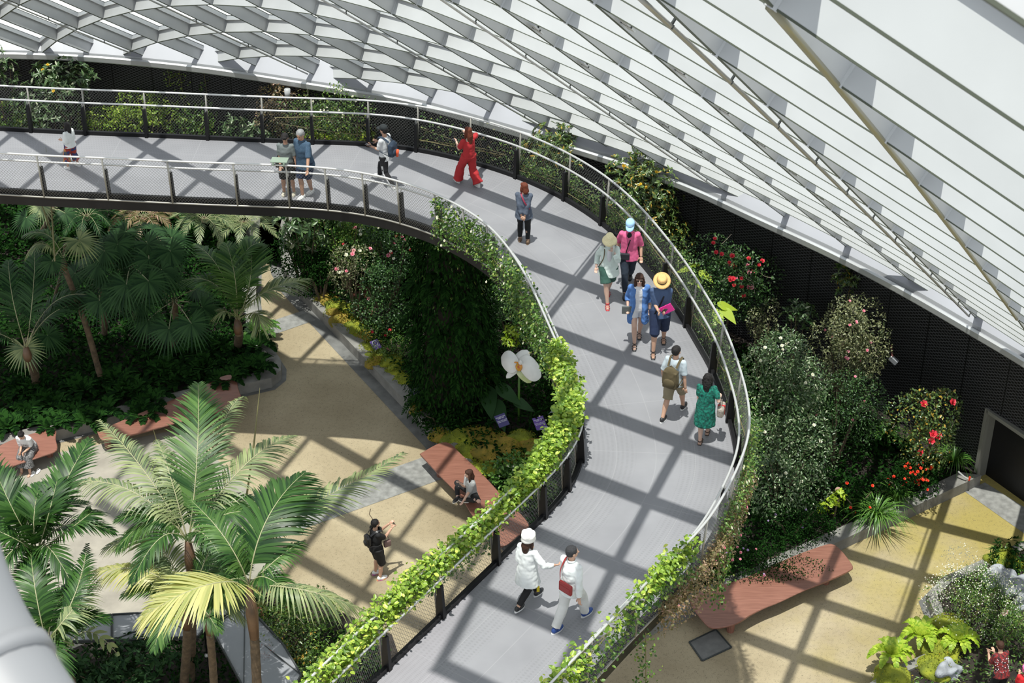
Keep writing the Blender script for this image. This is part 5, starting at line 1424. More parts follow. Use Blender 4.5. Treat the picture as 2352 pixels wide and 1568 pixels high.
# giant white orchid flower
def petal(name, o, ux, uy, un, L_, W_, m, cup=.12, tip=.0, parent=None, n=14, th=.02, wave=0.0):
    """rounded petal growing from o along uy"""
    bm_v = []; fs = []
    ux, uy, un = Vector(ux).normalized(), Vector(uy).normalized(), Vector(un).normalized()
    for i in range(n + 1):
        t = i / n; w = W_ * (math.sin(math.pi * min(1, (t * .93 + .035))) ** .62) * (1 - tip * t) * .5
        for j in range(n + 1):
            s = -1 + 2 * j / n
            zc = cup * (1 - s * s) * math.sin(math.pi * t) - .12 * t * t * L_ + wave * math.sin(s * 6 + t * 5) * t
            bm_v.append(o + uy * (L_ * t) + ux * (w * s) + un * zc)
    m_ = n + 1
    fs = [(i * m_ + j, i * m_ + j + 1, (i + 1) * m_ + j + 1, (i + 1) * m_ + j) for i in range(n) for j in range(n)]
    mb = MB(); mb.add(bm_v, fs); ob = mb.build(name, m, parent, smooth=True)
    s_ = ob.modifiers.new('thick', 'SOLIDIFY'); s_.thickness = th; s_.offset = 0
    b_ = ob.modifiers.new('sub', 'SUBSURF'); b_.levels = 1; b_.render_levels = 1
    return ob
OW = mat('white_resin_petal', (0.72, 0.72, 0.68), .5, var=.05, scale=5)
OY = mat('yellow_lip', (0.70, 0.45, 0.04), .5, scale=14, col2=(0.50, 0.05, 0.03))
OG = mat('greenish_sepal', (0.45, 0.52, 0.22), .5, scale=3, col2=(0.62, 0.66, 0.45))
oc = at(1192, 836, 2.1)
og = at(1196, 905, .25); og = Vector((oc.x, oc.y + .1, .25))
e = empty('orchid_sculpture', og, 'giant white orchid flower sculpture on a stem in the central bed', 'sculpture')
UN = Vector((-.05, -.62, .78)).normalized(); UR = Vector((1, 0, .08)).normalized(); UU = UN.cross(UR)
UR = UU.cross(UN)
petal('petal', oc + UN * .03, UU, -UR * .95 + UU * .28, UN, .46, .60, OW, .10, 0, e)
petal('petal', oc + UN * .03, UU, UR * .85 - UU * .40, UN, .60, .66, OW, .12, 0, e)
petal('sepal', oc - UN * .04, UR, UU * .9 + UR * .35, UN, .42, .40, OW, .05, 0, e)
petal('sepal', oc - UN * .06, UR, -UU * .8 - UR * .75, UN, .44, .26, OW, .04, 0, e)
petal('sepal', oc - UN * .07, UR, -UU * .95 + UR * .45, UN, .52, .36, OG, .05, 0, e)
petal('lip', oc + UN * .08, UR, -UU, (UN - UU * .2), .20, .20, OY, .06, .3, e, wave=.02)
petal('lip_lobe', oc + UN * .10, UR, -UR * .6 + UU * .2, UN, .11, .10, OY, .03, 0, e)
MB().ball(oc + UN * .12 + UR * .04, (.055, .05, .07)).build('column_tip', OW, e, smooth=True)
MB().tube([og, og + Vector((0, .05, .5)), oc - UN * .12], [.035, .03, .028], 8).build('stem', L['grass'], e, smooth=True)

# reading lectern clamped to the inner railing
lc = at(652, 362, DZ + 1.12)
kq = min(range(len(inn)), key=lambda k: (inn[k] - at(652, 470, DZ)).length)
lo = ON_in[kq]
lp = inn[kq] + lo * .10 + Vector((0, 0, 1.22))
e = empty('lectern_panel', lp, 'pale green reading panel clamped to the inner railing in front of the couple', 'panel')
LG = mat('pale_green_panel', (0.22, 0.28, 0.22), .5)
ls = Vector((lo.y, -lo.x, 0)) * -1
Rm = Matrix.Translation(lp) @ Matrix(((1, 0, 0, 0), (0, 1, 0, 0), (0, 0, 1, 0), (0, 0, 0, 1))) @ Matrix.Rotation(math.atan2(ls.y, ls.x), 4, 'Z') @ Matrix.Rotation(-.08, 4, 'X')
MB().box((-.19, -.13, -.012), (.19, .13, .012), Rm).build('board', LG, e, bevel=.004)
for sx in (-.12, .12):
    MB().box((sx - .018, -.15, -.075), (sx + .018, -.08, -.012), Rm).build('clamp', LG, e)

# small devices on the wall and over the far railing
p = at(661, 222, DZ + .55); p = at_wall(661, 224, .9)
e = empty('spotlight', p, 'short white cylinder spotlight on a pole behind the couple at the lectern', 'lamp')
MB().tube([p - Vector((0, 0, .02)), p + Vector((0, 0, .27))], [.085, .09], 14).build('housing', M['white_steel'], e, smooth=True)
MB().tube([(p.x, p.y, .2), p], .02, 6).build('pole', M['black'], e)
p = at_wall(2050, 818, .25)
e = empty('security_camera', p, 'small grey camera on a red-brown bracket on the black wall', 'camera')
RB = mat('rust_bracket', (.10, .03, .025), .6)
MB().tube([p + Vector((-.05, .1, .28)), p + Vector((-.02, -.08, .05))], .028, 7).build('bracket', RB, e)
MB().bar(p + Vector((-.06, -.03, 0)), p + Vector((.10, -.16, -.10)), .10, .12).build('housing', mat('grey_housing', (.25, .26, .28), .4), e)
MB().tube([p + Vector((-.02, -.06, .07)), p + Vector((-.05, -.10, .04)), p + Vector((-.02, -.1, 0))], .018, 6).build('joint', M['steel'], e)
# exit sign over the doorway at the right picture edge
xs = B.lerp(A, .30) - dn * .12; xs = at(2362, 1004, 2.05); 
e = empty('exit_sign', xs, 'green and white exit sign over the doorway at the right edge', 'sign')
Rx = Matrix.Translation(xs) @ Matrix(((dd.x, -dn.x, 0, 0), (dd.y, -dn.y, 0, 0), (0, 0, 1, 0), (0, 0, 0, 1)))
MB().box((-.17, -.05, -.09), (.17, .05, .09), Rx).build('housing', mat('exit_green', (.06, .22, .16), .4), e, bevel=.006)
text_on(e, 'EXIT', Rx @ Matrix.Translation((0, .052, -.05)) @ Matrix.Rotation(math.pi / 2, 4, 'X'), .14, PRINT)
MB().box((-.17, -.05, .06), (.17, .052, .10), Rx).build('lid', M['white_steel'], e)
# garden tap at the kerb end
p = at(2222, 1098, .42); e = empty('garden_tap', p, 'small metal garden tap with a red handle at the end of the right kerb', 'tap')
MB().tube([p + Vector((-.22, .12, .12)), p + Vector((-.08, .03, .03)), p + Vector((.04, -.02, -.02))], .022, 7).build('spout', M['steel'], e)
MB().tube([p + Vector((.04, -.02, -.05)), p + Vector((.05, -.02, .06))], .026, 7).build('handle', P_['scarlet'], e)
MB().tube([Vector((p.x, p.y, .3)), p], .018, 6).build('riser', M['steel'], e)
# round plant labels on stakes
DISC = mat('dusty_pink_disc', (0.38, 0.22, 0.20), .6)
for (u, v, z, s, lab) in ((878, 712, .75, 1.0, 'oval pinkish plant label under the open camellia'), (1925, 1125, 1.0, 1.0, 'round pale plant label beside the lime seedling'), (1624, 1308, .8, .9, 'dull round plant label beside the outer railing above the bench'), (2308, 1407, .8, 1.0, 'round mauve plant label in the corner bed'), (853, 575, 1.6, .9, 'round pinkish plant label high in the central bed')):
    p = at(u, v, z); e = empty('plant_label', Vector((p.x, p.y, .25)), lab, 'label')
    R = Matrix.Translation(p) @ Matrix.Rotation(.9, 4, 'X')
    mb = MB(); k = 16; vs = [R @ Vector((.075 * s * math.cos(2 * math.pi * q / k), .075 * s * math.sin(2 * math.pi * q / k), z_)) for z_ in (0, .012) for q in range(k)]
    mb.add(vs, [tuple(range(k))[::-1], tuple(range(k, 2 * k))] + [(q, (q + 1) % k, k + (q + 1) % k, k + q) for q in range(k)]); mb.build('disc', DISC, e)
    MB().tube([(p.x, p.y, .2), p], .008, 5).build('stake', M['black'], e)

# faceted pale canopy panels and dark frame at the lower left
CAN = mat('pale_canopy_panel', (0.21, 0.222, 0.238), .35, var=.08, scale=1)
def canopy(px, z, label, name='canopy'):
    P = [at(u, v, z + dz) for u, v, dz in px]; c = sum(P, Vector()) / len(P); e = empty(name, Vector((c.x, c.y, 0)), label, 'canopy')
    mb = MB(); mb.add(P + [p - Vector((0, 0, .05)) for p in P], [tuple(range(len(P))), tuple(range(len(P), 2 * len(P)))[::-1]] + [(k, len(P) + k, len(P) + (k + 1) % len(P), (k + 1) % len(P)) for k in range(len(P))])
    mb.build('panel', CAN, e)
    fb = MB()
    for k in range(len(P)): fb.bar(P[k], P[(k + 1) % len(P)], .03, .07)
    if len(P) > 5: fb.bar(P[0].lerp(P[1], .5) + Vector((0, 0, .01)), P[len(P) // 2 + 1] + Vector((0, 0, .01)), .02, .02); fb.bar(P[1] + Vector((0, 0, .01)), P[-1] + Vector((0, 0, .01)), .02, .02)
    fb.build('edge_frame', M['gasket'], e)
    for k in (0, len(P) // 2):
        MB().tube([(P[k].x, P[k].y, 0), P[k]], .035, 8).build('post', M['black'], e)
    return e
canopy([(130, 1436, 0), (150, 1422, 0), (256, 1412, 0), (256, 1470, 0), (145, 1474, 0)], 1.5, 'leftmost pale canopy panel behind the small banded palm')
canopy([(258, 1412, 0), (440, 1402, 0), (558, 1388, .1), (470, 1442, 0), (455, 1462, 0), (300, 1470, 0), (258, 1470, 0)], 1.5, 'long pale canopy panel under the broad yellow frond')
canopy([(484, 1440, 0), (562, 1392, .1), (600, 1425, .1), (650, 1480, 0), (692, 1550, 0), (640, 1640, 0), (560, 1580, 0)], 1.5, 'right pale canopy panel sloping beside the near palm trunk')
MBs = MB(); q0, q1 = at(300, 1472, 1.45), at(456, 1456, 1.45)
MBs.bar(q0, q1, .03, .03); tag(MBs.build('canopy_rail', M['steel']), 'thin steel rail along the front edge of the pale canopy', 'rail')
e = empty('lawn_lamp', at(474, 1505, .8), 'small round white globe lamp in the dark under the canopy', 'lamp')
MB().ball(at(474, 1505, .8), .045).build('globe', M['white_steel'], e, smooth=True)

# out-of-focus white steel arch close to the camera at the lower left
TUBEM = mat('pale_grey_tube_paint', (0.20, 0.21, 0.22), .5)
def near_pt(u, v, dep):
    x = (u - 1176) / FPX; y = -(v - 784) / FPX
    return Vector((0, 0, CZ)) + Vector((x, CP + y * SP, -SP + y * CP)) * dep
pts = [near_pt(-210, 950, 3.2), near_pt(-172, 1120, 3.1), near_pt(-135, 1300, 3.0), near_pt(-65, 1470, 2.95), near_pt(40, 1640, 2.9), near_pt(180, 1850, 2.85), near_pt(330, 2100, 2.8)]
e = empty('steel_tube', pts[-1], 'blurred thick pale grey tube close to the camera at the lower left corner', 'tube')
MB().tube(catmull(pts, 10), .095, 24).build('tube', TUBEM, e, smooth=True)
w0 = catmull(pts, 10)
MB().tube([w0[34], w0[36]], .102, 24).build('weld_collar', TUBEM, e, smooth=True)
# loose twig on the floor by the photographer
mb = MB(); mb.tube([at(851, 1168, .01), at(848, 1180, .02), at(855, 1190, .01), at(856, 1204, .01)], .008, 4)
tag(mb.build('fallen_twig', WOOD), 'thin curved twig lying on the floor left of the photographer', 'twig')
# ================================================================ PEOPLE
SK = {}
def skin(name, c):
    if name not in SK:
        SK[name] = mat('skin_' + name, c, .5, var=.06, scale=6); SK[name].node_tree.nodes['Principled BSDF'].inputs['Subsurface Weight'].default_value = .08
    return SK[name]
def cloth(name, c, c2=None, scale=30, rough=.85):
    k = 'cloth_' + name
    return bpy.data.materials.get(k) or mat(k, c, rough, var=.06, scale=5, col2=c2, bump=.5, bscale=7) if not c2 else (bpy.data.materials.get(k) or mat(k, c, rough, scale=scale, col2=c2, detail=1))
FOLD = bpy.data.textures.new('fabric_folds', 'CLOUDS'); FOLD.noise_scale = .11; FOLD.noise_depth = 1
CURL = bpy.data.textures.new('hair_strands', 'CLOUDS'); CURL.noise_scale = .03
def organic(ob, vox=.011, sm=4, disp=0, texn=None):
    r = ob.modifiers.new('remesh', 'REMESH'); r.mode = 'VOXEL'; r.voxel_size = vox; r.use_smooth_shade = True
    s = ob.modifiers.new('smooth', 'SMOOTH'); s.factor = .6; s.iterations = sm
    if disp:
        d = ob.modifiers.new('folds', 'DISPLACE'); d.texture = texn or FOLD; d.strength = disp; d.mid_level = .5; d.texture_coords = 'LOCAL'
    return ob
def ik(a, b, l1, l2, pole):
    d = b - a; L_ = min(d.length, (l1 + l2) * .999); dn_ = d.normalized()
    if d.length > (l1 + l2) * .999: b = a + dn_ * L_
    x = (l1 * l1 - l2 * l2 + L_ * L_) / (2 * L_); h = math.sqrt(max(l1 * l1 - x * x, 0))
    p = pole - dn_ * pole.dot(dn_); p = p.normalized() if p.length > 1e-6 else Vector((0, 1, 0))
    return a + dn_ * x + p * h, b
def ell_loft(mb, rings, n=18):
    """rings: (centre, rx, ry, right, fwd)"""
    vs = []
    for c, rx, ry, R_, F_ in rings:
        for k in range(n):
            a = 2 * math.pi * k / n; vs.append(c + R_ * (rx * math.cos(a)) + F_ * (ry * math.sin(a)))
    m = len(rings)
    fs = [(i * n + k, i * n + (k + 1) % n, (i + 1) * n + (k + 1) % n, (i + 1) * n + k) for i in range(m - 1) for k in range(n)]
    fs += [tuple(range(n))[::-1], tuple((m - 1) * n + k for k in range(n))]
    mb.add(vs, fs)
def person(label, H, face, feet, z0, skin_c=(.50, .30, .21), hands=None, lift=(0, 0), lean=0.0, head_yaw=0.0, head_pitch=0.0, seat=None, hipz=None,
           top=None, bottom=None, hair=None, shoes=None, hat=None, poles=None, mid=None, extra=None, sk='fair', eyes=True, toe=None, legpole=None, twist=0.0, grp=None, girth=1.0, hairz=0):
    F = Vector((face[0], face[1], 0)).normalized(); R = Vector((F.y, -F.x, 0)); U = Vector((0, 0, 1))
    ft = [at(f[0], f[1], z0) if len(f) == 2 else Vector(f) for f in feet]
    m = (ft[0] + ft[1]) / 2 if mid is None else at(mid[0], mid[1], z0)
    if seat is not None: m = Vector((seat[0], seat[1], z0))
    # left/right: foot with the larger R component is the right one
    if (ft[0] - m).dot(R) > (ft[1] - m).dot(R): ft = [ft[1], ft[0]]; lift = (lift[1], lift[0])
    root = empty('person', Vector((m.x, m.y, z0)), label, 'person', grp)
    h = H
    ank = [ft[0] + U * (.045 * h + lift[0]), ft[1] + U * (.045 * h + lift[1])]
    lt, ls_ = .247 * h, .245 * h
    if hipz is None:
        hz = 1e9
        for s, a in zip((-1, 1), ank):
            hp = m + R * s * .052 * h; dxy = (Vector((hp.x, hp.y, 0)) - Vector((a.x, a.y, 0))).length
            hz = min(hz, a.z + math.sqrt(max((.985 * (lt + ls_)) ** 2 - dxy * dxy, .01)))
        hipz = min(hz, z0 + .53 * h)
    else: hipz = z0 + hipz
    pel = Vector((m.x, m.y, hipz)) + F * (-.3 * lean * .1)
    T = (U * math.cos(lean) + F * math.sin(lean)).normalized(); TF = T.cross(R) * -1
    TF = (F * math.cos(lean) - U * math.sin(lean)).normalized()
    R2 = (R * math.cos(twist) + TF * math.sin(twist)).normalized(); TF2 = (TF * math.cos(twist) - R * math.sin(twist)).normalized()
    waist = pel + T * .085 * h; chest = pel + T * .20 * h; shz = pel + T * .285 * h; neck = pel + T * .315 * h
    hd = neck + T * .045 * h + U * .048 * h + TF * .012 * h + F * math.sin(lean) * .03 * h
    HF = (F * math.cos(head_yaw) + R * math.sin(head_yaw)); HF = (HF * math.cos(head_pitch) - U * math.sin(head_pitch)).normalized(); HR = HF.cross(U).normalized(); HU = HR.cross(HF).normalized()
    # arms
    sh = [shz - R2 * .094 * h - T * .006 * h, shz + R2 * .094 * h - T * .006 * h]
    la, lf = .172 * h, .150 * h
    wr = []; el = []
    for s in (0, 1):
        t = hands[s] if hands and hands[s] is not None else (0.02, 0.02, .455)
        sg = -1 if s == 0 else 1
        if len(t) == 3: w = m + R * (sg * (.098 * h) + t[0] * sg * h) + F * t[1] * h + U * (t[2] * h)
        else: w = Vector(t[:3])
        if hipz is not None and seat is not None and len(t) == 3: w = pel + R * (sg * (.098 * h) + t[0] * sg * h) + F * t[1] * h + U * ((t[2] - .53) * h)
        pl = (poles[s] if poles and poles[s] is not None else None)
        pole = -F * 1.0 - U * .2 + R * sg * .25 if pl is None else R * sg * pl[0] + F * pl[1] + U * pl[2]
        e_, w = ik(sh[s], w, la, lf, pole); el.append(e_); wr.append(w)
    # legs
    hp = [pel - R * .052 * h, pel + R * .052 * h]; kn = []
    for s in (0, 1):
        pole = F if legpole is None else R * (-1 if s == 0 else 1) * legpole[0] + F * legpole[1] + U * legpole[2]
        k_, a_ = ik(hp[s], ank[s], lt, ls_, pole); kn.append(k_); ank[s] = a_
    g = girth
    body = MB()
    def leg_pts(s): return [hp[s] - (pel - hp[s]) * .1, hp[s].lerp(kn[s], .5), kn[s], kn[s].lerp(ank[s], .32) - F * .008 * h, kn[s].lerp(ank[s], .7), ank[s]]
    legr = [.056 * h * g, .046 * h * g, .033 * h, .0345 * h, .025 * h, .021 * h]
    arm_r = [.025 * h, .026 * h, .0225 * h, .0215 * h, .0155 * h]
    def arm_pts(s): return [sh[s], sh[s].lerp(el[s], .5), el[s], el[s].lerp(wr[s], .35), wr[s]]
    for s in (0, 1):
        body.tube(leg_pts(s), legr, 12); body.tube(arm_pts(s), arm_r, 10); body.ball(sh[s], .025 * h); body.ball(kn[s], .034 * h)
        # foot
        body.tube([ank[s], ank[s] - U * .02 * h], [.022 * h, .024 * h], 8)
        td = (toe[s] if toe else F); td = Vector(td) if not isinstance(td, Vector) else td
        body.ball(ank[s] - U * .030 * h + td * .045 * h, (.026 * h, .026 * h, .018 * h)); body.tube([ank[s] - U * .028 * h - td * .02 * h, ank[s] - U * .032 * h + td * .09 * h], [.022 * h, .018 * h], 8, sq=.8)
        # hand: palm, four fingers, thumb
        fd = (wr[s] - el[s]).normalized(); side = fd.cross(F); side = side.normalized() if side.length > .2 else R
        pn = side.cross(fd).normalized(); pc = wr[s] + fd * .030 * h
        Mx = Matrix((side, fd, pn)).transposed()
        body.ball(pc, (.023 * h, .030 * h, .011 * h), 10, 6, M=Mx)
        sgn = 1 if (R * (-1 if s == 0 else 1)).dot(side) < 0 else -1
        for q in range(4):
            b0 = wr[s] + fd * .050 * h + side * ((q - 1.5) * .0105 * h); ln = (.036, .043, .040, .031)[q] * h
            b1 = b0 + (fd * .8 + pn * .5) * ln * .55; b2 = b1 + (fd * .35 + pn * .9) * ln * .5
            body.tube([b0, b1, b2], [.0062 * h, .0058 * h, .0045 * h], 6)
        th0 = wr[s] + fd * .012 * h + side * sgn * .018 * h
        body.tube([th0, th0 + (fd * .6 + side * sgn * .7) * .025 * h, th0 + (fd * 1.2 + side * sgn * .9 + pn * .4) * .036 * h], [.009 * h, .0075 * h, .0055 * h], 6)
    trunk_rings = [(pel - T * .045 * h, .075 * h * g, .060 * h * g, R, TF), (pel + T * .01 * h, .090 * h * g, .068 * h * g, R, TF), (waist, .074 * h * g, .056 * h * g, R, TF), (chest, .088 * h * g, .063 * h * g, R2, TF2), (shz - T * .03 * h, .088 * h, .052 * h, R2, TF2), (shz - T * .002 * h, .062 * h, .038 * h, R2, TF2), (neck, .032 * h, .032 * h, R2, TF2)]
    ell_loft(body, trunk_rings)
    body.tube([neck - T * .03 * h, hd - HU * .03 * h - HF * .006 * h], [.034 * h, .030 * h], 10)
    Mh = Matrix((HR, HF, HU)).transposed()
    body.ball(hd + HU * .012 * h - HF * .004 * h, (.045 * h, .055 * h, .054 * h), 16, 12, M=Mh)      # skull
    body.ball(hd - HU * .022 * h + HF * .014 * h, (.034 * h, .038 * h, .042 * h), 14, 10, M=Mh)      # face and jaw
    body.ball(hd - HU * .052 * h + HF * .030 * h, (.015 * h, .015 * h, .013 * h), 8, 6, M=Mh)        # chin
    body.tube([hd + HU * .006 * h + HF * .050 * h, hd - HU * .016 * h + HF * .063 * h], [.005 * h, .009 * h], 6)  # nose
    for sg in (-1, 1): body.ball(hd + HR * sg * .047 * h - HU * .004 * h, (.006 * h, .011 * h, .018 * h), 8, 6, M=Mh)
    sm = skin(sk, skin_c)
    organic(body.build('body', sm, root), .0075, 3)
    if eyes:
        DK = bpy.data.materials.get('dark_eye') or mat('dark_eye', (.02, .015, .012), .3)
        LP = bpy.data.materials.get('lips') or mat('lips', (.40, .12, .11), .5)
        for sg in (-1, 1): MB().ball(hd + HR * sg * .017 * h + HF * .0475 * h + HU * .002 * h, (.0075 * h, .004 * h, .0045 * h), 8, 6, M=Mh).build('eye', DK, root, smooth=True)
        MB().tube([hd - HR * .013 * h + HF * .047 * h - HU * .036 * h, hd + HF * .053 * h - HU * .037 * h, hd + HR * .013 * h + HF * .047 * h - HU * .036 * h], [.003 * h, .0045 * h, .003 * h], 6).build('mouth', LP, root, smooth=True)
    J = dict(root=root, F=F, R=R, U=U, T=T, TF=TF2, R2=R2, pel=pel, waist=waist, chest=chest, shz=shz, neck=neck, hd=hd, HF=HF, HR=HR, HU=HU, Mh=Mh, sh=sh, el=el, wr=wr, hp=hp, kn=kn, ank=ank, h=h, m=m, z0=z0)
    # ---- lower garment
    if bottom:
        kind, mm, ln = bottom['kind'], bottom['m'], bottom.get('len', 1.0)
        mb = MB(); w = max(bottom.get('w', .012), .009); fl = bottom.get('flare', 0)
        if kind in ('trousers', 'shorts', 'leggings'):
            for s in (0, 1):
                full = [hp[s] + T * .02 * h, hp[s].lerp(kn[s], .5), kn[s], kn[s].lerp(ank[s], .35), kn[s].lerp(ank[s], .7), ank[s] + U * .005 * h]
                rr = [.058 * h * g + w, .049 * h * g + w, .036 * h + w + fl * .3, .036 * h + w + fl * .6, .029 * h + w + fl * .85, .026 * h + w + fl]
                tl = ln * 5
                pts = []; r_ = []
                for k in range(6):
                    if k <= tl: pts.append(full[k]); r_.append(rr[k])
                    else:
                        f = tl - (k - 1)
                        if f > .02: pts.append(full[k - 1].lerp(full[k], f)); r_.append(rr[k - 1] * (1 - f) + rr[k] * f + fl * .4)
                        break
                mb.tube(pts, r_, 14)
            if tl > 2: mb.ball(kn[s], .039 * h + w)
            ell_loft(mb, [(pel - T * .05 * h, .075 * h * g + w, .062 * h * g + w, R, TF), (pel + T * .01 * h, .094 * h * g + w * .6, .072 * h * g + w * .6, R, TF), (waist, .080 * h * g + w * .3, .061 * h * g + w * .3, R, TF)])
        else:   # skirt / dress skirt
            hemz = z0 + bottom['hem'] * h; steps = 6; rings = []
            c1 = (ank[0] + ank[1]) / 2; c1 = Vector((c1.x, c1.y, hemz)).lerp(Vector((pel.x, pel.y, hemz)), .6)
            rx = bottom.get('rx', .13) * h; ry = bottom.get('ry', .11) * h
            for k in range(steps + 1):
                t = k / steps; c = pel.lerp(c1, t)
                rings.append((c, (.096 * h * g + .01) * (1 - t) + rx * t, (.074 * h * g + .01) * (1 - t) + ry * t, R, F))
            ell_loft(mb, [(waist, .080 * h * g, .062 * h * g, R, TF)] + rings, 22)
        organic(mb.build(bottom.get('name', kind), mm, root), .012, 4, bottom.get('fold', .018))
    # ---- upper garment
    if top:
        mb = MB(); w = top.get('w', .012); hem = top.get('hem', .0)    # hem below pelvis (fraction of h)
        flare = top.get('flare', .01)
        rings = [(pel - U * (hem * h), (.092 * h * g + w) + flare * 1.3, (.072 * h * g + w) + flare * 1.3, R, TF), (pel - U * (hem * h * .4), (.094 * h * g + w) + flare * .8, (.072 * h * g + w) + flare * .8, R, TF), (pel + T * .02 * h, .092 * h * g + w + flare * .5, .069 * h * g + w + flare * .5, R, TF),
                 (waist, .078 * h * g + w + flare * .6, .060 * h * g + w + flare * .5, R, TF), (chest, .092 * h * g + w, .067 * h * g + w, R2, TF2), (shz - T * .02 * h, .095 * h + w * .6, .058 * h + w * .5, R2, TF2), (shz + T * .014 * h, .072 * h + w * .5, .042 * h + w * .4, R2, TF2)]
        if not top.get('bare'): rings.append((neck - T * .004 * h, .036 * h + w * .3, .036 * h + w * .3, R2, TF2))
        else: rings = rings[:-1]
        ell_loft(mb, rings)
        sl = top.get('sleeve', .45)      # fraction of the arm
        sw = top.get('sw', w)
        for s in (0, 1):
            if sl <= 0: continue
            full = arm_pts(s); rr = [.031 * h + sw * .5, .029 * h + sw * .9, .0265 * h + sw, .025 * h + sw, .019 * h + sw * .9]; tl = sl * 4; pts = []; r_ = []
            for k in range(5):
                if k <= tl: pts.append(full[k]); r_.append(rr[k])
                else:
                    f = tl - (k - 1)
                    if f > .02: pts.append(full[k - 1].lerp(full[k], f)); r_.append(rr[k - 1] * (1 - f) + rr[k] * f)
                    break
            mb.tube(pts, r_, 12); mb.ball(sh[s] - U * .002 * h, .035 * h + w * .4)
        organic(mb.build(top.get('name', 'shirt'), top['m'], root), .012, 4, top.get('fold', .016))
        if top.get('collar'):
            cb_ = MB(); cb_.tube([neck - T * .006 * h, neck + T * .018 * h], [.046 * h, .040 * h], 14, caps=False); ob = cb_.build('collar', top['m'], root, smooth=True)
            so_ = ob.modifiers.new('t', 'SOLIDIFY'); so_.thickness = .008
    # ---- shoes
    if shoes:
        for s in (0, 1):
            td = (Vector(toe[s]) if toe else F).normalized(); sd = td.cross(U).normalized(); Mf = Matrix((sd, td, U)).transposed()
            b = ank[s] - U * .045 * h
            up_ = (ank[s] - kn[s]).normalized()
            mb = MB()
            if shoes['kind'] == 'sandal':
                mb.tube([b + U * .006 + td * -.025 * h, b + U * .006 + td * .05 * h, b + U * .006 + td * .105 * h], [.024 * h, .028 * h, .022 * h], 10, sq=.35)
                ob = mb.build('sandal', shoes['m'], root, smooth=True)
                st = MB()
                for yy, rr in ((.075, .030), (.03, .030)):
                    c = b + td * yy * h + U * .020 * h
                    st.tube([c + sd * rr * h * math.cos(a) * 1.0 + U * (.024 * h * math.sin(a)) for a in [math.pi * q / 8 for q in range(9)]], .006, 5)
                st.build('strap', shoes['m'], ob)
                MB().tube([ank[s] + U * .012 * h, ank[s] + U * .002 * h], .026 * h, 10).build('ankle_strap', shoes['m'], ob)
            else:
                mb.ball(b + td * .045 * h + U * .022 * h, (.031 * h, .070 * h, .026 * h), 14, 9, M=Mf); mb.ball(b - td * .008 * h + U * .034 * h, (.028 * h, .036 * h, .034 * h), 12, 8, M=Mf)
                ob = organic(mb.build('shoe', shoes['m'], root), .007, 3)
                so = MB(); vs = []; k = 18
                for z_, e_ in ((0, 0), (.016, .002), (.022, 0)):
                    for q in range(k):
                        a = 2 * math.pi * q / k; x_ = (.031 * h + e_) * math.cos(a) * (1 - .12 * max(0, -math.sin(a))); y_ = .082 * h * math.sin(a) + .032 * h
                        vs.append(b + sd * x_ + td * y_ + U * z_)
                so.add(vs, [tuple(range(k))[::-1], tuple(range(2 * k, 3 * k))] + [(r * k + q, r * k + (q + 1) % k, (r + 1) * k + (q + 1) % k, (r + 1) * k + q) for r in range(2) for q in range(k)])
                so.build('sole', shoes.get('sole', shoes['m']), ob)
    # ---- hair
    if hair:
        mb = MB(); k_ = hair['kind']
        mb.ball(hd + HU * .022 * h - HF * .012 * h, (.052 * h, .058 * h, .052 * h), 16, 12, M=Mh)
        mb.ball(hd + HU * .002 * h - HF * .026 * h, (.048 * h, .042 * h, .050 * h), 14, 10, M=Mh)
        dsp = .012
        if k_ in ('long', 'curly', 'bob'):
            Ln = {'long': .17, 'curly': .15, 'bob': .045}[k_] * hair.get('s', 1)
            for sg in (-1, 1): mb.tube([hd + HR * sg * .042 * h + HU * .02 * h - HF * .004 * h, hd + HR * sg * .048 * h - HU * .045 * h, hd + HR * sg * .045 * h - HU * .045 * h - U * Ln * .62 * h - TF * .0 * h], [.018 * h, .022 * h, .014 * h if k_ != 'bob' else .018 * h], 8)
            mb.tube([hd - HF * .035 * h, hd - HF * .050 * h - U * .06 * h, hd - HF * .052 * h - U * (.05 + Ln) * h], [.046 * h, .050 * h, .028 * h], 12, sq=.8)
            if k_ == 'curly': dsp = .03
        if k_ == 'bun': mb.ball(hd + HU * .065 * h - HF * .035 * h, .024 * h)
        if k_ in ('long', 'bob', 'fringe'): mb.ball(hd + HU * .036 * h + HF * .025 * h, (.045 * h, .031 * h, .026 * h), 12, 8, M=Mh)
        organic(mb.build('hair', hair['m'], root), .009, 3, dsp, CURL)
    if hat:
        c = hd + HU * .038 * h; k_ = hat['kind']
        def lathe(prof, name, m, tilt=Vector((0, 0, 0))):
            mb = MB(); n = 28; vs = []
            for (r_, z_) in prof:
                for q in range(n):
                    a = 2 * math.pi * q / n; vs.append(c + HR * r_ * math.cos(a) * .92 + HF * r_ * math.sin(a) * 1.05 + HU * z_)
            fs = [(i * n + q, i * n + (q + 1) % n, (i + 1) * n + (q + 1) % n, (i + 1) * n + q) for i in range(len(prof) - 1) for q in range(n)]
            fs.append(tuple((len(prof) - 1) * n + q for q in range(n)))
            mb.add(vs, fs); ob = mb.build(name, m, root, smooth=True); t_ = ob.modifiers.new('t', 'SOLIDIFY'); t_.thickness = .006
            return ob
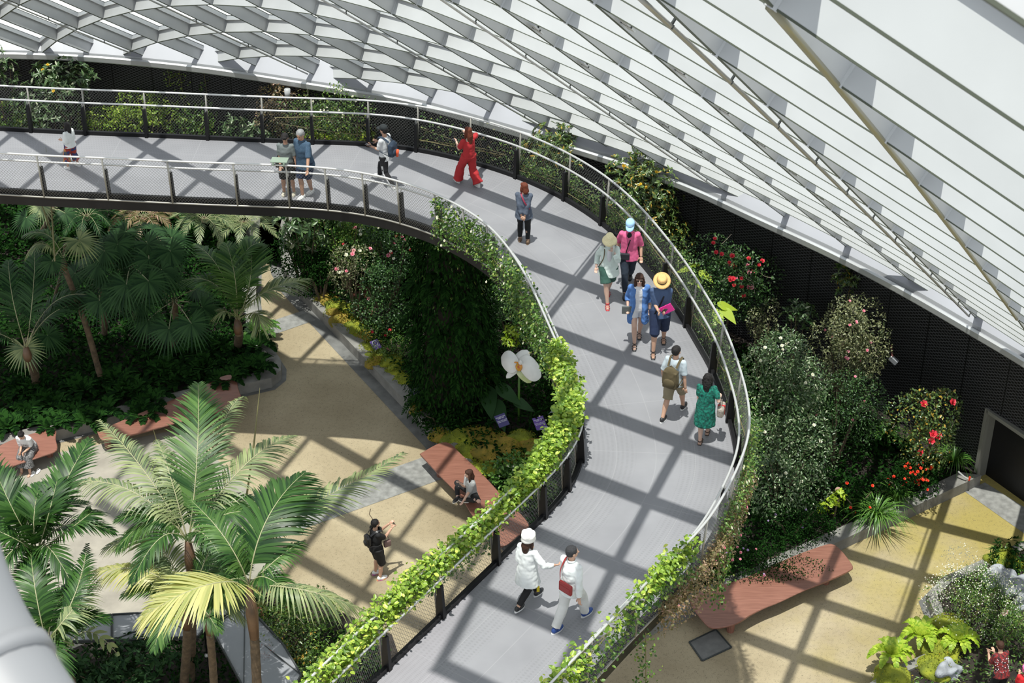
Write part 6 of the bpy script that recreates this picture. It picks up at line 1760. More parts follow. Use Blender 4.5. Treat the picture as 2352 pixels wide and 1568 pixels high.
        if k_ == 'cap':
            ob = lathe([(.058 * h, -.012 * h), (.060 * h, .006 * h), (.053 * h, .030 * h), (.033 * h, .044 * h), (.005, .048 * h)], 'cap', hat['m'])
            vb = MB(); vs = []
            for q in range(11):
                a = math.pi * (q / 10); x_ = .050 * h * math.cos(a); vs += [c + HR * x_ + HF * (.050 * h * math.sin(a) + .012 * h) - HU * .006 * h, c + HR * x_ * 1.05 + HF * (.105 * h * math.sin(a) ** .7 + .012 * h) - HU * (.018 * h)]
            vb.add(vs, [(2 * q, 2 * q + 1, 2 * q + 3, 2 * q + 2) for q in range(10)]); vo = vb.build('visor', hat['m'], ob, smooth=True); t_ = vo.modifiers.new('t', 'SOLIDIFY'); t_.thickness = .006
            if hat.get('text'):
                Mt = Matrix((HR, HU, HF * 1)).transposed().to_4x4(); Mt = Matrix.Translation(c + HF * .062 * h + HU * .004 * h) @ Matrix((( -HR.x, HU.x, HF.x, 0), (-HR.y, HU.y, HF.y, 0), (-HR.z, HU.z, HF.z, 0), (0, 0, 0, 1)))
                text_on(ob, hat['text'], Mt, .035, PRINT)
        elif k_ == 'straw':
            ob = lathe([(.108 * h, -.012 * h), (.088 * h, -.004 * h), (.062 * h, .0), (.060 * h, .03 * h), (.054 * h, .052 * h), (.035 * h, .060 * h), (.01, .052 * h)], 'hat', hat['m'])
            lathe([(.0635 * h, .0), (.0635 * h, .013 * h), (.060 * h, .014 * h)], 'hat_band', M['black'])
        elif k_ == 'bucket':
            ob = lathe([(.105 * h, -.045 * h), (.088 * h, -.018 * h), (.064 * h, .004 * h), (.060 * h, .032 * h), (.050 * h, .055 * h), (.03 * h, .064 * h), (.005, .066 * h)], 'hat', hat['m'])
        elif k_ == 'floppy':
            mb = MB(); mb.ball(c + HU * .020 * h, (.078 * h, .080 * h, .045 * h), 16, 10, M=Mh)
            for q in range(6): a = q * 1.047; mb.ball(c + HU * .034 * h + HR * .046 * h * math.cos(a) + HF * .046 * h * math.sin(a), .036 * h)
            ob = organic(mb.build('hat', hat['m'], root), .010, 3, .02)
            o2 = lathe([(.082 * h, -.030 * h), (.066 * h, -.004 * h), (.062 * h, .012 * h)], 'hat_brim', hat['m'])
    return J
def strap(J, pts, m, w=.028, name='strap', parent=None):
    mb = MB()
    c = catmull(pts, 6)
    for a, b in zip(c[:-1], c[1:]):
        up = (a - J['chest']); up = up - (b - a).normalized() * up.dot((b - a).normalized())
        mb.bar(a, b, w, .006, up if up.length > 1e-4 else (0, 0, 1))
    return mb.build(name, m, parent or J['root'])
def backpack(J, m, label, H_=.42, W_=.29, D_=.15, m2=None, drop=.0):
    h = J['h']; T, Fk, R = J['T'], J['TF'], J['R2']
    c = J['shz'] - T * (H_ * .5 + .01 + drop) - Fk * (.066 * h + D_ * .55 + .01)
    e = empty('backpack', c - T * H_ * .5, label, 'backpack')
    mb = MB(); Mx = Matrix((R, Fk, T)).transposed()
    mb.ball(c, (W_ * .5, D_ * .5, H_ * .5), 16, 12, M=Mx); mb.ball(c - T * H_ * .14, (W_ * .52, D_ * .52, H_ * .36), 16, 12, M=Mx); mb.bar(c - T * H_ * .42, c + T * H_ * .30, W_ * .82, D_ * .75, Fk)
    organic(mb.build('bag', m, e), .012, 5, .012)
    pk = MB(); pk.ball(c - T * H_ * .17 - Fk * D_ * .42, (W_ * .36, D_ * .28, H_ * .22), 14, 10, M=Mx); organic(pk.build('front_pocket', m2 or m, e), .010, 4)
    MB().tube([c + T * H_ * .47 - R * .04, c + T * H_ * .54, c + T * H_ * .47 + R * .04], .009, 6).build('grab_loop', m, e)
    for sg in (-1, 1):
        s_ = J['shz'] + R * sg * .062 * h
        pts = [c + T * H_ * .40 + R * sg * W_ * .25 + Fk * D_ * .3, s_ + T * .032 * h - Fk * .02, s_ + T * .012 * h + Fk * .070 * h, s_ - T * .10 * h + Fk * .082 * h, s_ - T * .17 * h + R * sg * .05 * h + Fk * .03, c - T * H_ * .35 + R * sg * W_ * .45]
        strap(J, pts, m2 or m, .045, 'shoulder_strap', e)
    return e, c
def small_bag(c, ax, ay, az, size, m, label, name='handbag', cat='bag', handle=None, hm=None, pocket=None):
    e = empty(name, c - Vector((0, 0, size[2] / 2)), label, cat)
    R4 = Matrix.Translation(c) @ Matrix((ax, ay, az)).transposed().to_4x4()
    MB().box((-size[0] / 2, -size[1] / 2, -size[2] / 2), (size[0] / 2, size[1] / 2, size[2] / 2), R4).build('bag', m, e, bevel=min(size) * .3)
    if handle: MB().tube(catmull(handle, 8), .008, 6).build('handle', hm or m, e)
    if pocket: MB().box((-size[0] * .4, -size[1] * .62, -size[2] * .35), (size[0] * .4, -size[1] * .4, size[2] * .2), R4).build('pocket', pocket, e, bevel=.01)
    return e
def gadget(c, ax, ay, az, size, m, label, name='phone', cat='phone'):
    R4 = Matrix.Translation(c) @ Matrix((ax, ay, az)).transposed().to_4x4()
    o = MB().box(tuple(-s / 2 for s in size), tuple(s / 2 for s in size), R4).build(name, m, None, bevel=.003)
    return tag(o, label, cat)

HB = mat('black_hair', (.012, .010, .010), .62, bump=.6, bscale=90, spec=.3); HBR = mat('brown_hair', (.045, .018, .010), .62, bump=.6, bscale=90, spec=.3); HA = mat('auburn_hair', (.12, .028, .012), .62, bump=.6, bscale=90, spec=.3); HG = mat('grey_hair', (.22, .22, .22), .6); HDG = mat('dark_grey_hair', (.030, .030, .033), .65, bump=.6, bscale=90, spec=.3)
WH = mat('white_shoe', (.72, .72, .70), .5); BKS = mat('black_shoe', (.018, .018, .02), .5); RUB = mat('white_sole', (.70, .70, .70), .6)
Z = DZ
wL = cloth('white_linen', (.66, .69, .68)); wS = cloth('white_sheer', (.64, .66, .65)); blk = cloth('black', (.008, .008, .009)); blkt = cloth('black_tee', (.006, .006, .007))
PH = mat('phone_glass', (.02, .02, .025), .2)

# 1 woman with the floppy white hat
J = person('woman in floppy white hat and long white tunic walking away beside the man in white', 1.60, (.62, .78), [(1189, 1408), (1233, 1366)], Z, hands=[(-.03, .10, .66), (.16, .14, .60)], lift=(.06, 0),
    top=dict(m=wS, sleeve=.93, hem=.17, flare=.05, w=.022, sw=.018, name='tunic', fold=.03), bottom=dict(kind='leggings', m=blk, len=.93, w=.004), shoes=dict(kind='shoe', m=BKS, sole=RUB), hair=dict(kind='long', m=HBR, s=.75), hat=dict(kind='floppy', m=cloth('hat_white', (.80, .78, .72))), eyes=False)
small_bag(at(1236, 1352, Z + .35), Vector((1, 0, 0)), Vector((0, 1, 0)), Vector((0, 0, 1)), (.05, .03, .12), cloth('yellow', (.62, .48, .02)), 'small yellow pouch hanging below the white tunic', 'pouch', 'pouch')
# 2 man in white
J = person('grey-haired man in white shirt and trousers with blue shoes walking away', 1.77, (.68, .73), [(1275, 1452), (1343, 1413)], Z, hands=[(.0, .14, .50), (.06, -.06, .46)], head_yaw=.55,
    top=dict(m=wL, sleeve=.95, hem=.07, flare=.03, w=.022, sw=.016, collar=True, fold=.032), bottom=dict(kind='trousers', m=cloth('white_trousers', (.62, .62, .60)), len=.97, w=.018, flare=.012), shoes=dict(kind='shoe', m=mat('blue_shoe', (.02, .06, .24), .5), sole=RUB), hair=dict(kind='short', m=HDG), eyes=False)
h = J['h']; RB_ = mat('dark_red_leather', (.26, .02, .02), .4)
bc = J['pel'] + J['T'] * .10 - J['TF'] * .19 + J['R2'] * .05
small_bag(bc, J['R2'], J['TF'], J['T'], (.27, .06, .20), RB_, 'dark red shoulder bag hanging on the back of the man in white', 'shoulder_bag', 'bag', pocket=RB_)
sb = [o for o in bpy.data.objects if o.name.startswith('shoulder_bag')][-1]
strap(J, [bc + J['T'] * .08 - J['R2'] * .12, J['chest'] - J['TF'] * .155 - J['R2'] * .06 * h, J['shz'] - J['TF'] * .11 - J['R2'] * .05 * h, J['shz'] + J['T'] * .045 * h - J['R2'] * .05 * h, J['shz'] + J['TF'] * .10 - J['R2'] * .02 * h], RB_, .04, 'strap', sb)
# 3 woman in green
GD_ = cloth('green_print', (.002, .05, .04), (.005, .19, .13), 26)
J = person('woman with long curly black hair in a green patterned dress beside the outer railing', 1.55, (.25, .97), [(1607, 1020), (1624, 998)], Z, hands=[(-.04, .14, .62), (.05, .10, .60)],
    top=dict(m=GD_, sleeve=.40, hem=.265, flare=.045, w=.014, sw=.012, name='dress', fold=.03), bottom=None, shoes=dict(kind='sandal', m=mat('dark_sandal', (.05, .03, .02), .5)), hair=dict(kind='curly', m=HB, s=1.0), eyes=False, sk='pale', skin_c=(.55, .36, .28))
c = J['wr'][1] - Vector((0, 0, .20)) - J['TF'] * .10 + J['R2'] * .06
small_bag(c, J['TF'], -J['R2'], Vector((0, 0, 1)), (.30, .13, .20), cloth('tan_canvas', (.20, .17, .14), (.36, .32, .28), 60), 'tan patterned handbag with a red stripe on the arm of the woman in green', 'handbag', 'bag', handle=[c + Vector((0, 0, .09)) - J['TF'] * .08, c + Vector((0, 0, .24)), c + Vector((0, 0, .09)) + J['TF'] * .08])
hb = [o for o in bpy.data.objects if o.name.startswith('handbag')][-1]
MB().box((-.018, -.072, -.102), (.018, .072, .102), Matrix.Translation(c) @ Matrix((J['TF'], -J['R2'], Vector((0, 0, 1)))).transposed().to_4x4()).build('stripe', mat('red_stripe', (.40, .02, .02), .5), hb)
# 4 man with olive backpack
J = person('man in pale blue T-shirt and khaki shorts walking away ahead of the woman in green', 1.67, (.45, .89), [(1521, 968), (1568, 938)], Z, hands=[(.05, .02, .48), (.05, -.03, .46)], head_yaw=.25,
    top=dict(m=cloth('pale_blue_tee', (.40, .46, .50)), sleeve=.45, hem=.04, flare=.02, w=.016, sw=.02), bottom=dict(kind='shorts', m=cloth('khaki', (.24, .20, .13)), len=.42, w=.03, flare=.02), shoes=dict(kind='shoe', m=BKS, sole=RUB), hair=dict(kind='short', m=HB), eyes=False)
OLV = cloth('olive_canvas', (.085, .065, .03))
backpack(J, OLV, 'olive canvas backpack on the man in the pale blue T-shirt', .52, .34, .18)
# 5 man in straw hat
J = person('man in straw hat, dark blue shirt and navy shorts strolling toward the camera', 1.77, (-.05, -1), [(1500, 815), (1524, 781)], Z, hands=[(-.06, .13, .62), (-.07, .15, .61)], head_pitch=.45,
    top=dict(m=cloth('slate_blue_shirt', (.05, .085, .17)), sleeve=.5, hem=.05, flare=.025, w=.018, sw=.02, collar=True), bottom=dict(kind='shorts', m=cloth('navy_shorts', (.008, .018, .055)), len=.42, w=.032, flare=.02), shoes=dict(kind='sandal', m=BKS), hair=dict(kind='short', m=HB), hat=dict(kind='straw', m=mat('straw', (.62, .38, .14), .7, var=.12, scale=40)))
strap(J, [J['shz'] + J['T'] * .05 + J['R2'] * .0 - J['R2'] * .10, J['chest'] + J['TF'] * .15 - J['R2'] * .02, J['pel'] + J['TF'] * .14 + J['R2'] * .12], M['black'], .03)
gadget(J['wr'][0] + J['F'] * .10 + Vector((0, 0, .03)), J['R'], Vector((.3, -.4, .8)).normalized(), J['R'].cross(Vector((.3, -.4, .8)).normalized()).normalized(), (.08, .16, .01), PH, 'black phone held by the man in the straw hat')
gadget(J['wr'][0] - J['R'] * .05 + J['F'] * .02 + Vector((0, 0, .02)), (J['R'] + Vector((0, 0, -.6))).normalized(), J['F'], (J['R'] + Vector((0, 0, -.6))).normalized().cross(J['F']), (.26, .02, .18), mat('pink_folder', (.65, .03, .25), .5), 'bright pink folder under the arm of the man in the straw hat', 'folder', 'folder')
# 6 woman in blue overshirt
BLU = cloth('denim_blue_shirt', (.07, .17, .42))
J = person('woman with sunglasses and long dark hair in an open blue overshirt', 1.66, (-.05, -1), [(1457, 796), (1468, 770)], Z, hands=[(.04, .0, .48), (.03, .05, .52)],
    top=dict(m=cloth('white_top', (.60, .60, .62)), sleeve=0, hem=.03, w=.008, flare=.0, name='top'), bottom=dict(kind='shorts', m=cloth('white_shorts', (.58, .58, .60)), len=.22, w=.012), shoes=dict(kind='sandal', m=BKS), hair=dict(kind='long', m=HBR, s=1.05), sk='pale')
h = J['h']; mb = MB()
for sg in (-1, 1):
    s = 0 if sg < 0 else 1; R_, T_, Fk = J['R2'], J['T'], J['TF']
    ell_loft(mb, [(J['pel'] - J['U'] * .20 * h + R_ * sg * .085 * h, .052 * h, .105 * h, R_, J['F']), (J['pel'] + R_ * sg * .075 * h, .046 * h, .095 * h, R_, J['F']), (J['waist'] + R_ * sg * .065 * h, .042 * h, .078 * h, R_, Fk), (J['chest'] + R_ * sg * .068 * h, .044 * h, .078 * h, R_, Fk), (J['shz'] + R_ * sg * .060 * h, .052 * h, .060 * h, R_, Fk)], 12)
    a = [J['sh'][s], J['sh'][s].lerp(J['el'][s], .5), J['el'][s], J['el'][s].lerp(J['wr'][s], .4)]
    mb.tube(a, [.044 * h, .040 * h, .038 * h, .036 * h], 12); mb.ball(J['sh'][s], .046 * h)
ell_loft(mb, [(J['pel'] - J['U'] * .20 * h - J['F'] * .06 * h, .125 * h, .035 * h, J['R2'], J['F']), (J['waist'] - J['F'] * .055 * h, .10 * h, .03 * h, J['R2'], J['F']), (J['shz'] - J['F'] * .04 * h, .10 * h, .03 * h, J['R2'], J['F'])], 14)
organic(mb.build('overshirt', BLU, J['root']), .012, 4, .03)
MB().ball(J['hd'] + J['HR'] * .019 * h + J['HF'] * .051 * h + J['HU'] * .002 * h, (.015 * h, .005 * h, .012 * h), 10, 6, M=J['Mh']).ball(J['hd'] - J['HR'] * .019 * h + J['HF'] * .051 * h + J['HU'] * .002 * h, (.015 * h, .005 * h, .012 * h), 10, 6, M=J['Mh']).bar(J['hd'] - J['HR'] * .03 * h + J['HF'] * .052 * h + J['HU'] * .008 * h, J['hd'] + J['HR'] * .03 * h + J['HF'] * .052 * h + J['HU'] * .008 * h, .004, .006).build('sunglasses', M['black'], J['root'])
c = J['wr'][1] + J['F'] * .04 - Vector((0, 0, .02)); small_bag(c, J['R'], J['F'], Vector((0, 0, 1)), (.24, .04, .18), cloth('grey_clutch', (.10, .11, .11)), 'grey flat clutch held by the woman in the blue overshirt', 'clutch_bag', 'bag')
# 7 man in pink
J = person('man in pink shirt and pale blue cap behind the woman in the cream hat', 1.75, (-.12, -1), [(1436, 680), (1447, 640)], Z, hands=[(.05, .02, .47), (.05, -.04, .47)], head_pitch=.35, lift=(0, .06),
    top=dict(m=cloth('pink_shirt', (.62, .11, .24)), sleeve=.62, hem=.06, flare=.03, w=.02, sw=.02, collar=True), bottom=dict(kind='trousers', m=cloth('dark_jeans', (.012, .02, .035)), len=.97, w=.012), shoes=dict(kind='shoe', m=BKS), hair=dict(kind='short', m=HB), hat=dict(kind='cap', m=cloth('light_blue_cap', (.30, .50, .72)), text='FOREST'))
strap(J, [J['shz'] + J['T'] * .05 - J['R2'] * .08, J['chest'] + J['TF'] * .15, J['pel'] + J['TF'] * .15 + J['R2'] * .08], M['black'], .022)
MB().ball(J['shz'] + J['TF'] * .085 - J['T'] * .05, (.06, .03, .13), 10, 8).build('undershirt', blkt, J['root'], smooth=True)
c = J['pel'] + J['TF'] * .17 + J['R2'] * .10 + J['T'] * .03; small_bag(c, J['R2'], J['TF'], J['T'], (.24, .06, .15), cloth('charcoal_bag', (.02, .022, .03)), 'charcoal crossbody bag on the man in pink', 'crossbody_bag', 'bag')
# 8 woman in cream hat
LW = cloth('pale_mint_shirt', (.58, .66, .62))
J = person('woman in cream bucket hat and pale open shirt drinking from a bottle', 1.64, (.0, -1), [(1395, 704), (1396, 672)], Z, hands=[(-.05, .11, .80), (.06, .0, .50)], poles=[(.6, -.3, -1), None], head_pitch=.25,
    top=dict(m=LW, sleeve=.9, hem=.10, flare=.045, w=.02, sw=.02, collar=True, fold=.03), bottom=dict(kind='shorts', m=cloth('bottle_green', (.03, .085, .065)), len=.34, w=.034, flare=.03), shoes=dict(kind='sandal', m=mat('red_sandal', (.45, .03, .04), .5)), hair=dict(kind='long', m=HB, s=.4), hat=dict(kind='bucket', m=mat('cream_straw', (.74, .66, .40), .7, var=.08, scale=40)), sk='pale')
strap(J, [J['shz'] + J['T'] * .05 + J['R2'] * .10, J['chest'] + J['TF'] * .16 + J['R2'] * .12, J['pel'] + J['R2'] * .22], OLV, .02)
MB().ball(J['chest'] + J['TF'] * .105, (.06, .035, .17), 12, 8).build('inner_top', cloth('white_top', (.60, .60, .62)), J['root'], smooth=True)
o = MB().tube([J['wr'][0] + J['F'] * .02 - Vector((0, 0, .07)), J['wr'][0] + J['F'] * .03 + Vector((0, 0, .12)), J['wr'][0] + J['F'] * .0 + Vector((0, 0, .16))], [.022, .022, .010], 10).build('bottle', mat('clear_bottle', (.45, .45, .42), .2), None, smooth=True); tag(o, 'small bottle held to the mouth by the woman in the cream hat', 'bottle')
# 9 woman in slate jacket
J = person('short-haired woman in slate blue jacket and black trousers with hands behind her back', 1.50, (.12, .99), [(1194, 553), (1212, 559)], Z, hands=[(-.075, -.10, .50), (-.075, -.11, .50)], head_yaw=-.7,
    top=dict(m=cloth('slate_jacket', (.075, .095, .135)), sleeve=.92, hem=.09, flare=.035, w=.02, sw=.014, fold=.03), bottom=dict(kind='trousers', m=blk, len=.93, w=.008), shoes=dict(kind='shoe', m=mat('brown_shoe', (.16, .10, .06), .6)), hair=dict(kind='bob', m=HA), eyes=False)
strap(J, [J['shz'] + J['T'] * .045 - J['R2'] * .07, J['shz'] - J['TF'] * .10 - J['R2'] * .03, J['chest'] - J['TF'] * .145 + J['R2'] * .04, J['waist'] - J['TF'] * .10 + J['R2'] * .14], mat('maroon_strap', (.28, .02, .05), .5), .03)
# 10 woman in red
RED = cloth('red_crepe', (.38, .018, .022))
J = person('woman with long auburn hair in a red off-shoulder jumpsuit looking at a phone', 1.54, (-.55, .83), [(1052, 418), (1098, 428)], Z, hands=[(.0, .19, .68), (-.02, .15, .80)], mid=(1078, 424),
    top=dict(m=RED, sleeve=.4, hem=.02, w=.014, sw=.022, flare=.01, bare=True, name='jumpsuit_top', fold=.03), bottom=dict(kind='trousers', m=RED, len=.985, w=.022, flare=.045, fold=.035), shoes=dict(kind='shoe', m=WH), hair=dict(kind='long', m=HA, s=1.15), eyes=False, sk='pale')
gadget(J['wr'][0] + J['F'] * .07 + Vector((0, 0, .01)), J['R'], J['F'], Vector((0, 0, 1)), (.075, .15, .01), PH, 'phone held flat by the woman in red')
# 11 man in black cap
TRK = cloth('black_track_pants', (.010, .010, .012))
J = person('man in black cap and white T-shirt walking left with a navy backpack', 1.60, (-.86, .5), [(873, 408), (905, 436)], Z, hands=[(-.05, .20, .60), (-.02, .18, .63)], mid=(888, 424),
    top=dict(m=cloth('white_tee', (.60, .61, .62)), sleeve=.45, hem=.05, flare=.02, w=.016, sw=.022), bottom=dict(kind='trousers', m=TRK, len=.95, w=.016), shoes=dict(kind='shoe', m=WH, sole=RUB), hair=dict(kind='short', m=HB), hat=dict(kind='cap', m=cloth('black_cap', (.012, .016, .018))), sk='tan', skin_c=(.42, .24, .16))
for dy in (-.016, 0, .016):
    MB().tube([J['hp'][0] - J['R'] * .082 + J['F'] * dy, J['hp'][0].lerp(J['kn'][0], .55) - J['R'] * .088 + J['F'] * dy, J['kn'][0] - J['R'] * .072 + J['F'] * dy, J['kn'][0].lerp(J['ank'][0], .5) - J['R'] * .072 + J['F'] * dy, J['ank'][0] - J['R'] * .056 + J['F'] * dy], .005, 4).build('side_stripe', PRINT, J['root'])
e, c = backpack(J, cloth('navy_pack', (.02, .035, .06)), 'navy backpack with an orange bottle on the man in the black cap', .42, .28, .17)
ORG = mat('orange_rubber', (.75, .10, .03), .5)
o = MB().tube([c - J['TF'] * .12 - J['T'] * .16 + J['R2'] * .0, c - J['TF'] * .15 + J['T'] * .02 - J['R2'] * .02], [.032, .032], 10).build('bottle', ORG, e, smooth=True)
gadget(J['wr'][0] + J['F'] * .09 + Vector((0, 0, .02)), J['R'], J['F'], Vector((0, 0, 1)), (.075, .15, .01), PH, 'phone in the hand of the man in the black cap')
# 12 man in dotted shirt, 13 woman in grey
DOT = cloth('navy_dotted_shirt', (.022, .055, .10), (.05, .09, .14), 70)
kr = min(range(len(inn)), key=lambda k: (inn[k] + Vector((0, 0, .86)) - at(708, 396, Z + .86)).length)
hr = inn[kr] + Vector((0, 0, .91))
J = person('grey-haired man in navy dotted shirt and shorts resting a hand on the inner railing', 1.76, (-.55, -.83), [(696, 455), (716, 442)], Z, hands=[(hr.x, hr.y, hr.z, 1), (.05, .03, .46)], lean=.12, head_pitch=.45,
    top=dict(m=DOT, sleeve=.5, hem=.07, flare=.035, w=.024, sw=.022, collar=True), bottom=dict(kind='shorts', m=cloth('navy_shorts', (.008, .018, .055)), len=.40, w=.03, flare=.02), shoes=dict(kind='shoe', m=WH, sole=RUB), hair=dict(kind='short', m=HG), girth=1.12, sk='tan')
J = person('woman in grey T-shirt and black shorts reading the green panel on the railing', 1.58, (-.10, -1), [(653, 446), (676, 446)], Z, hands=[(.05, .03, .46), (-.02, .10, .52)], head_pitch=.5,
    top=dict(m=cloth('grey_tee', (.13, .15, .15)), sleeve=.45, hem=.02, flare=.01, w=.014, sw=.016), bottom=dict(kind='shorts', m=blk, len=.40, w=.028, flare=.015), shoes=dict(kind='shoe', m=cloth('beige_sneaker', (.45, .42, .34)), sole=RUB), hair=dict(kind='fringe', m=HB), girth=1.05, sk='tan')
c = J['pel'] + J['R2'] * .20 + J['T'] * .02; small_bag(c, J['F'], -J['R2'], J['U'], (.28, .09, .20), blk, 'black shoulder bag of the woman in the grey T-shirt', 'shoulder_bag', 'bag', handle=[c + Vector((0, 0, .1)), J['chest'] + J['R2'] * .17, J['shz'] + J['T'] * .04 + J['R2'] * .10, J['chest'] + J['R2'] * .15 - J['TF'] * .12, c + Vector((0, .03, .1))])
# 14 girl
MULTI = mat('cloth_multicolour_print', (.03, .03, .10), .8); nt = MULTI.node_tree
vz = tex(nt, 'ShaderNodeTexVoronoi', Scale=13.0); tcn = nt.nodes.new('ShaderNodeTexCoord'); nt.links.new(tcn.outputs['Object'], vz.inputs['Vector'])
rp_ = nt.nodes.new('ShaderNodeValToRGB'); rp_.color_ramp.interpolation = 'CONSTANT'
for pz, cz_ in ((0, (.30, .03, .02, 1)), (.3, (.03, .04, .13, 1)), (.5, (.45, .20, .04, 1)), (.65, (.08, .08, .09, 1)), (.8, (.32, .06, .06, 1))):
    el_ = rp_.color_ramp.elements[0] if pz == 0 else rp_.color_ramp.elements.new(pz)
    el_.position = pz; el_.color = cz_
sx_ = nt.nodes.new('ShaderNodeSeparateXYZ'); nt.links.new(vz.outputs['Color'], sx_.inputs[0]); nt.links.new(sx_.outputs[0], rp_.inputs['Fac']); nt.links.new(rp_.outputs['Color'], nt.nodes['Principled BSDF'].inputs['Base Color'])
J = person('girl with long dark hair in white top and multicoloured trousers at the far left', 1.22, (-.85, .53), [(157, 388), (181, 381)], Z, hands=[(-.02, .12, .62), (-.03, .13, .60)], mid=(169, 387),
    top=dict(m=wS, sleeve=.85, hem=.03, flare=.025, w=.02, sw=.022), bottom=dict(kind='trousers', m=MULTI, len=.72, w=.024, flare=.03), shoes=dict(kind='shoe', m=WH, sole=RUB), hair=dict(kind='long', m=HB, s=.95), eyes=False)
# 15 photographer on the ground
J = person('man in black T-shirt and shorts photographing with raised phone on the sand floor', 1.72, (.86, .5), [(862, 1318), (873, 1331)], 0, hands=[(-.045, .235, .80), (-.07, .225, .78)],
    top=dict(m=blkt, sleeve=.45, hem=.04, flare=.02, w=.016, sw=.02), bottom=dict(kind='shorts', m=blk, len=.42, w=.03, flare=.015), shoes=dict(kind='shoe', m=WH, sole=mat('rainbow_sole', (.35, .05, .45), .5, scale=12, col2=(.8, .35, .05))), hair=dict(kind='short', m=HB))
backpack(J, mat('black_leather', (.012, .012, .014), .35), 'black leather backpack on the photographer', .36, .26, .14)
gadget((J['wr'][0] + J['wr'][1]) / 2 + J['F'] * .09 + Vector((0, 0, .04)), J['R'], Vector((0, 0, 1)), J['F'], (.15, .075, .01), PH, 'phone raised in both hands by the photographer')
c = J['el'][1] - Vector((0, 0, .20)) + J['F'] * .06; small_bag(c, J['F'], J['R'], J['U'], (.18, .08, .17), cloth('dusty_pink_bag', (.16, .10, .09)), 'small dusty pink bag hanging from the arm of the photographer', 'handbag', 'bag', handle=[c + Vector((0, 0, .08)) - J['F'] * .06, c + Vector((0, 0, .22)), c + Vector((0, 0, .08)) + J['F'] * .06])
# 16 woman sitting cross-legged
sp = at(1084, 1142, .47)
Fv = Vector((-.86, -.5, 0)).normalized(); Rv = Vector((Fv.y, -Fv.x, 0))
f1 = sp + Fv * .34 + Rv * .10; f2 = sp + Fv * .24 - Rv * .12
J = person('woman in grey T-shirt and black trousers sitting cross-legged on the middle bench', 1.62, (-.86, -.5), [tuple(f2 + Vector((0, 0, .0))), tuple(f1)], .45, seat=(sp.x, sp.y), hipz=.13, hands=[(-.02, .19, .53), (-.05, .17, .77)], legpole=(1.0, .25, .35), lean=.10, lift=(.05, .0), toe=[(-.9, .2, .1), (-.6, -.8, 0)],
    top=dict(m=cloth('grey_marl_tee', (.30, .31, .31)), sleeve=.42, hem=.03, flare=.015, w=.014, sw=.02), bottom=dict(kind='trousers', m=blk, len=.93, w=.008), shoes=dict(kind='shoe', m=BKS, sole=RUB), hair=dict(kind='long', m=HBR, s=.9), sk='pale', head_yaw=.2)
# 17 woman sitting at left in shade
sp = at(68, 1030, .47); Fv = Vector((-.15, -1, 0)).normalized(); Rv = Vector((Fv.y, -Fv.x, 0))
SKT = cloth('black_white_print', (.015, .015, .016), (.22, .22, .22), 45)
J = person('woman with a hair bun and speckled skirt sitting at the left edge', 1.60, (-.15, -1), [tuple(sp + Fv * .42 - Rv * .10 - Vector((0, 0, .47))), tuple(sp + Fv * .40 + Rv * .12 - Vector((0, 0, .47)))], 0, seat=(sp.x, sp.y), hipz=.58, lean=.55, head_pitch=.7, hands=[(-.065, .27, .60), (-.065, .27, .60)],
    top=dict(m=cloth('white_tee', (.60, .61, .62)), sleeve=.45, hem=.02, flare=.02, w=.018, sw=.02), bottom=dict(kind='trousers', m=SKT, len=.75, w=.05, flare=.03, name='skirt', fold=.03), shoes=None, hair=dict(kind='bun', m=HB), girth=1.1)
text_on(J['root'], 'HARRY', Matrix.Translation(J['chest'] + J['TF'] * .145) @ Matrix(((-J['R2'].x, J['T'].x, J['TF'].x, 0), (-J['R2'].y, J['T'].y, J['TF'].y, 0), (-J['R2'].z, J['T'].z, J['TF'].z, 0), (0, 0, 0, 1))), .085, M['black'], 'shirt_lettering')
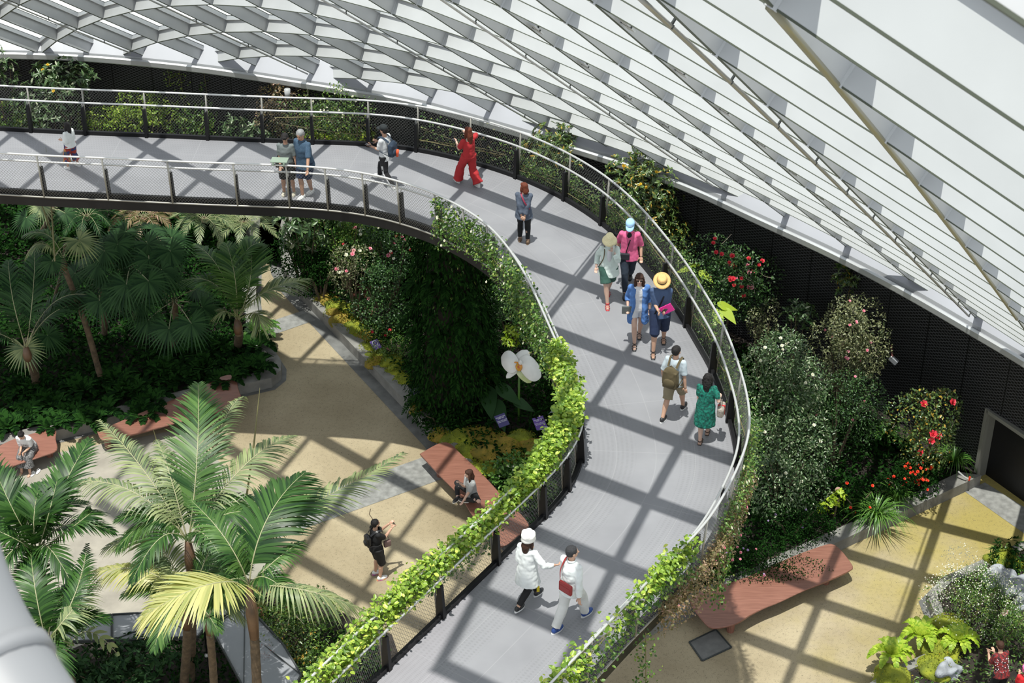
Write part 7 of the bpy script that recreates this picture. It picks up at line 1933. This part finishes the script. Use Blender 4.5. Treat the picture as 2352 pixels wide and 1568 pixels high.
for k, (u, v) in enumerate(((76, 1088), (88, 1082))):
    c = at(u, v, .02); e = empty('slipper', c - Vector((0, 0, .02)), ('left', 'right')[k] + ' white slipper standing on the floor in front of the short bench', 'slipper', 'pair of white slippers')
    mb = MB(); mb.ball(c, (.045, .12, .018), 14, 6, M=Matrix.Rotation(-.25, 3, 'Z')); mb.build('sole', WH, e, smooth=True)
    MB().tube([c + Vector((-.045, .03, .01)), c + Vector((0, .05, .055)), c + Vector((.045, .03, .01))], .012, 6).build('strap', WH, e)
# 18, 19 visitors at the lower right corner
sp = at(2288, 1612, 0); PD = cloth('dotted_black', (.01, .01, .012), (.25, .02, .02), 18)
J = person('dark-haired visitor in a dotted black and red top in the lower right corner', 1.58, (-.35, .93), [tuple(sp + Vector((-.13, .05, 0))), tuple(sp + Vector((.13, .03, 0)))], 0, lean=.35, hands=[(-.02, .24, .70), (-.10, .22, .72)], head_pitch=.3,
    top=dict(m=PD, sleeve=.4, hem=.05, flare=.03, w=.02, sw=.02), bottom=dict(kind='trousers', m=blk, len=.95, w=.02), shoes=dict(kind='shoe', m=BKS), hair=dict(kind='fringe', m=HBR), eyes=False)
dots = MB()
for k in range(90):
    a = rnd.uniform(0, 6.28); t = rnd.uniform(0, .26); rr = .105 * 1.58
    d_ = (J['R2'] * math.cos(a) + J['TF'] * math.sin(a) * .8); dots.ball(J['pel'] + J['T'] * t * 1.58 + d_ * rr, .009, 6, 4)
o = dots.build('white_dots', PRINT, J['root']); o['kind'] = 'stuff'
sp = at(2338, 1640, 0)
J = person('visitor in bright pink hat and red top cut by the lower right corner', 1.35, (.1, 1), [tuple(sp + Vector((-.12, 0, 0))), tuple(sp + Vector((.12, .05, 0)))], 0, hands=[(-.03, .15, .72), (.03, .12, .70)],
    top=dict(m=cloth('bright_red', (.55, .015, .02)), sleeve=.45, hem=.03, flare=.03, w=.02, sw=.02), bottom=dict(kind='trousers', m=cloth('magenta', (.45, .02, .30)), len=.9, w=.03), shoes=dict(kind='shoe', m=WH), hair=dict(kind='short', m=HB), hat=dict(kind='floppy', m=cloth('hot_pink', (.80, .16, .36))), eyes=False)
